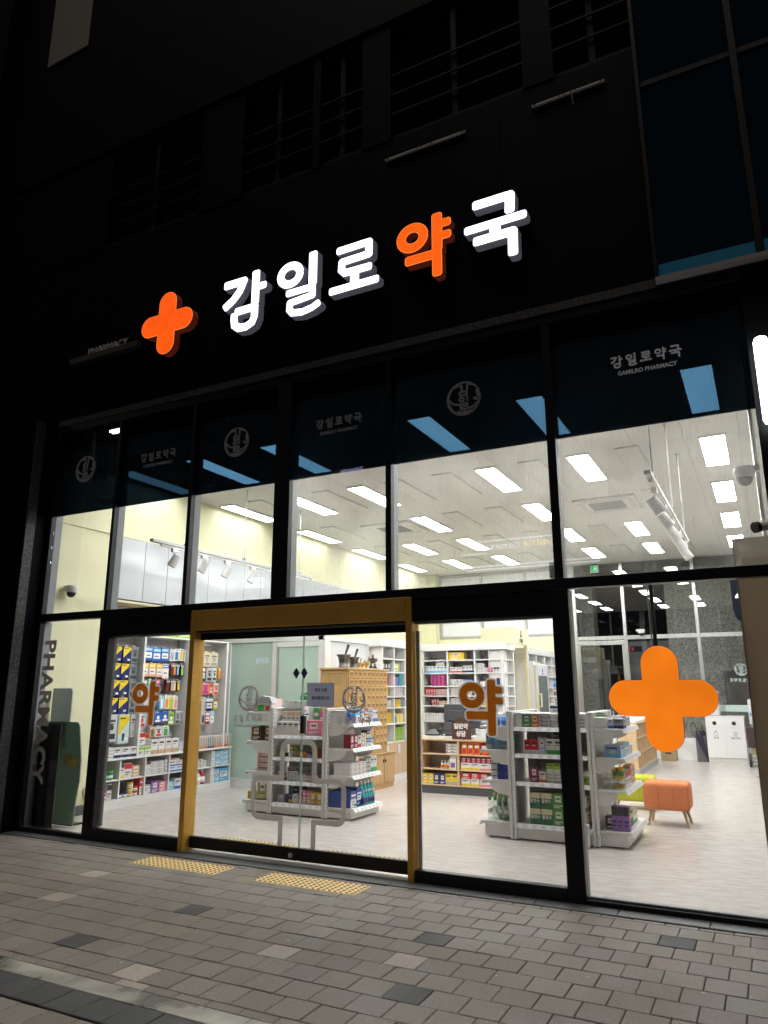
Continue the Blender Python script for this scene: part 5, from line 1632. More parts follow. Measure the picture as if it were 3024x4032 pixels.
bk(-4.82, 1.84, [('carton', 'white flat box in the tall white pile, third column', 'white', (.075, .1, .04), 2, dict(style=3, acc='grey', stack=4, gap=.001)), ('carton', 'pink and white box in the third column', 'lpink', (.06, .1, .085), 1, dict(style=1, acc='pink')), ('carton', 'bright pink box in the third column', 'pink', (.05, .1, .09), 2, dict(style=3, acc='white')), ('carton', 'white and navy small box in the third column', 'white', (.055, .1, .09), 2, dict(style=5, acc='navy'))])
bk(-4.75, 1.60, [('carton', 'white and red pouch box right of the sticker stem', 'white', (.08, .1, .08), 3, dict(style=4, acc='red')), ('carton', 'sky blue small box right of the sticker', 'sky', (.05, .1, .07), 1, dict(style=1)), ('carton', 'navy stacked box at the right end of the third column', 'navy', (.06, .1, .045), 1, dict(style=3, acc='sky', stack=3))])
bk(-4.78, 1.24, [('carton', 'yellow box behind the letter sticker stem', 'yellow', (.1, .1, .14), 2, dict(style=3, acc='tan'))])
bk(-4.78, 1.42, [('carton', 'teal box behind the letter sticker', 'teal', (.1, .1, .11), 2, dict(style=0))])
def fs_(y, z, items): row((-4.325, y, z, 'E'), items)
fs_(10.15, 1.80, [('carton', 'pale pink slim box row on the far shelf', 'lpink', (.05, .1, .2), 7, dict(style=3, acc='pink', gap=.003))])
fs_(10.15, 1.57, [('carton', 'pale lilac box row on the far shelf', (.6, .52, .55), (.055, .1, .18), 6, dict(style=3, acc='tan', gap=.003))])
fs_(10.75, 1.57, [('carton', 'blue and sky box on the far shelf', 'blue', (.1, .1, .15), 3, dict(style=5, acc='sky'))])
fs_(10.15, 1.39, [('carton', 'yellow box row on the far shelf', 'yellow', (.08, .1, .15), 4, dict(style=3, acc='ink', gap=.003))])
fs_(10.15, 1.22, [('carton', 'yellow and black box row low on the far shelf', 'yellow', (.08, .1, .12), 4, dict(style=3, acc='ink', gap=.003))])
fs_(10.8, 1.39, [('carton', 'brown and white box on the far shelf', 'brown', (.1, .1, .14), 3, dict(style=5, acc='white'))])

# cream portal with the dispensary sign, fridge
pt = thing('dispensary_portal', 'cream doorway with a beam sign over the dispensary entrance', 'doorway', (-4.4, 8.2, 0))
b = MB(); b.box(-4.95, -4.29, 7.80, 7.86, 2.4, 2.71); b.box(-4.35, -4.29, 7.861, 8.80, 2.4, 2.71); b.box(-4.95, -4.36, 7.861, 8.80, 2.66, 2.70); b.build('beam', CREAM, pt)
b = MB(); b.box(-4.9, -4.31, 7.80, 7.85, 0, 2.398); b.box(-4.36, -4.31, 8.74, 8.80, 0, 2.398); b.box(-4.9, -4.7, 7.851, 8.8, 0, 2.398); b.build('jamb', CREAM, pt)
b = MB(); b.mesh_in(text_mesh('조제실', .085, .003, .003), 0, up_m((-4.287, 8.3, 2.46), 'E'))
b.prism([(8.26, 2.535), (8.34, 2.535), (8.35, 2.58), (8.25, 2.58)], -4.2895, -4.284, 'x'); b.lathe([(.03, 0), (.03, .004)], (0, 0, 0), 14, 0, Matrix.Translation((-4.288, 8.30, 2.64)) @ Matrix.Rotation(PI / 2, 4, 'Y')); b.prism([(8.28, 2.58), (8.31, 2.58), (8.33, 2.64), (8.29, 2.65)], -4.2895, -4.284, 'x')
b.build('sign_print', mat('sign_print_dark', (.06, .06, .06), .6), pt)
fg = thing('medicine_fridge', 'white upright fridge with a glass door and a paper sign', 'fridge', (-4.25, 9.1, 0))
b = MB(); b.box(-4.6, -4.22, 8.83, 9.72, .0, 2.05, 0, .01); b.build('body', PLASTIC, fg)
b = MB(); b.box(-4.215, -4.16, 8.84, 9.71, .12, 2.02, 0, .008); dr = b.build('door', mat('fridge_cream', (.62, .59, .52), .4), fg)
b = MB(); b.box(-4.159, -4.152, 8.94, 9.6, .3, 1.80); b.build('glass', mat('fridge_glass', (.16, .19, .19), .1), dr)
b = MB(); b.box(-4.159, -4.150, 8.94, 9.58, 1.81, 1.985); b.build('sign', mat('fridge_sign', (.62, .62, .72), .5), dr)
b = MB(); b.box(-4.1495, -4.148, 9.22, 9.27, 1.87, 1.95); b.box(-4.1495, -4.148, 9.19, 9.31, 1.83, 1.85); b.build('print', INK, dr)
b = MB(); b.tube((-4.11, 8.93, 1.18), (-4.11, 8.93, 1.45), .018); b.tube((-4.16, 8.93, 1.19), (-4.11, 8.93, 1.19), .012); b.tube((-4.16, 8.93, 1.44), (-4.11, 8.93, 1.44), .012); b.build('handle', CREAM, dr)
t = thing('flat_tray', 'flat white trays lying on top of the fridge', 'tray', (-4.4, 9.1, 2.05))
b = MB(); b.box(-4.55, -4.24, 8.86, 9.15, 2.051, 2.085, 0, .006); b.box(-4.55, -4.24, 9.18, 9.45, 2.051, 2.075, 0, .006); b.build('tray', PLASTIC, t)
t = thing('grey_printer', 'grey machine standing left of the lobby glass above the gondola', 'machine', (-3.6, 9.2, .0))
b = MB(); b.box(-3.85, -3.5, 9.0, 9.4, .9, 1.30, 0, .012); b.box(-3.87, -3.48, 8.98, 9.42, 1.305, 1.36, 0, .01); b.build('case', GPLAST, t)
b = MB(); b.box(-3.8, -3.55, 9.05, 9.35, 0, .9, 0, .01); b.build('stand', WHITE, t)
b = MB(); b.box(-3.70, -3.55, 8.97, 8.979, 1.0, 1.15); b.build('notice', CREAM, t)

# blinds in the rear windows
for i, (x0, x1) in enumerate(((-7.63, -6.55), (-6.46, -5.38), (-5.29, -4.22))):
    t = thing('roller_blind', 'white roller blind in the rear window, %s of three' % ('leftmost', 'middle', 'rightmost')[i], 'blind', ((x0 + x1) / 2, 12.25, 2.8), 'white roller blinds in the rear windows')
    b = MB(); b.box(x0, x1, 12.24, 12.25, 2.88, 4.46); b.build('fabric', mat('blind_white', (.66, .67, .69), .8), t)
    b = MB(); b.box(x0, x1, 12.235, 12.26, 2.845, 2.875); b.build('bottom_bar', STEEL, t)
b = MB()
for x in (-7.665, -6.505, -5.335, -4.19): b.box(x - .03, x + .03, 12.23, 12.3, 2.80, 4.5)
b.box(-7.7, -4.15, 12.225, 12.3, 2.79, 2.84); b.box(-7.7, -4.15, 12.225, 12.3, 4.47, 4.52)
b.build('rear_window_frame', STEEL, label='steel frame of the rear windows above the cream back wall', cat='window frame')

# ------------------------------------------------------------------ counter with the brown sign
ct = thing('sales_counter', 'birch counter with open product shelves facing the door', 'counter', (-4.1, 5.1, 0))
CX0, CX1 = -4.94, -3.05
b = MB(); b.box(CX0, CX1, 4.88, 5.38, 0, .115); b.build('plinth', DGREY, ct)
b = MB(); b.box(CX0, CX1, 5.22, 5.24, .1155, .77); b.build('back_panel', mat('counter_back', (.50, .44, .41), .6), ct)
for z0, z1, n in ((.1155, .132, 'shelf'), (.342, .36, 'shelf'), (.562, .58, 'shelf')):
    b = MB(); b.box(CX0, CX1, 4.862, 5.219, z0, z1, 0, .002); b.build(n, BIRCH, ct)
b = MB(); b.box(CX0 - .01, CX1, 4.855, 5.40, .7705, .795, 0, .002); b.build('top', BIRCH, ct)
for x in (CX0 + .012, -4.318, -3.70, CX1 - .012):
    for za, zb_ in ((.1325, .3415), (.3605, .5615), (.5805, .77)):
        b = MB(); b.box(x - .013, x + .013, 4.861, 5.219, za, zb_); b.build('divider', BIRCH, ct)
b = MB(); b.box(CX0 + .03, CX1, 4.92, 5.40, .7955, .835, 0, .003); b.build('worktop', WHITE, ct)
def ctr(x, z, items): row((x, 4.862, z, 'S'), items)
ctr(-4.52, .58, [('carton', 'white and maroon box in the upper left counter bay', 'white', (.085, .1, .145), 2, dict(style=3, acc='purple', gap=.012))])
ctr(-4.62, .36, [('bottle', 'white and orange small bottle in an orange tray', 'white', (.022, .12), 3, dict(cap='white', lab='orange', gap=.006)), ('pouch', 'white fruit pouch beside the small bottles', 'white', (.11, .05, .2), 1, dict(acc='purple'))])
ctr(-4.92, .132, [('carton', 'yellow vitamin box at the bottom left of the counter', 'yellow', (.09, .12, .15), 2, dict(style=4, acc='orange', gap=.004)), ('carton', 'navy box with white oval in the lowest counter bay', 'navy', (.092, .12, .15), 2, dict(style=4, acc='pink', gap=.004)), ('carton', 'yellow over grey box in the lowest counter bay', 'yellow', (.1, .12, .16), 2, dict(style=2, acc='grey', gap=.004))])
ctr(-4.27, .58, [('pouch', 'red and orange pouch in the upper right counter bay', 'orange', (.09, .06, .18), 3, dict(acc='red', gap=.012)), ('pouch', 'wide red pouch at the upper right counter bay', 'red', (.13, .06, .18), 2, dict(acc='orange')), ('pouch', 'orange pouch hidden behind the gondola bracket', 'orange', (.12, .06, .14), 2, dict(acc='red'))])
ctr(-4.28, .36, [('carton', 'white box with a yellow patch in the middle counter bay', 'white', (.145, .1, .1), 2, dict(style=2, acc='yellow', gap=.006)), ('carton', 'white and pink box in the middle counter bay', 'white', (.145, .1, .1), 2, dict(style=2, acc='pink', gap=.006))])
ctr(-4.28, .46, [('pouch', 'dark red spout pouch standing on the white boxes', (.28, .02, .03), (.075, .05, .09), 6, dict(acc='pink', gap=.004, off=.04))])
ctr(-4.28, .132, [('carton', 'white box with a yellow patch in the lowest right bay', 'white', (.135, .12, .1), 2, dict(style=2, acc='yellow', gap=.012)), ('carton', 'white and pink box in the lowest right bay', 'white', (.15, .12, .1), 2, dict(style=2, acc='pink', gap=.012)), ('carton', 'tan print box at the end of the lowest right bay', 'tan', (.13, .12, .12), 1, dict(style=4, acc='red')), ('carton', 'pink box behind the green capped bottles', 'pink', (.13, .12, .1), 2, dict(style=4, acc='red'))])
ctr(-4.28, .233, [('carton', 'red snack box stacked on the lowest boxes', 'red', (.14, .12, .085), 3, dict(style=4, acc='green', gap=.006))])

t = thing('arched_sign', 'brown arched sign board with white lettering on the counter', 'sign', (-4.255, 4.90, .795))
pts = [(-4.41, .796), (-4.10, .796), (-4.10, .99)] + [(-4.255 + .155 * math.cos(a), .97 + .155 * math.sin(a)) for a in [PI * k / 12 for k in range(0, 13)]] + [(-4.41, .97)]
b = MB(); b.prism(pts[:2] + pts[3:], 4.87, 4.885, 'y'); b.build('board', BROWN, t)
b = MB(); b.mesh_in(text_mesh('일반약', .085, .002, .004), 0, up_m((-4.262, 4.868, .985))); b.mesh_in(text_mesh('상담', .085, .002, .004), 0, up_m((-4.262, 4.868, .875))); b.build('lettering', WPRINT, t)
b = MB(); b.box(-4.33, -4.18, 4.886, 4.915, .7955, .82); b.build('stand', BROWN, t)
t = thing('counter_monitor', 'dark grey back of a wide monitor on the counter', 'monitor', (-4.4, 5.15, .835))
b = MB(); b.box(-4.64, -4.03, 5.12, 5.17, .95, 1.31, 0, .012); b.box(-4.56, -4.12, 5.10, 5.119, 1.05, 1.22, 0, .008); b.build('screen_back', DGREY, t)
b = MB(); b.box(-4.60, -4.49, 5.05, 5.099, .93, 1.03, 0, .004); b.build('speaker', mat('speaker_grey', (.12, .12, .125), .5), t)
b = MB(); b.box(-4.38, -4.30, 5.12, 5.16, .84, 1.0); b.box(-4.48, -4.2, 5.05, 5.25, .836, .846); b.build('stand', INK, t)
t = thing('desk_phone', 'black desk phone at the left end of the counter', 'phone', (-4.76, 5.0, .835))
b = MB(); b.prism([(4.94, .836), (5.12, .836), (5.12, .92), (4.94, .86)], -4.88, -4.66, 'x'); b.build('base', CHAR, t)
b = MB(); b.box(-4.70, -4.655, 4.95, 5.11, .895, .935, 0, .012); b.build('handset', INK, t)
t = thing('card_terminal', 'black card terminal and cables left of the brown sign', 'terminal', (-4.5, 5.0, .835))
b = MB(); b.box(-4.56, -4.47, 4.95, 5.06, .836, .87, 0, .006); b.build('body', CHAR, t)
b = MB(); b.path([(-4.62, 4.98, .845), (-4.58, 4.95, .842), (-4.52, 4.94, .842), (-4.45, 4.97, .842)], .006); b.build('cable', INK, t)
t = thing('document_tray', 'white paper trays and leaflets right of the brown sign', 'tray', (-3.93, 5.05, .835))
b = MB()
for k in range(3): b.box(-4.06 + k * .02, -3.84 + k * .02, 4.98 + k * .05, 5.0 + k * .05, .836, .90 + k * .035, 0, .004)
b.build('tray', PLASTIC, t)
b = MB(); b.box(-3.97, -3.82, 4.93, 4.945, .836, .97, 0, .003); b.build('leaflet', WHITE, t)
t = thing('pump_bottle', 'dark pump bottle on the counter right of the trays', 'bottle', (-3.77, 5.0, .835))
b = MB(); b.lathe([(.035, 0), (.035, .13), (.012, .155), (.012, .185)], (-3.77, 5.02, .836), 12); b.box(-3.80, -3.755, 5.01, 5.03, 1.015, 1.03); b.build('bottle', INK, t)
t = thing('storage_bin', 'dark storage box on the bench behind the phone', 'box', (-5.3, 7.2, .70))
b = MB(); b.box(-5.55, -5.2, 7.1, 7.4, .705, .90, 0, .01); b.box(-5.57, -5.18, 7.08, 7.42, .902, .94, 0, .008); b.build('box', mat('bin_purple_grey', (.09, .085, .10), .5), t)

# ------------------------------------------------------------------ gondola shelves
def gondola(lab, xa, xb, y0, y1, front, left, right, xl, xr):
    """two end panels at xa and xb, front shelves between them, end-cap shelves beyond"""
    t = thing('gondola_shelf', lab, 'gondola shelf', ((xa + xb) / 2, (y0 + y1) / 2, 0), 'white steel gondola shelves')
    def part(n, mb, m=OFFW, par=None): return mb.build(n, m, par or t)
    for s, x in ((-1, xa), (1, xb)):
        for yy in (y0, y1 - .05):
            b = MB(); b.box(x - .036, x - .003, yy, yy + .05, 0.01, 1.295, 0, .003); b.box(x + .003, x + .036, yy, yy + .05, 0.01, 1.295, 0, .003)
            p = part('upright', b)
            sl = MB()
            for k in range(22):
                sl.box(x + .034, x + .0368, yy + .018, yy + .026, .12 + k * .052, .145 + k * .052)
                sl.box(x + .012, x + .018, yy - .0008, yy, .1 + k * 1.2, .12 + k * 1.2) if k < 1 else None
            sl.build('slots', SLOT, p)
        b = MB(); b.box(x - .006, x + .006, y0 + .051, y1 - .051, .05, 1.29); part('end_panel', b)
        b = MB(); b.box(x - .036, x + .036, y0 - .002, y1 + .002, 1.296, 1.306); part('cap', b, WHITE)
    ym = (y0 + y1) / 2
    b = MB(); b.box(xa + .037, xb - .037, ym - .012, ym + .012, .05, 1.28); part('back_panel', b, mat('back_steel', (.55, .535, .51), .5))
    for xx in (xa + .14,):
        b = MB()
        for k in range(30): b.box(xx, xx + .008, ym - .0135, ym - .012, .12 + k * .038, .14 + k * .038)
        part('slot_strip', b, SLOT)
    def lip(fc, p0, p1, front_c, z, par):
        b = MB()
        if fc == 'S':
            b.raw([(p0, front_c - .004, z + .004), (p1, front_c - .004, z + .004), (p1, front_c - .022, z - .038), (p0, front_c - .022, z - .038), (p0, front_c - .001, z + .004), (p1, front_c - .001, z + .004), (p1, front_c - .001, z - .038), (p0, front_c - .001, z - .038)],
                  [(0, 3, 2, 1), (0, 1, 5, 4), (3, 7, 6, 2), (0, 4, 7, 3), (1, 2, 6, 5), (4, 5, 6, 7)])
            q = p0 + .06
            while q < p1 - .06:
                b.raw([(q, front_c - .0088, z - .004), (q + .05, front_c - .0088, z - .004), (q + .05, front_c - .0205, z - .031), (q, front_c - .0205, z - .031)], [(0, 3, 2, 1)], 1)
                q += .1
        else:
            s = 1 if fc == 'E' else -1
            b.raw([(front_c + s * .004, p0, z + .004), (front_c + s * .004, p1, z + .004), (front_c + s * .03, p1, z - .04), (front_c + s * .03, p0, z - .04), (front_c + s * .001, p0, z + .004), (front_c + s * .001, p1, z + .004), (front_c + s * .001, p1, z - .04), (front_c + s * .001, p0, z - .04)],
                  [(0, 1, 2, 3), (0, 4, 5, 1), (3, 2, 6, 7), (0, 3, 7, 4), (1, 5, 6, 2), (4, 7, 6, 5)])
            q = p0 + .06
            while q < p1 - .06:
                b.raw([(front_c + s * .0115, q, z - .006), (front_c + s * .0115, q + .05, z - .006), (front_c + s * .0275, q + .05, z - .033), (front_c + s * .0275, q, z - .033)], [(0, 1, 2, 3)], 1)
                q += .1
        b.build('price_strip', [WPRINT, mat('price_tag', (.62, .60, .66), .5)], par)
    def shelf_s(z, deck=False):
        b = MB(); b.box(xa + .038, xb - .038, y0 + .03, ym - .013, z - .022, z, 0, .002)
        p = part('shelf', b, WHITE)
        lip('S', xa + .04, xb - .04, y0 + .03, z, p)
    for z in front[:-1]: shelf_s(z)
    b = MB(); b.box(xa + .038, xb - .038, y0 + .02, ym - .013, .02, front[-1], 0, .003); p = part('base_deck', b)
    lip('S', xa + .04, xb - .04, y0 + .02, front[-1], p)
    for fc, lev, x, xf in (('W', left, xa, xl), ('E', right, xb, xr)):
        s = -1 if fc == 'W' else 1
        for z in lev[:-1]:
            b = MB(); b.box(x + s * .037, xf, y0 + .03, y1 - .03, z - .024, z, 0, .002); p = part('end_shelf', b, WHITE)
            lip(fc, y0 + .03, y1 - .03, xf, z, p)
            for yy in (y0 + .032, y1 - .036):
                c = [(x + s * .037, z - .0245), (xf - s * .05, z - .0245)]
                for k in range(7):
                    a = k / 6 * PI / 2
                    c.append((x + s * (.05 + .26 * math.cos(a) * (abs(xf - x) - .12) / .28), z - .045 - .11 * math.sin(a)))
                c.append((x + s * .037, z - .155))
                bb = MB(); bb.prism(c, yy, yy + .004, 'y'); bb.build('bracket', OFFW, p)
        b = MB(); b.box(x + s * .037, xf + s * .02, y0 + .03, y1 - .03, lev[-1] - .03, lev[-1], 0, .003); b.box(x + s * .037, xf - s * .01, y0 + .035, y1 - .035, .02, lev[-1] - .031, 0, .003); p = part('end_base', b)
        lip(fc, y0 + .03, y1 - .03, xf + s * .02, lev[-1] - .002, p)
        b = MB()
        for yy in (y0 + .06, y1 - .06): b.tube((xf - s * .05, yy, .002), (xf - s * .05, yy, .03), .016)
        part('foot', b, PLASTIC)
    return t
G1F, G1L, G1R = (.965, .695, .405, .145), (1.255, .885, .51, .15), (1.125, .83, .51, .14)
gondola('left white gondola shelf with pink boxes and blue mouthwash bottles', -5.845, -5.02, 2.17, 2.96, G1F, G1L, G1R, -6.25, -4.64)
G2F, G2L, G2R = (1.14, .865, .58, .165), (1.148, .90, .59, .17), (1.145, .86, .55, .16)
gondola('right white gondola shelf with green cartons and clear bottles', -2.57, -1.71, 2.02, 3.06, G2F, G2L, G2R, -2.91, -1.40)

# stock of the left gondola
def g1(x, z, items): row((x, 2.21, z, 'S'), items)
t = thing('bandage_rack', 'three tier display rack of bandage boxes on the left gondola', 'display rack', (-5.62, 2.3, .966))
b = MB(); b.box(-5.79, -5.43, 2.33, 2.5, .967, 1.12, 0, .003); b.box(-5.78, -5.43, 2.42, 2.5, 1.121, 1.31, 0, .003); b.box(-5.79, -5.43, 2.21, 2.325, .967, .985); b.build('steps', mat('rack_grey', (.42, .41, .40), .5), t)
b = MB(); b.box(-5.79, -5.43, 2.195, 2.205, .966, 1.03); b.box(-5.79, -5.43, 2.318, 2.326, 1.12, 1.16); b.box(-5.78, -5.43, 2.40, 2.412, 1.30, 1.345); b.build('front_strip', mat('rack_strip', (.60, .56, .52), .4), t)
b = MB(); b.prism([(-5.62, 1.40), (-5.30, 1.40), (-5.30, 1.47), (-5.36, 1.50), (-5.46, 1.51), (-5.56, 1.495), (-5.62, 1.46)], 2.50, 2.51, 'y'); b.box(-5.55, -5.40, 2.4985, 2.4995, 1.455, 1.475, 1); b.build('header_card', [ACC['green'], ACC['white']], t)
g1(-5.785, .985, [('carton', 'bandage box with tan stripe on the lowest rack tier', 'white', (.083, .09, .15), 4, dict(style=2, acc='tan', gap=.004, off=.005))])
row((-5.785, 2.335, 1.12, 'S'), [('carton', 'bandage box with tan stripe on the middle rack tier', 'white', (.066, .07, .14), 5, dict(style=5, acc='tan', gap=.004, off=.002))])
row((-5.775, 2.43, 1.31, 'S'), [('carton', 'bandage box with green stripe on the top rack tier', 'white', (.08, .06, .09), 4, dict(style=4, acc='green', gap=.004, off=.002))])
g1(-5.42, .966, [('carton', 'white and blue upright box right of the bandage rack', 'white', (.05, .1, .36), 1, dict(style=3, acc='blue')), .02, ('carton', 'large pink tea box on the left gondola', 'pink', (.235, .14, .19), 1, dict(style=4, acc='red'))])
row((-5.33, 2.36, .966, 'S'), [('carton', 'green and white leaflet box behind the pink box', 'green', (.09, .06, .34), 1, dict(style=1)), ('carton', 'dark pink tall box behind the front pink box', (.5, .12, .22), (.14, .08, .30), 1, dict(style=0, acc='pink'))])
g1(-5.76, .695, [('carton', 'lime flat box on the second shelf of the left gondola', 'olive', (.09, .1, .05), 1, dict(style=3, acc='lime')), .08, ('carton', 'white and green upright box on the second shelf', 'olive', (.05, .08, .15), 1, dict(style=1, acc='green')), ('carton', 'pale green box stack on the second shelf', 'olive', (.09, .1, .035), 1, dict(style=3, acc='white', stack=3)), ('carton', 'orange small box stack on the second shelf', 'orange', (.055, .1, .035), 2, dict(style=3, acc='white', stack=2, gap=.002)), ('carton', 'blue small box on the second shelf', 'blue', (.03, .08, .06), 2, dict(style=1)), ('carton', 'orange and navy box stack on the second shelf', 'orange', (.09, .1, .035), 1, dict(style=3, acc='navy', stack=3)), .09, ('carton', 'magenta box stack at the end of the second shelf', 'magenta', (.045, .1, .04), 2, dict(style=3, acc='pink', stack=3, gap=.002))])
g1(-5.76, .405, [('carton', 'white and maroon box on the third shelf', 'white', (.04, .08, .11), 2, dict(style=2, acc='red')), .06, ('carton', 'white small box pile on the third shelf', 'white', (.05, .1, .038), 3, dict(style=3, acc='grey', stack=3, gap=.002)), ('carton', 'blue box stack on the third shelf', 'sky', (.065, .1, .045), 1, dict(style=1, stack=2)), ('carton', 'white and pink box on the third shelf', 'lpink', (.06, .1, .09), 1, dict(style=0, acc='pink')), ('carton', 'white flat box on the third shelf', 'white', (.08, .1, .035), 1, dict(style=3, acc='pink', stack=2)), ('carton', 'peach box on the third shelf', 'peach', (.06, .1, .08), 1, dict(style=3, acc='white')), .07, ('carton', 'white box at the end of the third shelf', 'white', (.07, .1, .05), 1, dict(style=3, acc='grey', stack=2))])
row((-5.7, 2.34, .405, 'S'), [('carton', 'white lying box on the pile at the back of the third shelf', 'white', (.13, .08, .16), 2, dict(style=3, acc='red', gap=.05))])
g1(-5.75, .145, [('carton', 'white and blue flat box on the lowest deck', 'white', (.085, .1, .045), 1, dict(style=3, acc='navy', stack=2)), ('carton', 'navy box on the lowest deck of the left gondola', 'navy', (.07, .1, .05), 1, dict(style=3, acc='white', stack=2)), ('carton', 'navy and yellow tall box on the lowest deck', 'navy', (.05, .1, .14), 1, dict(style=2, acc='yellow')), ('carton', 'white print box on the lowest deck', 'white', (.085, .1, .11), 1, dict(style=4, acc='navy')), ('carton', 'crimson box stack on the lowest deck', 'magenta', (.06, .1, .045), 1, dict(style=3, acc='white', stack=3)), ('carton', 'coral pink tall box on the lowest deck', 'pink', (.05, .1, .16), 2, dict(style=1, acc='pink')), ('carton', 'amber box on the lowest deck', 'gold', (.085, .1, .15), 3, dict(style=4, acc='cream', gap=.006))])
row((-5.62, 2.36, .145, 'S'), [('carton', 'navy box at the back of the lowest deck', 'navy', (.08, .08, .18), 2, dict(style=1, acc='navy'))])
row((-6.245, 2.9, 1.255, 'W'), [.2, ('carton', 'pink and white toy box on the top left end shelf', 'lpink', (.42, .18, .16), 1, dict(style=4, acc='red'))])
t = thing('toy_house_box', 'white house shaped toy box on the left end of the left gondola', 'toy box', (-6.05, 2.3, 1.256))
b = MB(); b.box(-6.15, -5.91, 2.25, 2.36, 1.2565, 1.36); b.prism([(-6.17, 1.361), (-5.89, 1.361), (-5.93, 1.44), (-6.08, 1.46)], 2.24, 2.37, 'y', 1); b.box(-6.13, -6.03, 2.247, 2.249, 1.27, 1.34, 2); b.box(-6.0, -5.94, 2.247, 2.249, 1.27, 1.33, 3); b.box(-6.18, -5.88, 2.22, 2.39, 1.256, 1.262, 4)
b.build('box', [ACC['white'], ACC['grey'], ACC['green'], ACC['red'], ACC['green']], t)
row((-6.24, 2.9, .885, 'W'), [.25, ('carton', 'dark chocolate print box on the middle left end shelf', (.05, .07, .03), (.2, .14, .17), 1, dict(style=0, acc='green')), ('carton', 'amber chocolate print box on the middle left end shelf', (.16, .07, .02), (.2, .16, .18), 1, dict(style=4, acc='orange'))])
row((-6.0, 2.22, .885, 'S'), [('carton', 'black and amber snack display box at the front of the left end shelf', 'brown', (.11, .12, .19), 1, dict(style=4, acc='orange'))])
row((-6.19, 2.22, .885, 'S'), [('carton', 'black and green snack display box at the front of the left end shelf', 'black', (.13, .12, .19), 1, dict(style=4, acc='green'))])
row((-6.12, 2.24, .51, 'S'), [('carton', 'pale pink craft box on the lower left end shelf', 'lpink', (.2, .14, .235), 1, dict(style=3, acc='pink'))])
row((-6.1, 2.24, .15, 'S'), [('carton', 'yellow green toy box on the left end base', 'olive', (.16, .1, .24), 1, dict(style=4, acc='purple'))])
row((-6.27, 2.26, .15, 'S'), [('carton', 'yellow toy box with dark figure at the left end base', 'yellow', (.09, .08, .09), 1, dict(style=3, acc='ink'))])
t = thing('toy_wand', 'dark ball topped toy sticks standing at the left end base', 'toy', (-6.2, 2.35, .15))
b = MB()
for q, r in ((0, .035), (.07, .028), (.12, .03)): b.tube((-6.2 + q, 2.35 + q * .3, .151), (-6.2 + q, 2.35 + q * .3, .36), .02, .012); b.lathe([(.006, 0), (r, r * .7), (r, r * 1.3), (.006, r * 2)], (-6.2 + q, 2.35 + q * .3, .36), 10)
b.build('stick', mat('toy_dark', (.04, .03, .035), .4), t)
E1 = -4.645
def g1r(y, z, items): row((E1, y, z, 'E'), items)
t = thing('white_bin', 'white plastic tray on the top right end shelf of the left gondola', 'tray', (-4.83, 2.27, 1.126))
b = MB(); b.box(-4.97, -4.74, 2.21, 2.35, 1.127, 1.275, 0, .01); b.box(-4.975, -4.735, 2.205, 2.355, 1.2755, 1.283, 0, .003); b.build('tray', PLASTIC, t)
g1r(2.21, 1.126, [('bottle', 'grey mouthwash bottle with a blue cap', 'silver', (.028, .24), 2, dict(cap='sky', lab='blue', gap=.004, sh=.72)), ('carton', 'blue and white upright box beside the blue capped bottles', 'sky', (.055, .08, .19), 2, dict(style=1)), ('carton', 'navy and white box on the top right end shelf', 'navy', (.04, .08, .14), 1, dict(style=1)), ('carton', 'white and red box on the top right end shelf', 'white', (.06, .08, .17), 1, dict(style=2, acc='red')), ('carton', 'bright red box on the top right end shelf', 'red', (.04, .08, .17), 1, dict(style=1)), ('carton', 'white and orange box on the top right end shelf', 'white', (.045, .08, .13), 1, dict(style=2, acc='orange')), ('carton', 'pale grey box pair on the top right end shelf', 'silver', (.06, .08, .18), 2, dict(style=3, acc='purple')), ('carton', 'white and blue box at the far end of the top shelf', 'white', (.06, .08, .15), 2, dict(style=2, acc='blue'))])
g1r(2.21, .83, [('carton', 'maroon box pair on the second right end shelf', 'maroon', (.09, .1, .165), 2, dict(style=4, acc='pink', gap=.004)), ('carton', 'white over red box on the second right end shelf', 'white', (.08, .08, .15), 1, dict(style=2, acc='red')), ('carton', 'white tall box on the second right end shelf', 'white', (.08, .08, .17), 1, dict(style=3, acc='ink')), ('carton', 'white and yellow tall box on the second right end shelf', 'yellow', (.05, .08, .17), 1, dict(style=1)), ('carton', 'navy stacked box on the second right end shelf', 'navy', (.09, .08, .1), 1, dict(style=1, acc='navy', stack=2)), ('carton', 'sky blue small box on the second right end shelf', 'sky', (.07, .08, .12), 1, dict(style=2, acc='white'))])
g1r(2.22, .51, [('carton', 'white toothpaste box in the lying pile', 'white', (.095, .24, .048), 4, dict(style=3, acc='red', stack=3, gap=.003)), ('carton', 'grey upright box beside the toothpaste pile', 'grey', (.06, .1, .17), 2, dict(style=3, acc='white')), ('carton', 'white and green tall box on the third right end shelf', 'white', (.075, .1, .19), 2, dict(style=2, acc='green'))])
g1r(2.21, .14, [('carton', 'large royal blue mouthwash box at the front of the right end base', (.012, .05, .25), (.16, .30, .185), 1, dict(style=1, acc='navy', txt='케어가글')), ('carton', 'royal blue mouthwash box behind the front one', (.012, .05, .25), (.12, .28, .22), 1, dict(style=0, acc='blue')), ('bottle', 'large teal mouthwash bottle on the right end base', 'teal', (.04, .29), 4, dict(cap='white', lab='blue', gap=.01))])
row((-4.62, 2.48, .14, 'E'), [('bottle', 'small teal mouthwash bottle in front of the large ones', 'teal', (.024, .18), 5, dict(cap='white', lab='navy', gap=.012, off=.0))])
row((-4.94, 2.23, .14, 'S'), [('carton', 'royal blue box with white lettering on the right end base', (.012, .04, .22), (.22, .14, .2), 1, dict(style=2, acc='navy', txt='케어가글'))])

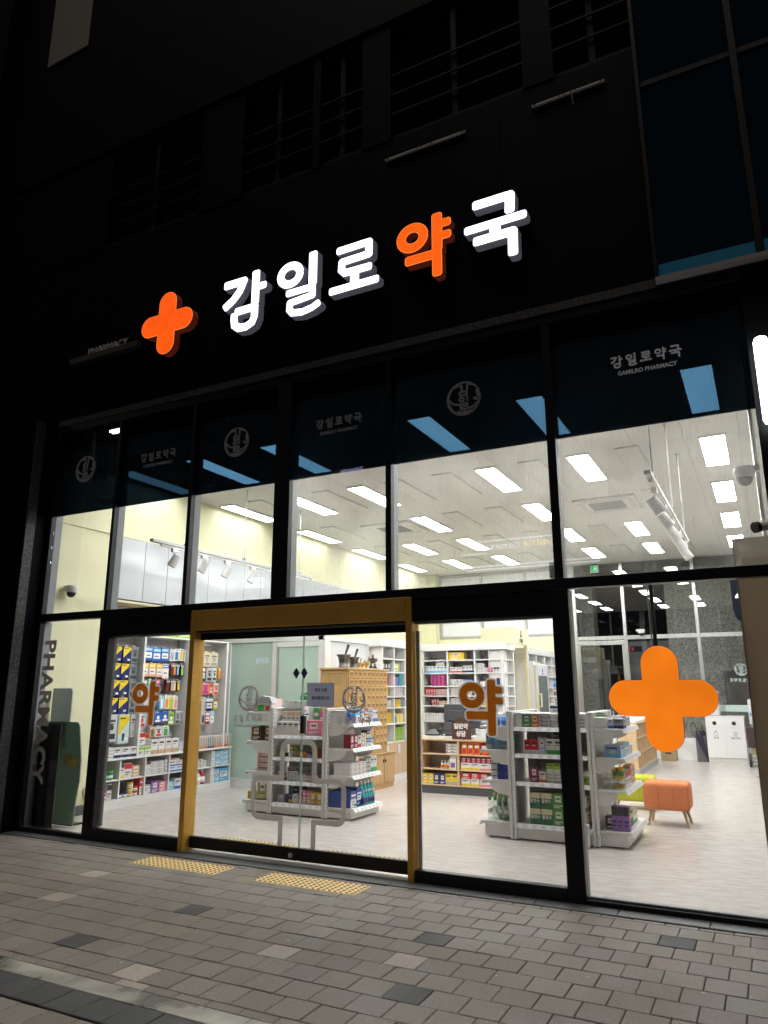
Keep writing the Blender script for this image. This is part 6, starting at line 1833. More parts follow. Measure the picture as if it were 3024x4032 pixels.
# stock of the right gondola
def g2(x, z, items): row((x, 2.055, z, 'S'), items)
t = thing('clear_container', 'white translucent container at the left end of the top shelf', 'container', (-2.48, 2.15, 1.141))
b = MB(); b.box(-2.53, -2.44, 2.07, 2.2, 1.1415, 1.30, 0, .012); b.build('body', PLASTIC, t)
g2(-2.435, 1.14, [('carton', 'white box with green corner on the top shelf of the right gondola', 'green', (.085, .08, .135), 1, dict(style=4)), ('carton', 'white box with orange corner on the top shelf of the right gondola', 'orange', (.085, .08, .135), 1, dict(style=4)), ('carton', 'pale pink box with curved line on the top shelf', (.6, .54, .55), (.1, .08, .14), 1, dict(style=3)), ('carton', 'short white box with black print on the top shelf', 'white', (.075, .08, .085), 1, dict(style=3, acc='ink')), ('carton', 'pale lilac box with a ring on the top shelf', (.6, .58, .64), (.085, .08, .125), 1, dict(style=3, acc='grey')), ('carton', 'pale box with green square on the top shelf', (.62, .6, .6), (.11, .08, .14), 1, dict(style=3, acc='green')), ('carton', 'white box hidden by the mullion on the top shelf', 'white', (.1, .08, .12), 1, dict(style=3))])
row((-2.5, 2.2, 1.29, 'S'), [.33, ('carton', 'white and navy box lying on the gondola top', 'white', (.2, .1, .075), 1, dict(style=5, acc='navy'))])
t = thing('top_shelf_board', 'thin clear shelf across the top of the right gondola', 'glass shelf', (-2.2, 2.25, 1.28))
b = MB(); b.box(-2.53, -1.75, 2.06, 2.5, 1.281, 1.289); b.build('board', WPRINT, t)
g2(-2.43, .865, [('carton', 'red over white box on the second shelf of the right gondola', 'red', (.075, .08, .145), 2, dict(style=2, acc='white', gap=.003)), ('carton', 'pale blue tall box with a castle drawing', (.42, .52, .68), (.075, .08, .175), 1, dict(style=4, acc='red')), ('carton', 'white and green capsule box on the second shelf', 'white', (.085, .09, .16), 2, dict(style=2, acc='green', gap=.003)), ('carton', 'yellow over white box on the second shelf', 'yellow', (.08, .09, .14), 2, dict(style=2, acc='white'))])
row((-2.18, 2.22, .865, 'S'), [('carton', 'large pale green sign box behind the capsule boxes', (.4, .45, .33), (.19, .06, .27), 1, dict(style=2, acc='green'))])
row((-2.31, 2.22, .865, 'S'), [('carton', 'grey box behind the blue castle box', 'grey', (.1, .06, .19), 1, dict(style=3))])
g2(-2.38, .58, [('carton', 'maroon box with white lettering on the third shelf', (.25, .03, .10), (.09, .1, .155), 1, dict(style=4, acc='pink')), ('carton', 'white and orange slim box on the third shelf', 'white', (.075, .08, .11), 1, dict(style=2, acc='orange')), ('carton', 'white carton below the green ones on the third shelf', 'white', (.07, .09, .115), 2, dict(style=3, acc='grey', gap=.003)), .045, ('carton', 'yellow box with white corner on the third shelf', 'yellow', (.065, .08, .14), 1, dict(style=3, acc='green')), ('carton', 'green and white box on the third shelf by the mullion', 'lime', (.09, .08, .14), 2, dict(style=5, acc='white'))])
row((-2.2, 2.055, .6955, 'S'), [('carton', 'green and white carton stacked on the third shelf', 'lime', (.07, .09, .08), 2, dict(style=2, acc='white', gap=.003))])
g2(-2.40, .165, [('carton', 'dark green drink carton stacked on the lowest deck', 'dgreen', (.118, .18, .158), 2, dict(style=5, acc='cream', stack=2, gap=.003, txt='활명수')), ('carton', 'bright green drink carton stacked on the lowest deck', (.07, .26, .03), (.125, .18, .158), 2, dict(style=4, acc='green', stack=2, gap=.003)), ('carton', 'cream and navy drink carton stacked by the mullion', 'cream', (.1, .18, .15), 1, dict(style=2, acc='ink', stack=2))])
row((-2.905, 3.0, 1.148, 'W'), [.35, ('carton', 'pale box at the back of the top left end shelf', 'silver', (.1, .1, .12), 3, dict(style=3))])
row((-2.80, 2.07, 1.148, 'S'), [('bottle', 'blue bottle on the top left end shelf of the right gondola', (.12, .3, .6), (.045, .14), 2, dict(cap='white', lab='blue', gap=.01))])
row((-2.87, 2.07, .90, 'S'), [('carton', 'blue and grey cotton box on the left end shelf', (.10, .3, .5), (.076, .1, .165), 4, dict(style=2, acc='grey', gap=.004))])
row((-2.87, 2.2, .90, 'S'), [('carton', 'white and grey box behind the blue cotton boxes', 'white', (.1, .1, .17), 3, dict(style=3))])
row((-2.82, 2.06, .59, 'S'), [('carton', 'white lens solution box with black lettering', 'white', (.068, .08, .22), 1, dict(style=3, acc='grey', txt='re\nnu')), ('carton', 'royal blue lens solution box', (.012, .04, .3), (.075, .1, .22), 2, dict(style=3, acc='blue', gap=.004)), ('carton', 'grey end box beside the royal blue boxes', 'silver', (.03, .1, .2), 1, dict(style=3))])
row((-2.83, 2.19, .59, 'S'), [('carton', 'grey and purple box behind the royal blue boxes', 'grey', (.08, .1, .27), 3, dict(style=2, acc='purple', gap=.004))])
row((-2.885, 2.07, .17, 'S'), [('bottle', 'clear bottle with a green cap on the left end base', 'clear', (.027, .235), 5, dict(cap='green', lab='white', clear=True, gap=.008, sh=.66))])
row((-2.86, 2.15, .17, 'S'), [('bottle', 'clear bottle with a lime cap in the second row', 'clear', (.027, .26), 5, dict(cap='lime', lab='white', clear=True, gap=.008, sh=.66))])
row((-2.84, 2.24, .17, 'S'), [('bottle', 'tall white bottle with a navy cap behind the clear ones', 'white', (.03, .33), 4, dict(cap='navy', lab='grey', gap=.01)), ])
E2 = -1.405
def g2r(y, z, items): row((E2, y, z, 'E'), items)
t = thing('white_tray', 'white tray on the top right end shelf of the right gondola', 'tray', (-1.58, 2.12, 1.146))
b = MB(); b.box(-1.665, -1.54, 2.06, 2.3, 1.147, 1.26, 0, .008); b.build('tray', PLASTIC, t)
row((-1.66, 2.1, 1.262, 'S'), [('carton', 'white and green flat box on the white tray', 'white', (.11, .1, .045), 1, dict(style=2, acc='green'))])
row((-1.53, 2.06, 1.145, 'S'), [('carton', 'white over blue box on the top right end shelf', 'white', (.045, .1, .1), 1, dict(style=2, acc='blue')), ('carton', 'grey blister box with navy foot on the top right end shelf', (.34, .33, .36), (.1, .16, .1), 1, dict(style=2, acc='navy'))])
row((-1.52, 2.22, 1.145, 'S'), [('bottle', 'white spray bottle standing behind the grey blister box', 'white', (.018, .17), 2, dict(cap='white', lab='purple', gap=.02))])
g2r(2.3, 1.145, [('carton', 'pink and white slim box on the top right end shelf', 'lpink', (.045, .08, .12), 5, dict(style=5, acc='purple', gap=.006)), ('carton', 'white box at the far end of the top right shelf', 'white', (.08, .1, .1), 3, dict(style=3))])
row((-1.59, 2.06, .86, 'S'), [('carton', 'pale blue nose spray display box', (.34, .45, .62), (.17, .22, .12), 1, dict(style=2, acc='sky', txt='코앤'))])
g2r(2.3, .86, [('carton', 'white and blue slim box beside the nose spray display', 'white', (.06, .09, .13), 5, dict(style=5, acc='sky', gap=.005)), ('carton', 'white and pink small box on the second right end shelf', 'white', (.06, .09, .09), 3, dict(style=3, acc='pink'))])
row((-1.63, 2.06, .55, 'S'), [('bottle', 'clear bottle with an orange cap on the third right end shelf', 'clear', (.034, .215), 3, dict(cap='orange', lab='white', clear=True, gap=.006, sh=.66))])
row((-1.55, 2.2, .55, 'S'), [('carton', 'yellow and green box behind the clear bottles', 'yellow', (.1, .1, .2), 1, dict(style=5, acc='green'))])
g2r(2.28, .55, [('carton', 'white and red slim box on the third right end shelf', 'white', (.05, .08, .16), 6, dict(style=5, acc='red', gap=.006)), ('carton', 'tan and red box at the far end of the third shelf', 'peach', (.08, .08, .19), 3, dict(style=3, acc='red'))])
row((-1.64, 2.14, .16, 'S'), [('carton', 'black box with a white reel mark on the right end base', 'black', (.09, .1, .125), 1, dict(style=4, acc='grey'))])
row((-1.56, 2.06, .16, 'S'), [('carton', 'tall purple box with a black band on the right end base', (.28, .13, .42), (.054, .09, .235), 3, dict(style=5, acc='ink', gap=.003))])
g2r(2.3, .16, [('carton', 'navy and yellow box on the right end base', 'navy', (.06, .09, .13), 4, dict(style=5, acc='yellow', gap=.006)), ('carton', 'white and green box at the far right end base', 'white', (.08, .09, .13), 3, dict(style=2, acc='green'))])
t = thing('floor_box', 'white device standing on the base between mullion and right gondola post', 'box', (-1.78, 2.0, .0))
b = MB(); b.box(-1.83, -1.765, 1.93, 2.0, .01, .22, 0, .006); b.build('body', PLASTIC, t)

# ------------------------------------------------------------------ stools
def stool(x0, x1, y0, y1, zb, zt, m, lab):
    t = thing('upholstered_stool', lab, 'stool', ((x0 + x1) / 2, (y0 + y1) / 2, 0), 'upholstered stools with wooden legs')
    b = MB()
    nx, ny, nz = 12, 9, 8
    bm = bmesh.new()
    bmesh.ops.create_cube(bm, size=1)
    bmesh.ops.subdivide_edges(bm, edges=bm.edges[:], cuts=11, use_grid_fill=True)
    cx, cy, cz = (x0 + x1) / 2, (y0 + y1) / 2, (zb + zt) / 2
    hx, hy, hz = (x1 - x0) / 2, (y1 - y0) / 2, (zt - zb) / 2
    r = .035
    for v in bm.verts:
        p = Vector((v.co.x * 2 * hx, v.co.y * 2 * hy, v.co.z * 2 * hz))
        q = Vector((max(-hx + r, min(hx - r, p.x)), max(-hy + r, min(hy - r, p.y)), max(-hz + r, min(hz - r, p.z))))
        d = p - q
        if d.length > 1e-6: p = q + d.normalized() * r
        if v.co.z > .49:
            p.z += .012 * (1 - (p.x / hx) ** 2) * (1 - (p.y / hy) ** 2)
            for ux in (-.5, 0, .5):
                for uy in (-.35, .35):
                    p.z -= .014 * math.exp(-(((p.x / hx - ux) * hx) ** 2 + ((p.y / hy - uy) * hy) ** 2) / .0012)
        else:
            s = 1 + .012 * math.sin((p.z / hz + 1) * PI / 2)
            p.x *= s; p.y *= s
            p.x += 0.0
            if abs(v.co.y) > .49:
                p.y *= 1 - .010 * math.exp(-((abs(p.x) - hx * .33) / .012) ** 2)
        v.co = p + Vector((cx, cy, cz))
    bm.verts.index_update()
    b.raw([v.co[:] for v in bm.verts], [[v.index for v in f.verts] for f in bm.faces])
    bm.free()
    b.build('cushion', m, t, smooth=True)
    q = MB()
    for ux in (-.33, .33):
        q.path([(cx + ux * hx, y0 - .0035, zb + .03), (cx + ux * hx, y0 - .0045, cz), (cx + ux * hx, y0 - .0025, zt - .035)], .0028, 6)
    for ux in (-1, 1):
        q.path([(cx + ux * (hx - .012), y0 + .0075, zb + .03), (cx + ux * (hx - .012), y0 + .0075, zt - .03)], .0035, 6)
    q.build('piping', mat('piping', tuple(.75 * v for v in (m.node_tree.nodes['Vector Math'].inputs[0].default_value[:3])), .95), t)
    for sx in (-1, 1):
        for sy in (-1, 1):
            q = MB(); q.tube((cx + sx * (hx - .03), cy + sy * (hy - .03), .001), (cx + sx * (hx - .075), cy + sy * (hy - .07), zb + .005), .013, .022, 12)
            q.build('leg', LEGW, t)
    return t
stool(-1.465, -.965, 3.53, 3.95, .175, .475, ORANGEF, 'orange fabric stool in front, with wooden legs')
stool(-2.06, -1.50, 4.62, 5.02, .10, .41, LIMEF, 'lime green fabric stool behind the orange one')

# ------------------------------------------------------------------ far end: cubby counter, bin cabinet, umbrellas, lobby glazing
cb = thing('cubby_counter', 'long birch counter with rows of empty cubbies along its side', 'counter', (-2.45, 9.8, 0))
b = MB(); b.box(-2.60, -2.265, 8.55, 11.07, 0, .11); b.build('plinth', GPLAST, cb)
b = MB(); b.box(-2.61, -2.60, 8.55, 11.07, .11, .90); b.build('back_panel', BIRCH, cb)
b = MB(); b.box(-2.6, -2.28, 8.55, 8.58, .1105, .895); b.build('end_panel', BIRCH, cb)
b = MB(); b.box(-2.62, -2.27, 8.54, 11.08, .9005, .925, 0, .002); b.build('top', BIRCH, cb)
for k, y in enumerate(np.linspace(8.62, 11.05, 9)):
    b = MB(); b.box(-2.598, -2.28, y - .012, y + .012, .1305, .899); b.build('divider', BIRCH, cb)
for z in (.112, .375, .645):
    b = MB(); b.box(-2.597, -2.281, 8.581, 11.06, z, z + .018); b.build('shelf', BIRCH, cb)
b = MB(); b.box(-3.6, -2.63, 8.56, 8.6, 0, .93); b.build('front_panel', WHITE, cb)
b = MB(); b.box(-3.6, -2.28, 8.62, 11.0, .926, .96, 0, .003); b.build('worktop', WHITE, cb)

bc = thing('bin_cabinet', 'white two door waste bin cabinet with round holes', 'bin cabinet', (-.95, 11.95, 0))
b = MB(); b.box(-1.33, -.57, 11.76, 12.15, .11, .94, 0, .003); b.build('body', WHITE, bc)
b = MB(); b.box(-1.34, -.555, 11.745, 12.16, .9405, .965, 0, .003); b.build('top', WHITE, bc)
b = MB(); b.box(-1.33, -.57, 11.77, 12.15, 0, .1095); b.build('plinth', mat('plinth_pale', (.62, .62, .57), .5), bc)
b = MB(); b.box(-1.325, -.575, 11.742, 11.759, .735, .935, 0, .002); b.build('top_panel', WHITE, bc)
for k, (x0, x1) in enumerate(((-1.325, -.955), (-.948, -.575))):
    b = MB(); b.box(x0, x1, 11.742, 11.759, .115, .728, 0, .002); d = b.build('cabinet_door', WHITE, bc)
    cx = (x0 + x1) / 2
    b = MB(); b.lathe([(.042, 0), (.042, .006)], (0, 0, 0), 20, 0, Matrix.Translation((cx - .01, 11.7415, .82)) @ Matrix.Rotation(PI / 2, 4, 'X')); b.build('bin_hole', INK, bc)
    b = MB()
    if k == 0:
        b.box(cx - .03, cx - .024, 11.7405, 11.742, .56, .63); b.box(cx + .024, cx + .03, 11.7405, 11.742, .56, .63); b.box(cx - .03, cx + .03, 11.7405, 11.742, .555, .561); b.box(cx - .015, cx + .015, 11.7405, 11.742, .645, .665); b.box(cx - .03, cx + .03, 11.7404, 11.742, .628, .634)
        b.mesh_in(text_mesh('캔 병', .045, .001, .001), 0, up_m((cx, 11.7405, .515)))
    else:
        b.box(cx - .03, cx - .024, 11.7405, 11.742, .56, .64); b.box(cx + .024, cx + .03, 11.7405, 11.742, .56, .64); b.box(cx - .03, cx + .03, 11.7404, 11.742, .555, .561); b.box(cx - .036, cx + .036, 11.7404, 11.742, .64, .648)
        for q in (-.012, 0, .012): b.box(cx + q - .002, cx + q + .002, 11.7405, 11.742, .575, .62)
        b.mesh_in(text_mesh('일반쓰레기', .04, .001, .001), 0, up_m((cx, 11.7405, .515)))
    b.build('icon', DGREY, d)
t = thing('air_purifier', 'white rounded device standing on the bin cabinet behind the cross', 'device', (-1.15, 11.95, .966))
b = MB(); b.box(-1.3, -1.02, 11.88, 12.0, .967, 1.5, 0, .04); b.build('case', PLASTIC, t)
b = MB(); b.box(-1.2, -1.1, 11.878, 11.88, 1.3, 1.38); b.build('display', GPLAST, t)
t = thing('cup_dispenser', 'clear cup column on the bin cabinet', 'cup dispenser', (-.95, 11.9, .966))
b = MB(); b.lathe([(.045, 0), (.045, .22)], (-.95, 11.92, .967), 14); b.build('tube', CLEARP, t)
b = MB(); b.lathe([(.047, .2), (.047, .21)], (-.95, 11.92, .967), 14); b.build('ring', ACC['pink'], t)
us = thing('umbrella_stand', 'grey umbrella stand at the left of the bin cabinet', 'umbrella stand', (-1.47, 12.0, 0))
b = MB(); b.box(-1.57, -1.36, 11.9, 12.1, .0, .02, 0, .004); b.box(-1.57, -1.555, 11.9, 12.1, .021, .55); b.box(-1.375, -1.36, 11.9, 12.1, .021, .55); b.box(-1.554, -1.376, 12.08, 12.1, .021, .55); b.box(-1.554, -1.376, 11.9, 11.915, .021, .55); b.build('bin', mat('stand_grey', (.13, .13, .14), .4, .3), us)
def umbrella(x, y, dx, m, lab, hook=True):
    t = thing('umbrella', lab, 'umbrella', (x, y, .05))
    tip, top = Vector((x + dx, y, .03)), Vector((x, y, .66))
    q = (top - tip)
    b = MB(); mt = q.to_track_quat('Z', 'Y').to_matrix().to_4x4(); mt.translation = tip
    L_ = q.length
    b.lathe([(.008, 0), (.035, L_ * .25), (.055, L_ * .6), (.062, L_ * .85), (.04, L_ * .97), (.012, L_)], n=10, mtx=mt); b.build('canopy', m, t)
    b = MB(); d = q.normalized()
    p0 = top - d * .02
    pts = [p0, p0 + d * .13]
    c = p0 + d * .13 + Vector((-.045, 0, 0))
    if hook:
        for k in range(1, 8):
            a = k / 7 * PI * 1.1
            pts.append(c + Vector((.045 * math.cos(a), 0, .045 * math.sin(a))))
    b.path(pts, .008); b.build('handle', INK, t)
umbrella(-1.52, 11.86, .17, PURPLE, 'dark purple umbrella with a hooked handle leaning in front of the stand')
umbrella(-1.42, 12.0, .02, INK, 'black folded umbrella standing in the umbrella stand', False)
t = thing('carton_box', 'brown cardboard box on the floor beyond the cubby counter', 'cardboard box', (-2.1, 11.9, 0))
b = MB(); b.box(-2.3, -1.98, 11.78, 12.05, .001, .25, 0, .004); b.build('box', CARD, t)
b = MB(); b.box(-2.25, -2.12, 11.85, 12.0, .2505, .285, 0, .006); b.build('paper', WHITE, t)
b = MB(); b.box(-2.2, -2.08, 11.778, 11.78, .15, .18); b.build('print', INK, t)
wc = thing('walker_cart', 'dark folding cart half hidden behind the taupe board', 'cart', (-.4, 11.2, 0))
b = MB(); b.box(-.53, -.2, 11.1, 11.5, .38, .78, 0, .02); b.build('seat_bag', mat('cart_brown', (.05, .03, .03), .7), wc)
b = MB(); b.box(-.45, -.2, 11.15, 11.45, .22, .375); b.build('cushion', CARD, wc)
b = MB()
for z in (.06, .14, .22): b.tube((-.47, 11.12, z), (-.15, 11.12, z), .012)
b.tube((-.47, 11.12, .02), (-.40, 11.3, 1.0), .012); b.build('frame', STEEL, wc)
for y in (11.12, 11.45):
    b = MB(); b.lathe([(.12, 0), (.12, .035)], (0, 0, 0), 18, 0, Matrix.Translation((-.53, y, .125)) @ Matrix.Rotation(PI / 2, 4, 'Y')); b.build('wheel', INK, wc)
t = thing('white_panel_sign', 'white narrow upright sign beside the cart', 'sign', (-.42, 11.5, .8))
b = MB(); b.box(-.46, -.30, 11.5, 11.52, .82, 1.32, 0, .01); b.build('panel', PLASTIC, t)
b = MB(); b.box(-.44, -.41, 11.498, 11.5, .98, 1.05); b.build('print', ACC['blue'], t)
t = thing('small_machine', 'dark small machine on the floor at the edge of the taupe board', 'machine', (-.25, 7.5, 0))
b = MB(); b.box(-.30, -.12, 7.35, 7.6, .03, .14, 0, .02); b.box(-.28, -.14, 7.4, 7.55, .141, .22, 0, .02); b.tube((-.33, 7.35, .21), (-.2, 7.45, .27), .012); b.build('body', GPLAST, t)
b = MB(); b.tube((-.27, 7.33, .03), (-.27, 7.37, .03), .03, n=12); b.tube((-.16, 7.33, .03), (-.16, 7.37, .03), .03, n=12); b.build('wheel', INK, t)

tb = thing('taupe_board', 'tall taupe partition board inside the right end of the window', 'partition board', (.2, .33, 0))
b = MB(); b.box(-.135, .55, .3, .38, .01, 2.69, 0, .004); b.build('board', TAUPE, tb)
b = MB(); b.box(-.143, -.1355, .296, .384, .01, 2.69); b.build('edge_trim', mat('edge_trim', (.36, .34, .30), .5), tb)

lg = thing('lobby_glazing', 'steel framed glass wall to the lobby at the far end of the shop', 'glass wall', (-1.8, 12.25, 0))
def st(n, x0, x1, z0, z1, y0=12.22, y1=12.30):
    b = MB(); b.box(x0, x1, y0, y1, z0, z1, 0, .003); return b.build(n, STEEL, lg)
for x0, x1, z0 in ((-4.16, -4.05, 0), (-2.96, -2.885, 0), (-1.355, -1.285, .47), (.28, .35, .47)): st('mullion', x0, x1, z0, 4.53)
for x0, x1 in ((-4.048, -2.962), (-2.883, -1.357), (-1.283, .278)): st('transom', x0, x1, 2.68, 2.77)
st('head_rail', -4.048, -2.962, 2.56, 2.66)
for x0, x1, z0, z1 in ((-4.045, -2.965, 2.775, 4.53), (-2.88, -1.36, 2.775, 4.53), (-1.28, .275, 2.775, 4.53), (-2.88, -1.36, .47, 2.675), (-1.28, .275, .47, 2.675)):
    b = MB(); b.box(x0, x1, 12.255, 12.265, z0, z1); b.build('pane', GLASSL, lg)
b = MB(); b.box(-4.0, -3.02, 12.255, 12.265, .06, 2.54); dr = b.build('door', GLASSL, lg)
b = MB(); b.box(-4.045, -4.001, 12.23, 12.29, .01, 2.55); b.box(-3.019, -2.965, 12.23, 12.29, .01, 2.55); b.box(-4.0, -3.02, 12.23, 12.29, .01, .058); b.build('rail', STEEL, dr)
b = MB(); b.box(-3.15, -2.97, 12.20, 12.228, 2.63, 2.66, 0, .004); b.build('closer', PLASTIC, lg)
b = MB(); b.box(-2.885, .5, 12.2, 12.33, 0, .35); b.box(-2.885, .5, 12.18, 12.34, .351, .47); b.build('curb_wall', WHITE, lg)
b = MB(); b.box(-1.25, .27, 12.249, 12.254, 1.05, 1.19); b.build('frosted_band', mat('band_frost', (.5, .62, .58), .4), lg)
b = MB(); name_mesh(b, -.57, 1.72, .42, 12.248, .006, 0, 'S', True); b.mesh_in(emblem_mesh(), 0, up_m((-.53, 12.248, 1.95), 'S', (-.13, .13))); b.build('mirrored_lettering', mat('lobby_vinyl', (.42, .50, .47), .5), lg)

# lobby beyond
b = MB(); b.box(-6, 3, 12.35, 18, -.04, 0.0); b.build('lobby_floor', mat('lobby_floor', (.10, .10, .10), .3), kind='structure')
b = MB(); b.box(-6, 3, 12.36, 18, 4.54, 4.6); b.build('lobby_ceiling', mat('lobby_ceiling', (.14, .14, .14), .8), kind='structure')
b = MB(); b.box(-2.12, 3, 13.6, 13.7, 0, 4.53); b.build('lobby_stone_wall', LOBG, kind='structure')
b = MB(); b.box(-6, 3, 17.9, 18, 0, 4.53); b.box(-6, -5.9, 12.4, 18, 0, 4.53); b.build('lobby_back_wall', mat('lobby_dark', (.035, .035, .036), .6), kind='structure')
t = thing('stone_pillar', 'speckled granite pillar in the dark lobby at the left', 'pillar', (-4.1, 13.4, 0))
b = MB(); b.box(-4.35, -3.85, 13.3, 13.8, 0, 4.53); b.build('pillar', LOBG, t)
t = thing('elevator', 'grey elevator door with a small red floor display in the lobby', 'elevator', (-2.8, 14.4, 0))
b = MB(); b.box(-3.25, -2.15, 14.3, 14.4, 0, 2.75); b.build('surround', mat('lift_grey', (.24, .24, .25), .4, .3), t)
b = MB(); b.box(-3.05, -2.72, 14.285, 14.299, 0, 2.3); b.build('door_leaf', mat('lift_door', (.32, .32, .33), .35, .5), t)
b = MB(); b.box(-2.7, -2.38, 14.285, 14.299, 0, 2.3); b.build('door_leaf', mat('lift_door', (.32, .32, .33), .35, .5), t)
b = MB(); b.box(-3.16, -2.86, 14.28, 14.298, 2.48, 2.62); b.build('display', INK, t)
b = MB(); b.mesh_in(text_mesh('2', .1, .002, .003), 0, up_m((-3.1, 14.276, 2.55))); b.build('digit', ERED, t)
t = thing('call_panel', 'steel framed board with a red light behind the lobby glass', 'panel', (-.55, 13.5, 1.5))
b = MB(); b.box(-.96, -.2, 13.55, 13.595, 1.10, 1.95, 0, .006); b.build('frame', mat('panel_steel', (.22, .22, .22), .35, .5), t)
b = MB(); b.box(-.90, -.25, 13.535, 13.549, 1.13, 1.70); b.build('board', mat('panel_board', (.34, .31, .30), .3), t)
b = MB(); b.box(-.45, -.41, 13.53, 13.534, 1.36, 1.39); b.box(-.56, -.54, 13.545, 13.549, 1.84, 1.86); b.build('led', ERED, t)
t = thing('exit_sign', 'green lit exit sign above the lobby glazing', 'exit sign', (-3.52, 12.15, 4.32))
b = MB(); b.box(-3.62, -3.42, 12.13, 12.18, 4.31, 4.49, 0, .006); b.build('case', PLASTIC, t)
b = MB(); b.box(-3.595, -3.445, 12.124, 12.129, 4.33, 4.47); b.build('face', EGREEN, t)
b = MB(); b.lathe([(.012, 0), (.012, .002)], (0, 0, 0), 10, 0, Matrix.Translation((-3.51, 12.1235, 4.445)) @ Matrix.Rotation(PI / 2, 4, 'X')); b.prism([(-3.53, 4.43), (-3.50, 4.43), (-3.49, 4.40), (-3.47, 4.36), (-3.48, 4.35), (-3.51, 4.385), (-3.54, 4.345), (-3.56, 4.35), (-3.525, 4.395)], 12.1215, 12.1235, 'y'); b.box(-3.465, -3.45, 12.1215, 12.1235, 4.335, 4.465); b.build('running_figure', emit('exit_white', (.7, 1, .8), 1.0), t)
t = thing('number_sign', 'dark rounded sign with a white 4 behind the lobby glass', 'sign', (-.35, 11.6, 3.0))
b = MB(); b.prism([(-.53, 4.1), (-.53, 3.2), (-.50, 3.05), (-.43, 2.96), (-.33, 2.93), (-.30, 2.85), (-.22, 2.78), (-.1, 2.75), (.3, 2.75), (.3, 4.1)], 11.6, 11.63, 'y'); b.build('board', mat('sign_navy', (.006, .007, .014), .8, spec=.1), t)
b = MB(); b.mesh_in(text_mesh('4', .50, .004, .012), 0, up_m((-.33, 11.597, 3.50))); b.build('digit', WPRINT, t)
b = MB(); b.tube((.1, 11.615, 4.1), (.1, 11.615, 4.53), .012); b.build('hanger', INK, t)

# cartons: the 290 that show largest stay single things, the small far ones become one stock of cartons
def gather_small():
    inv = cam.matrix_world.inverted()
    L_ = []
    for o in COL.objects:
        if o.name.startswith('medicine_carton') and o.parent is None:
            m = Matrix.Translation(o.location) @ o.rotation_euler.to_matrix().to_4x4()
            p = inv @ (m @ Vector((0, 0, .05)))
            bb = [v.co for v in o.data.vertices]
            w = max(v.x for v in bb) - min(v.x for v in bb)
            h = max(v.z for v in bb) - min(v.z for v in bb)
            d = max(v.y for v in bb) - min(v.y for v in bb)
            vis = w if abs(math.sin(o.rotation_euler.z)) < .5 else w * .5 + d * .6
            L_.append((vis * h / p.z ** 2, o, m))
    L_.sort(key=lambda t: -t[0])
    rest = L_[290:]
    if not rest: return
    mats, idx = [], {}
    def slot(mm):
        if mm.name not in idx:
            idx[mm.name] = len(mats)
            mats.append(mm)
        return idx[mm.name]
    body = PBODY.copy()
    body.name = 'carton_print_stock'
    nt = body.node_tree
    at = nt.nodes.new('ShaderNodeAttribute')
    at.attribute_name = 'tone'
    oi = next(n for n in nt.nodes if n.type == 'OBJECT_INFO')
    for l in list(nt.links):
        if l.from_node == oi:
            nt.links.new(at.outputs['Color'], l.to_socket)
    b = MB()
    tone = []
    for _, o, m in rest:
        c = tuple(o.color)
        off = len(b.v)
        b.v += [tuple(m @ v.co) for v in o.data.vertices]
        for p in o.data.polygons:
            mm = o.data.materials[p.material_index]
            b.f.append(tuple(i + off for i in p.vertices))
            b.m.append(slot(body if mm == PBODY else mm))
            tone += [c] * len(p.vertices)
    me = b.mesh('carton_stock', mats)
    at = me.color_attributes.new('tone', 'FLOAT_COLOR', 'CORNER')
    at.data.foreach_set('color', np.array(tone, np.float32).ravel())
    for _, o, m in rest:
        bpy.data.objects.remove(o)
    o = bpy.data.objects.new('carton_stock', me)
    COL.objects.link(o)
    tag(o, 'small far medicine cartons piled on the white shelves', 'medicine boxes', kind='stuff')
gather_small()

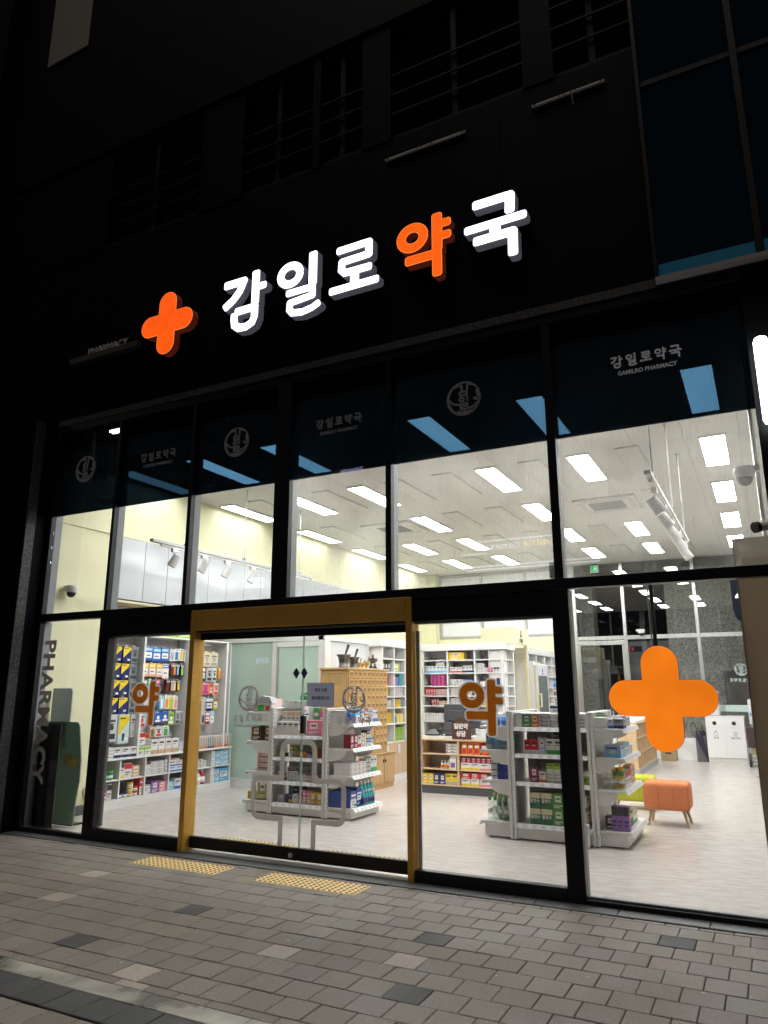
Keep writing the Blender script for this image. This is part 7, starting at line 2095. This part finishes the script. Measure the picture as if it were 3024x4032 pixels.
# ------------------------------------------------------------------ across the street: what the panes mirror
ob = thing('building_across_street', 'dark building across the street with lit shop signs, seen mirrored in the panes', 'building', (-14, -24, 0))
b = MB(); b.box(-34, 8, -30, -24.2, 0, 20); b.build('wall', mat('far_wall', (.03, .03, .032), .8), ob)
EW2 = emit('far_sign_white', (.75, .8, 1.0), 5.0)
b = MB(); b.mesh_in(text_mesh('스마트치과', .30, .02, .008), 0, up_m((-8.05, -24.05, 7.55), 'N')); b.build('sign_lettering', emit('far_sign_yellow', (1.0, .62, .06), 5.0), ob)
b = MB(); b.mesh_in(text_mesh('의원 02)476-28', .27, .02, .008), 0, up_m((-9.75, -24.05, 7.55), 'N')); b.build('sign_lettering', EW2, ob)
b = MB()
for z, x0, x1 in ((7.83, -11.6, -7.2), (7.30, -11.6, -10.4), (6.72, -11.4, -5.6), (6.58, -11.4, -5.6)): b.box(x0, x1, -24.1, -24.0, z, z + .045)
b.build('light_strips', EW2, ob)
b = MB(); b.mesh_in(text_mesh('감일동행정복지', .22, .02, .006), 0, up_m((-23.1, -24.05, 6.98), 'N')); b.mesh_in(text_mesh('감일동행정복지', .22, .02, .006), 0, up_m((-23.1, -24.05, 6.66), 'N'))
b.mesh_in(text_mesh('상운빌', .3, .02, .006), 0, up_m((-22.4, -24.05, 2.9), 'N')); b.mesh_in(text_mesh('SUSUMANN', .24, .02, .006), 0, up_m((-17.3, -24.05, 12.1), 'N')); b.build('sign_lettering', emit('far_sign_blue', (.55, .55, 1.0), 4.0), ob)
sl = thing('street_lamp', 'tall street lamp across the pavement whose light is mirrored in the first pane', 'street lamp', (-17.6, -9, 0))
b = MB(); b.tube((-17.9, -9, -.05), (-17.9, -9, 9.4), .09, .06, 12); b.tube((-17.9, -9, 9.35), (-17.2, -9, 9.35), .04); b.build('pole', DGREY, sl)
b = MB(); b.box(-17.25, -16.6, -9.12, -8.88, 9.27, 9.36, 0, .02); b.build('lamp_head', DGREY, sl)
b = MB(); b.box(-17.15, -16.66, -9.08, -8.92, 9.20, 9.268, 0, .01); b.build('lamp_lens', emit('street_lamp_lens', (1.0, .93, .8), 60), sl)

# tidy: the two proto lights are in place; nothing else is left at the origin
for m in bpy.data.meshes:
    if m.users == 0:
        bpy.data.meshes.remove(m)
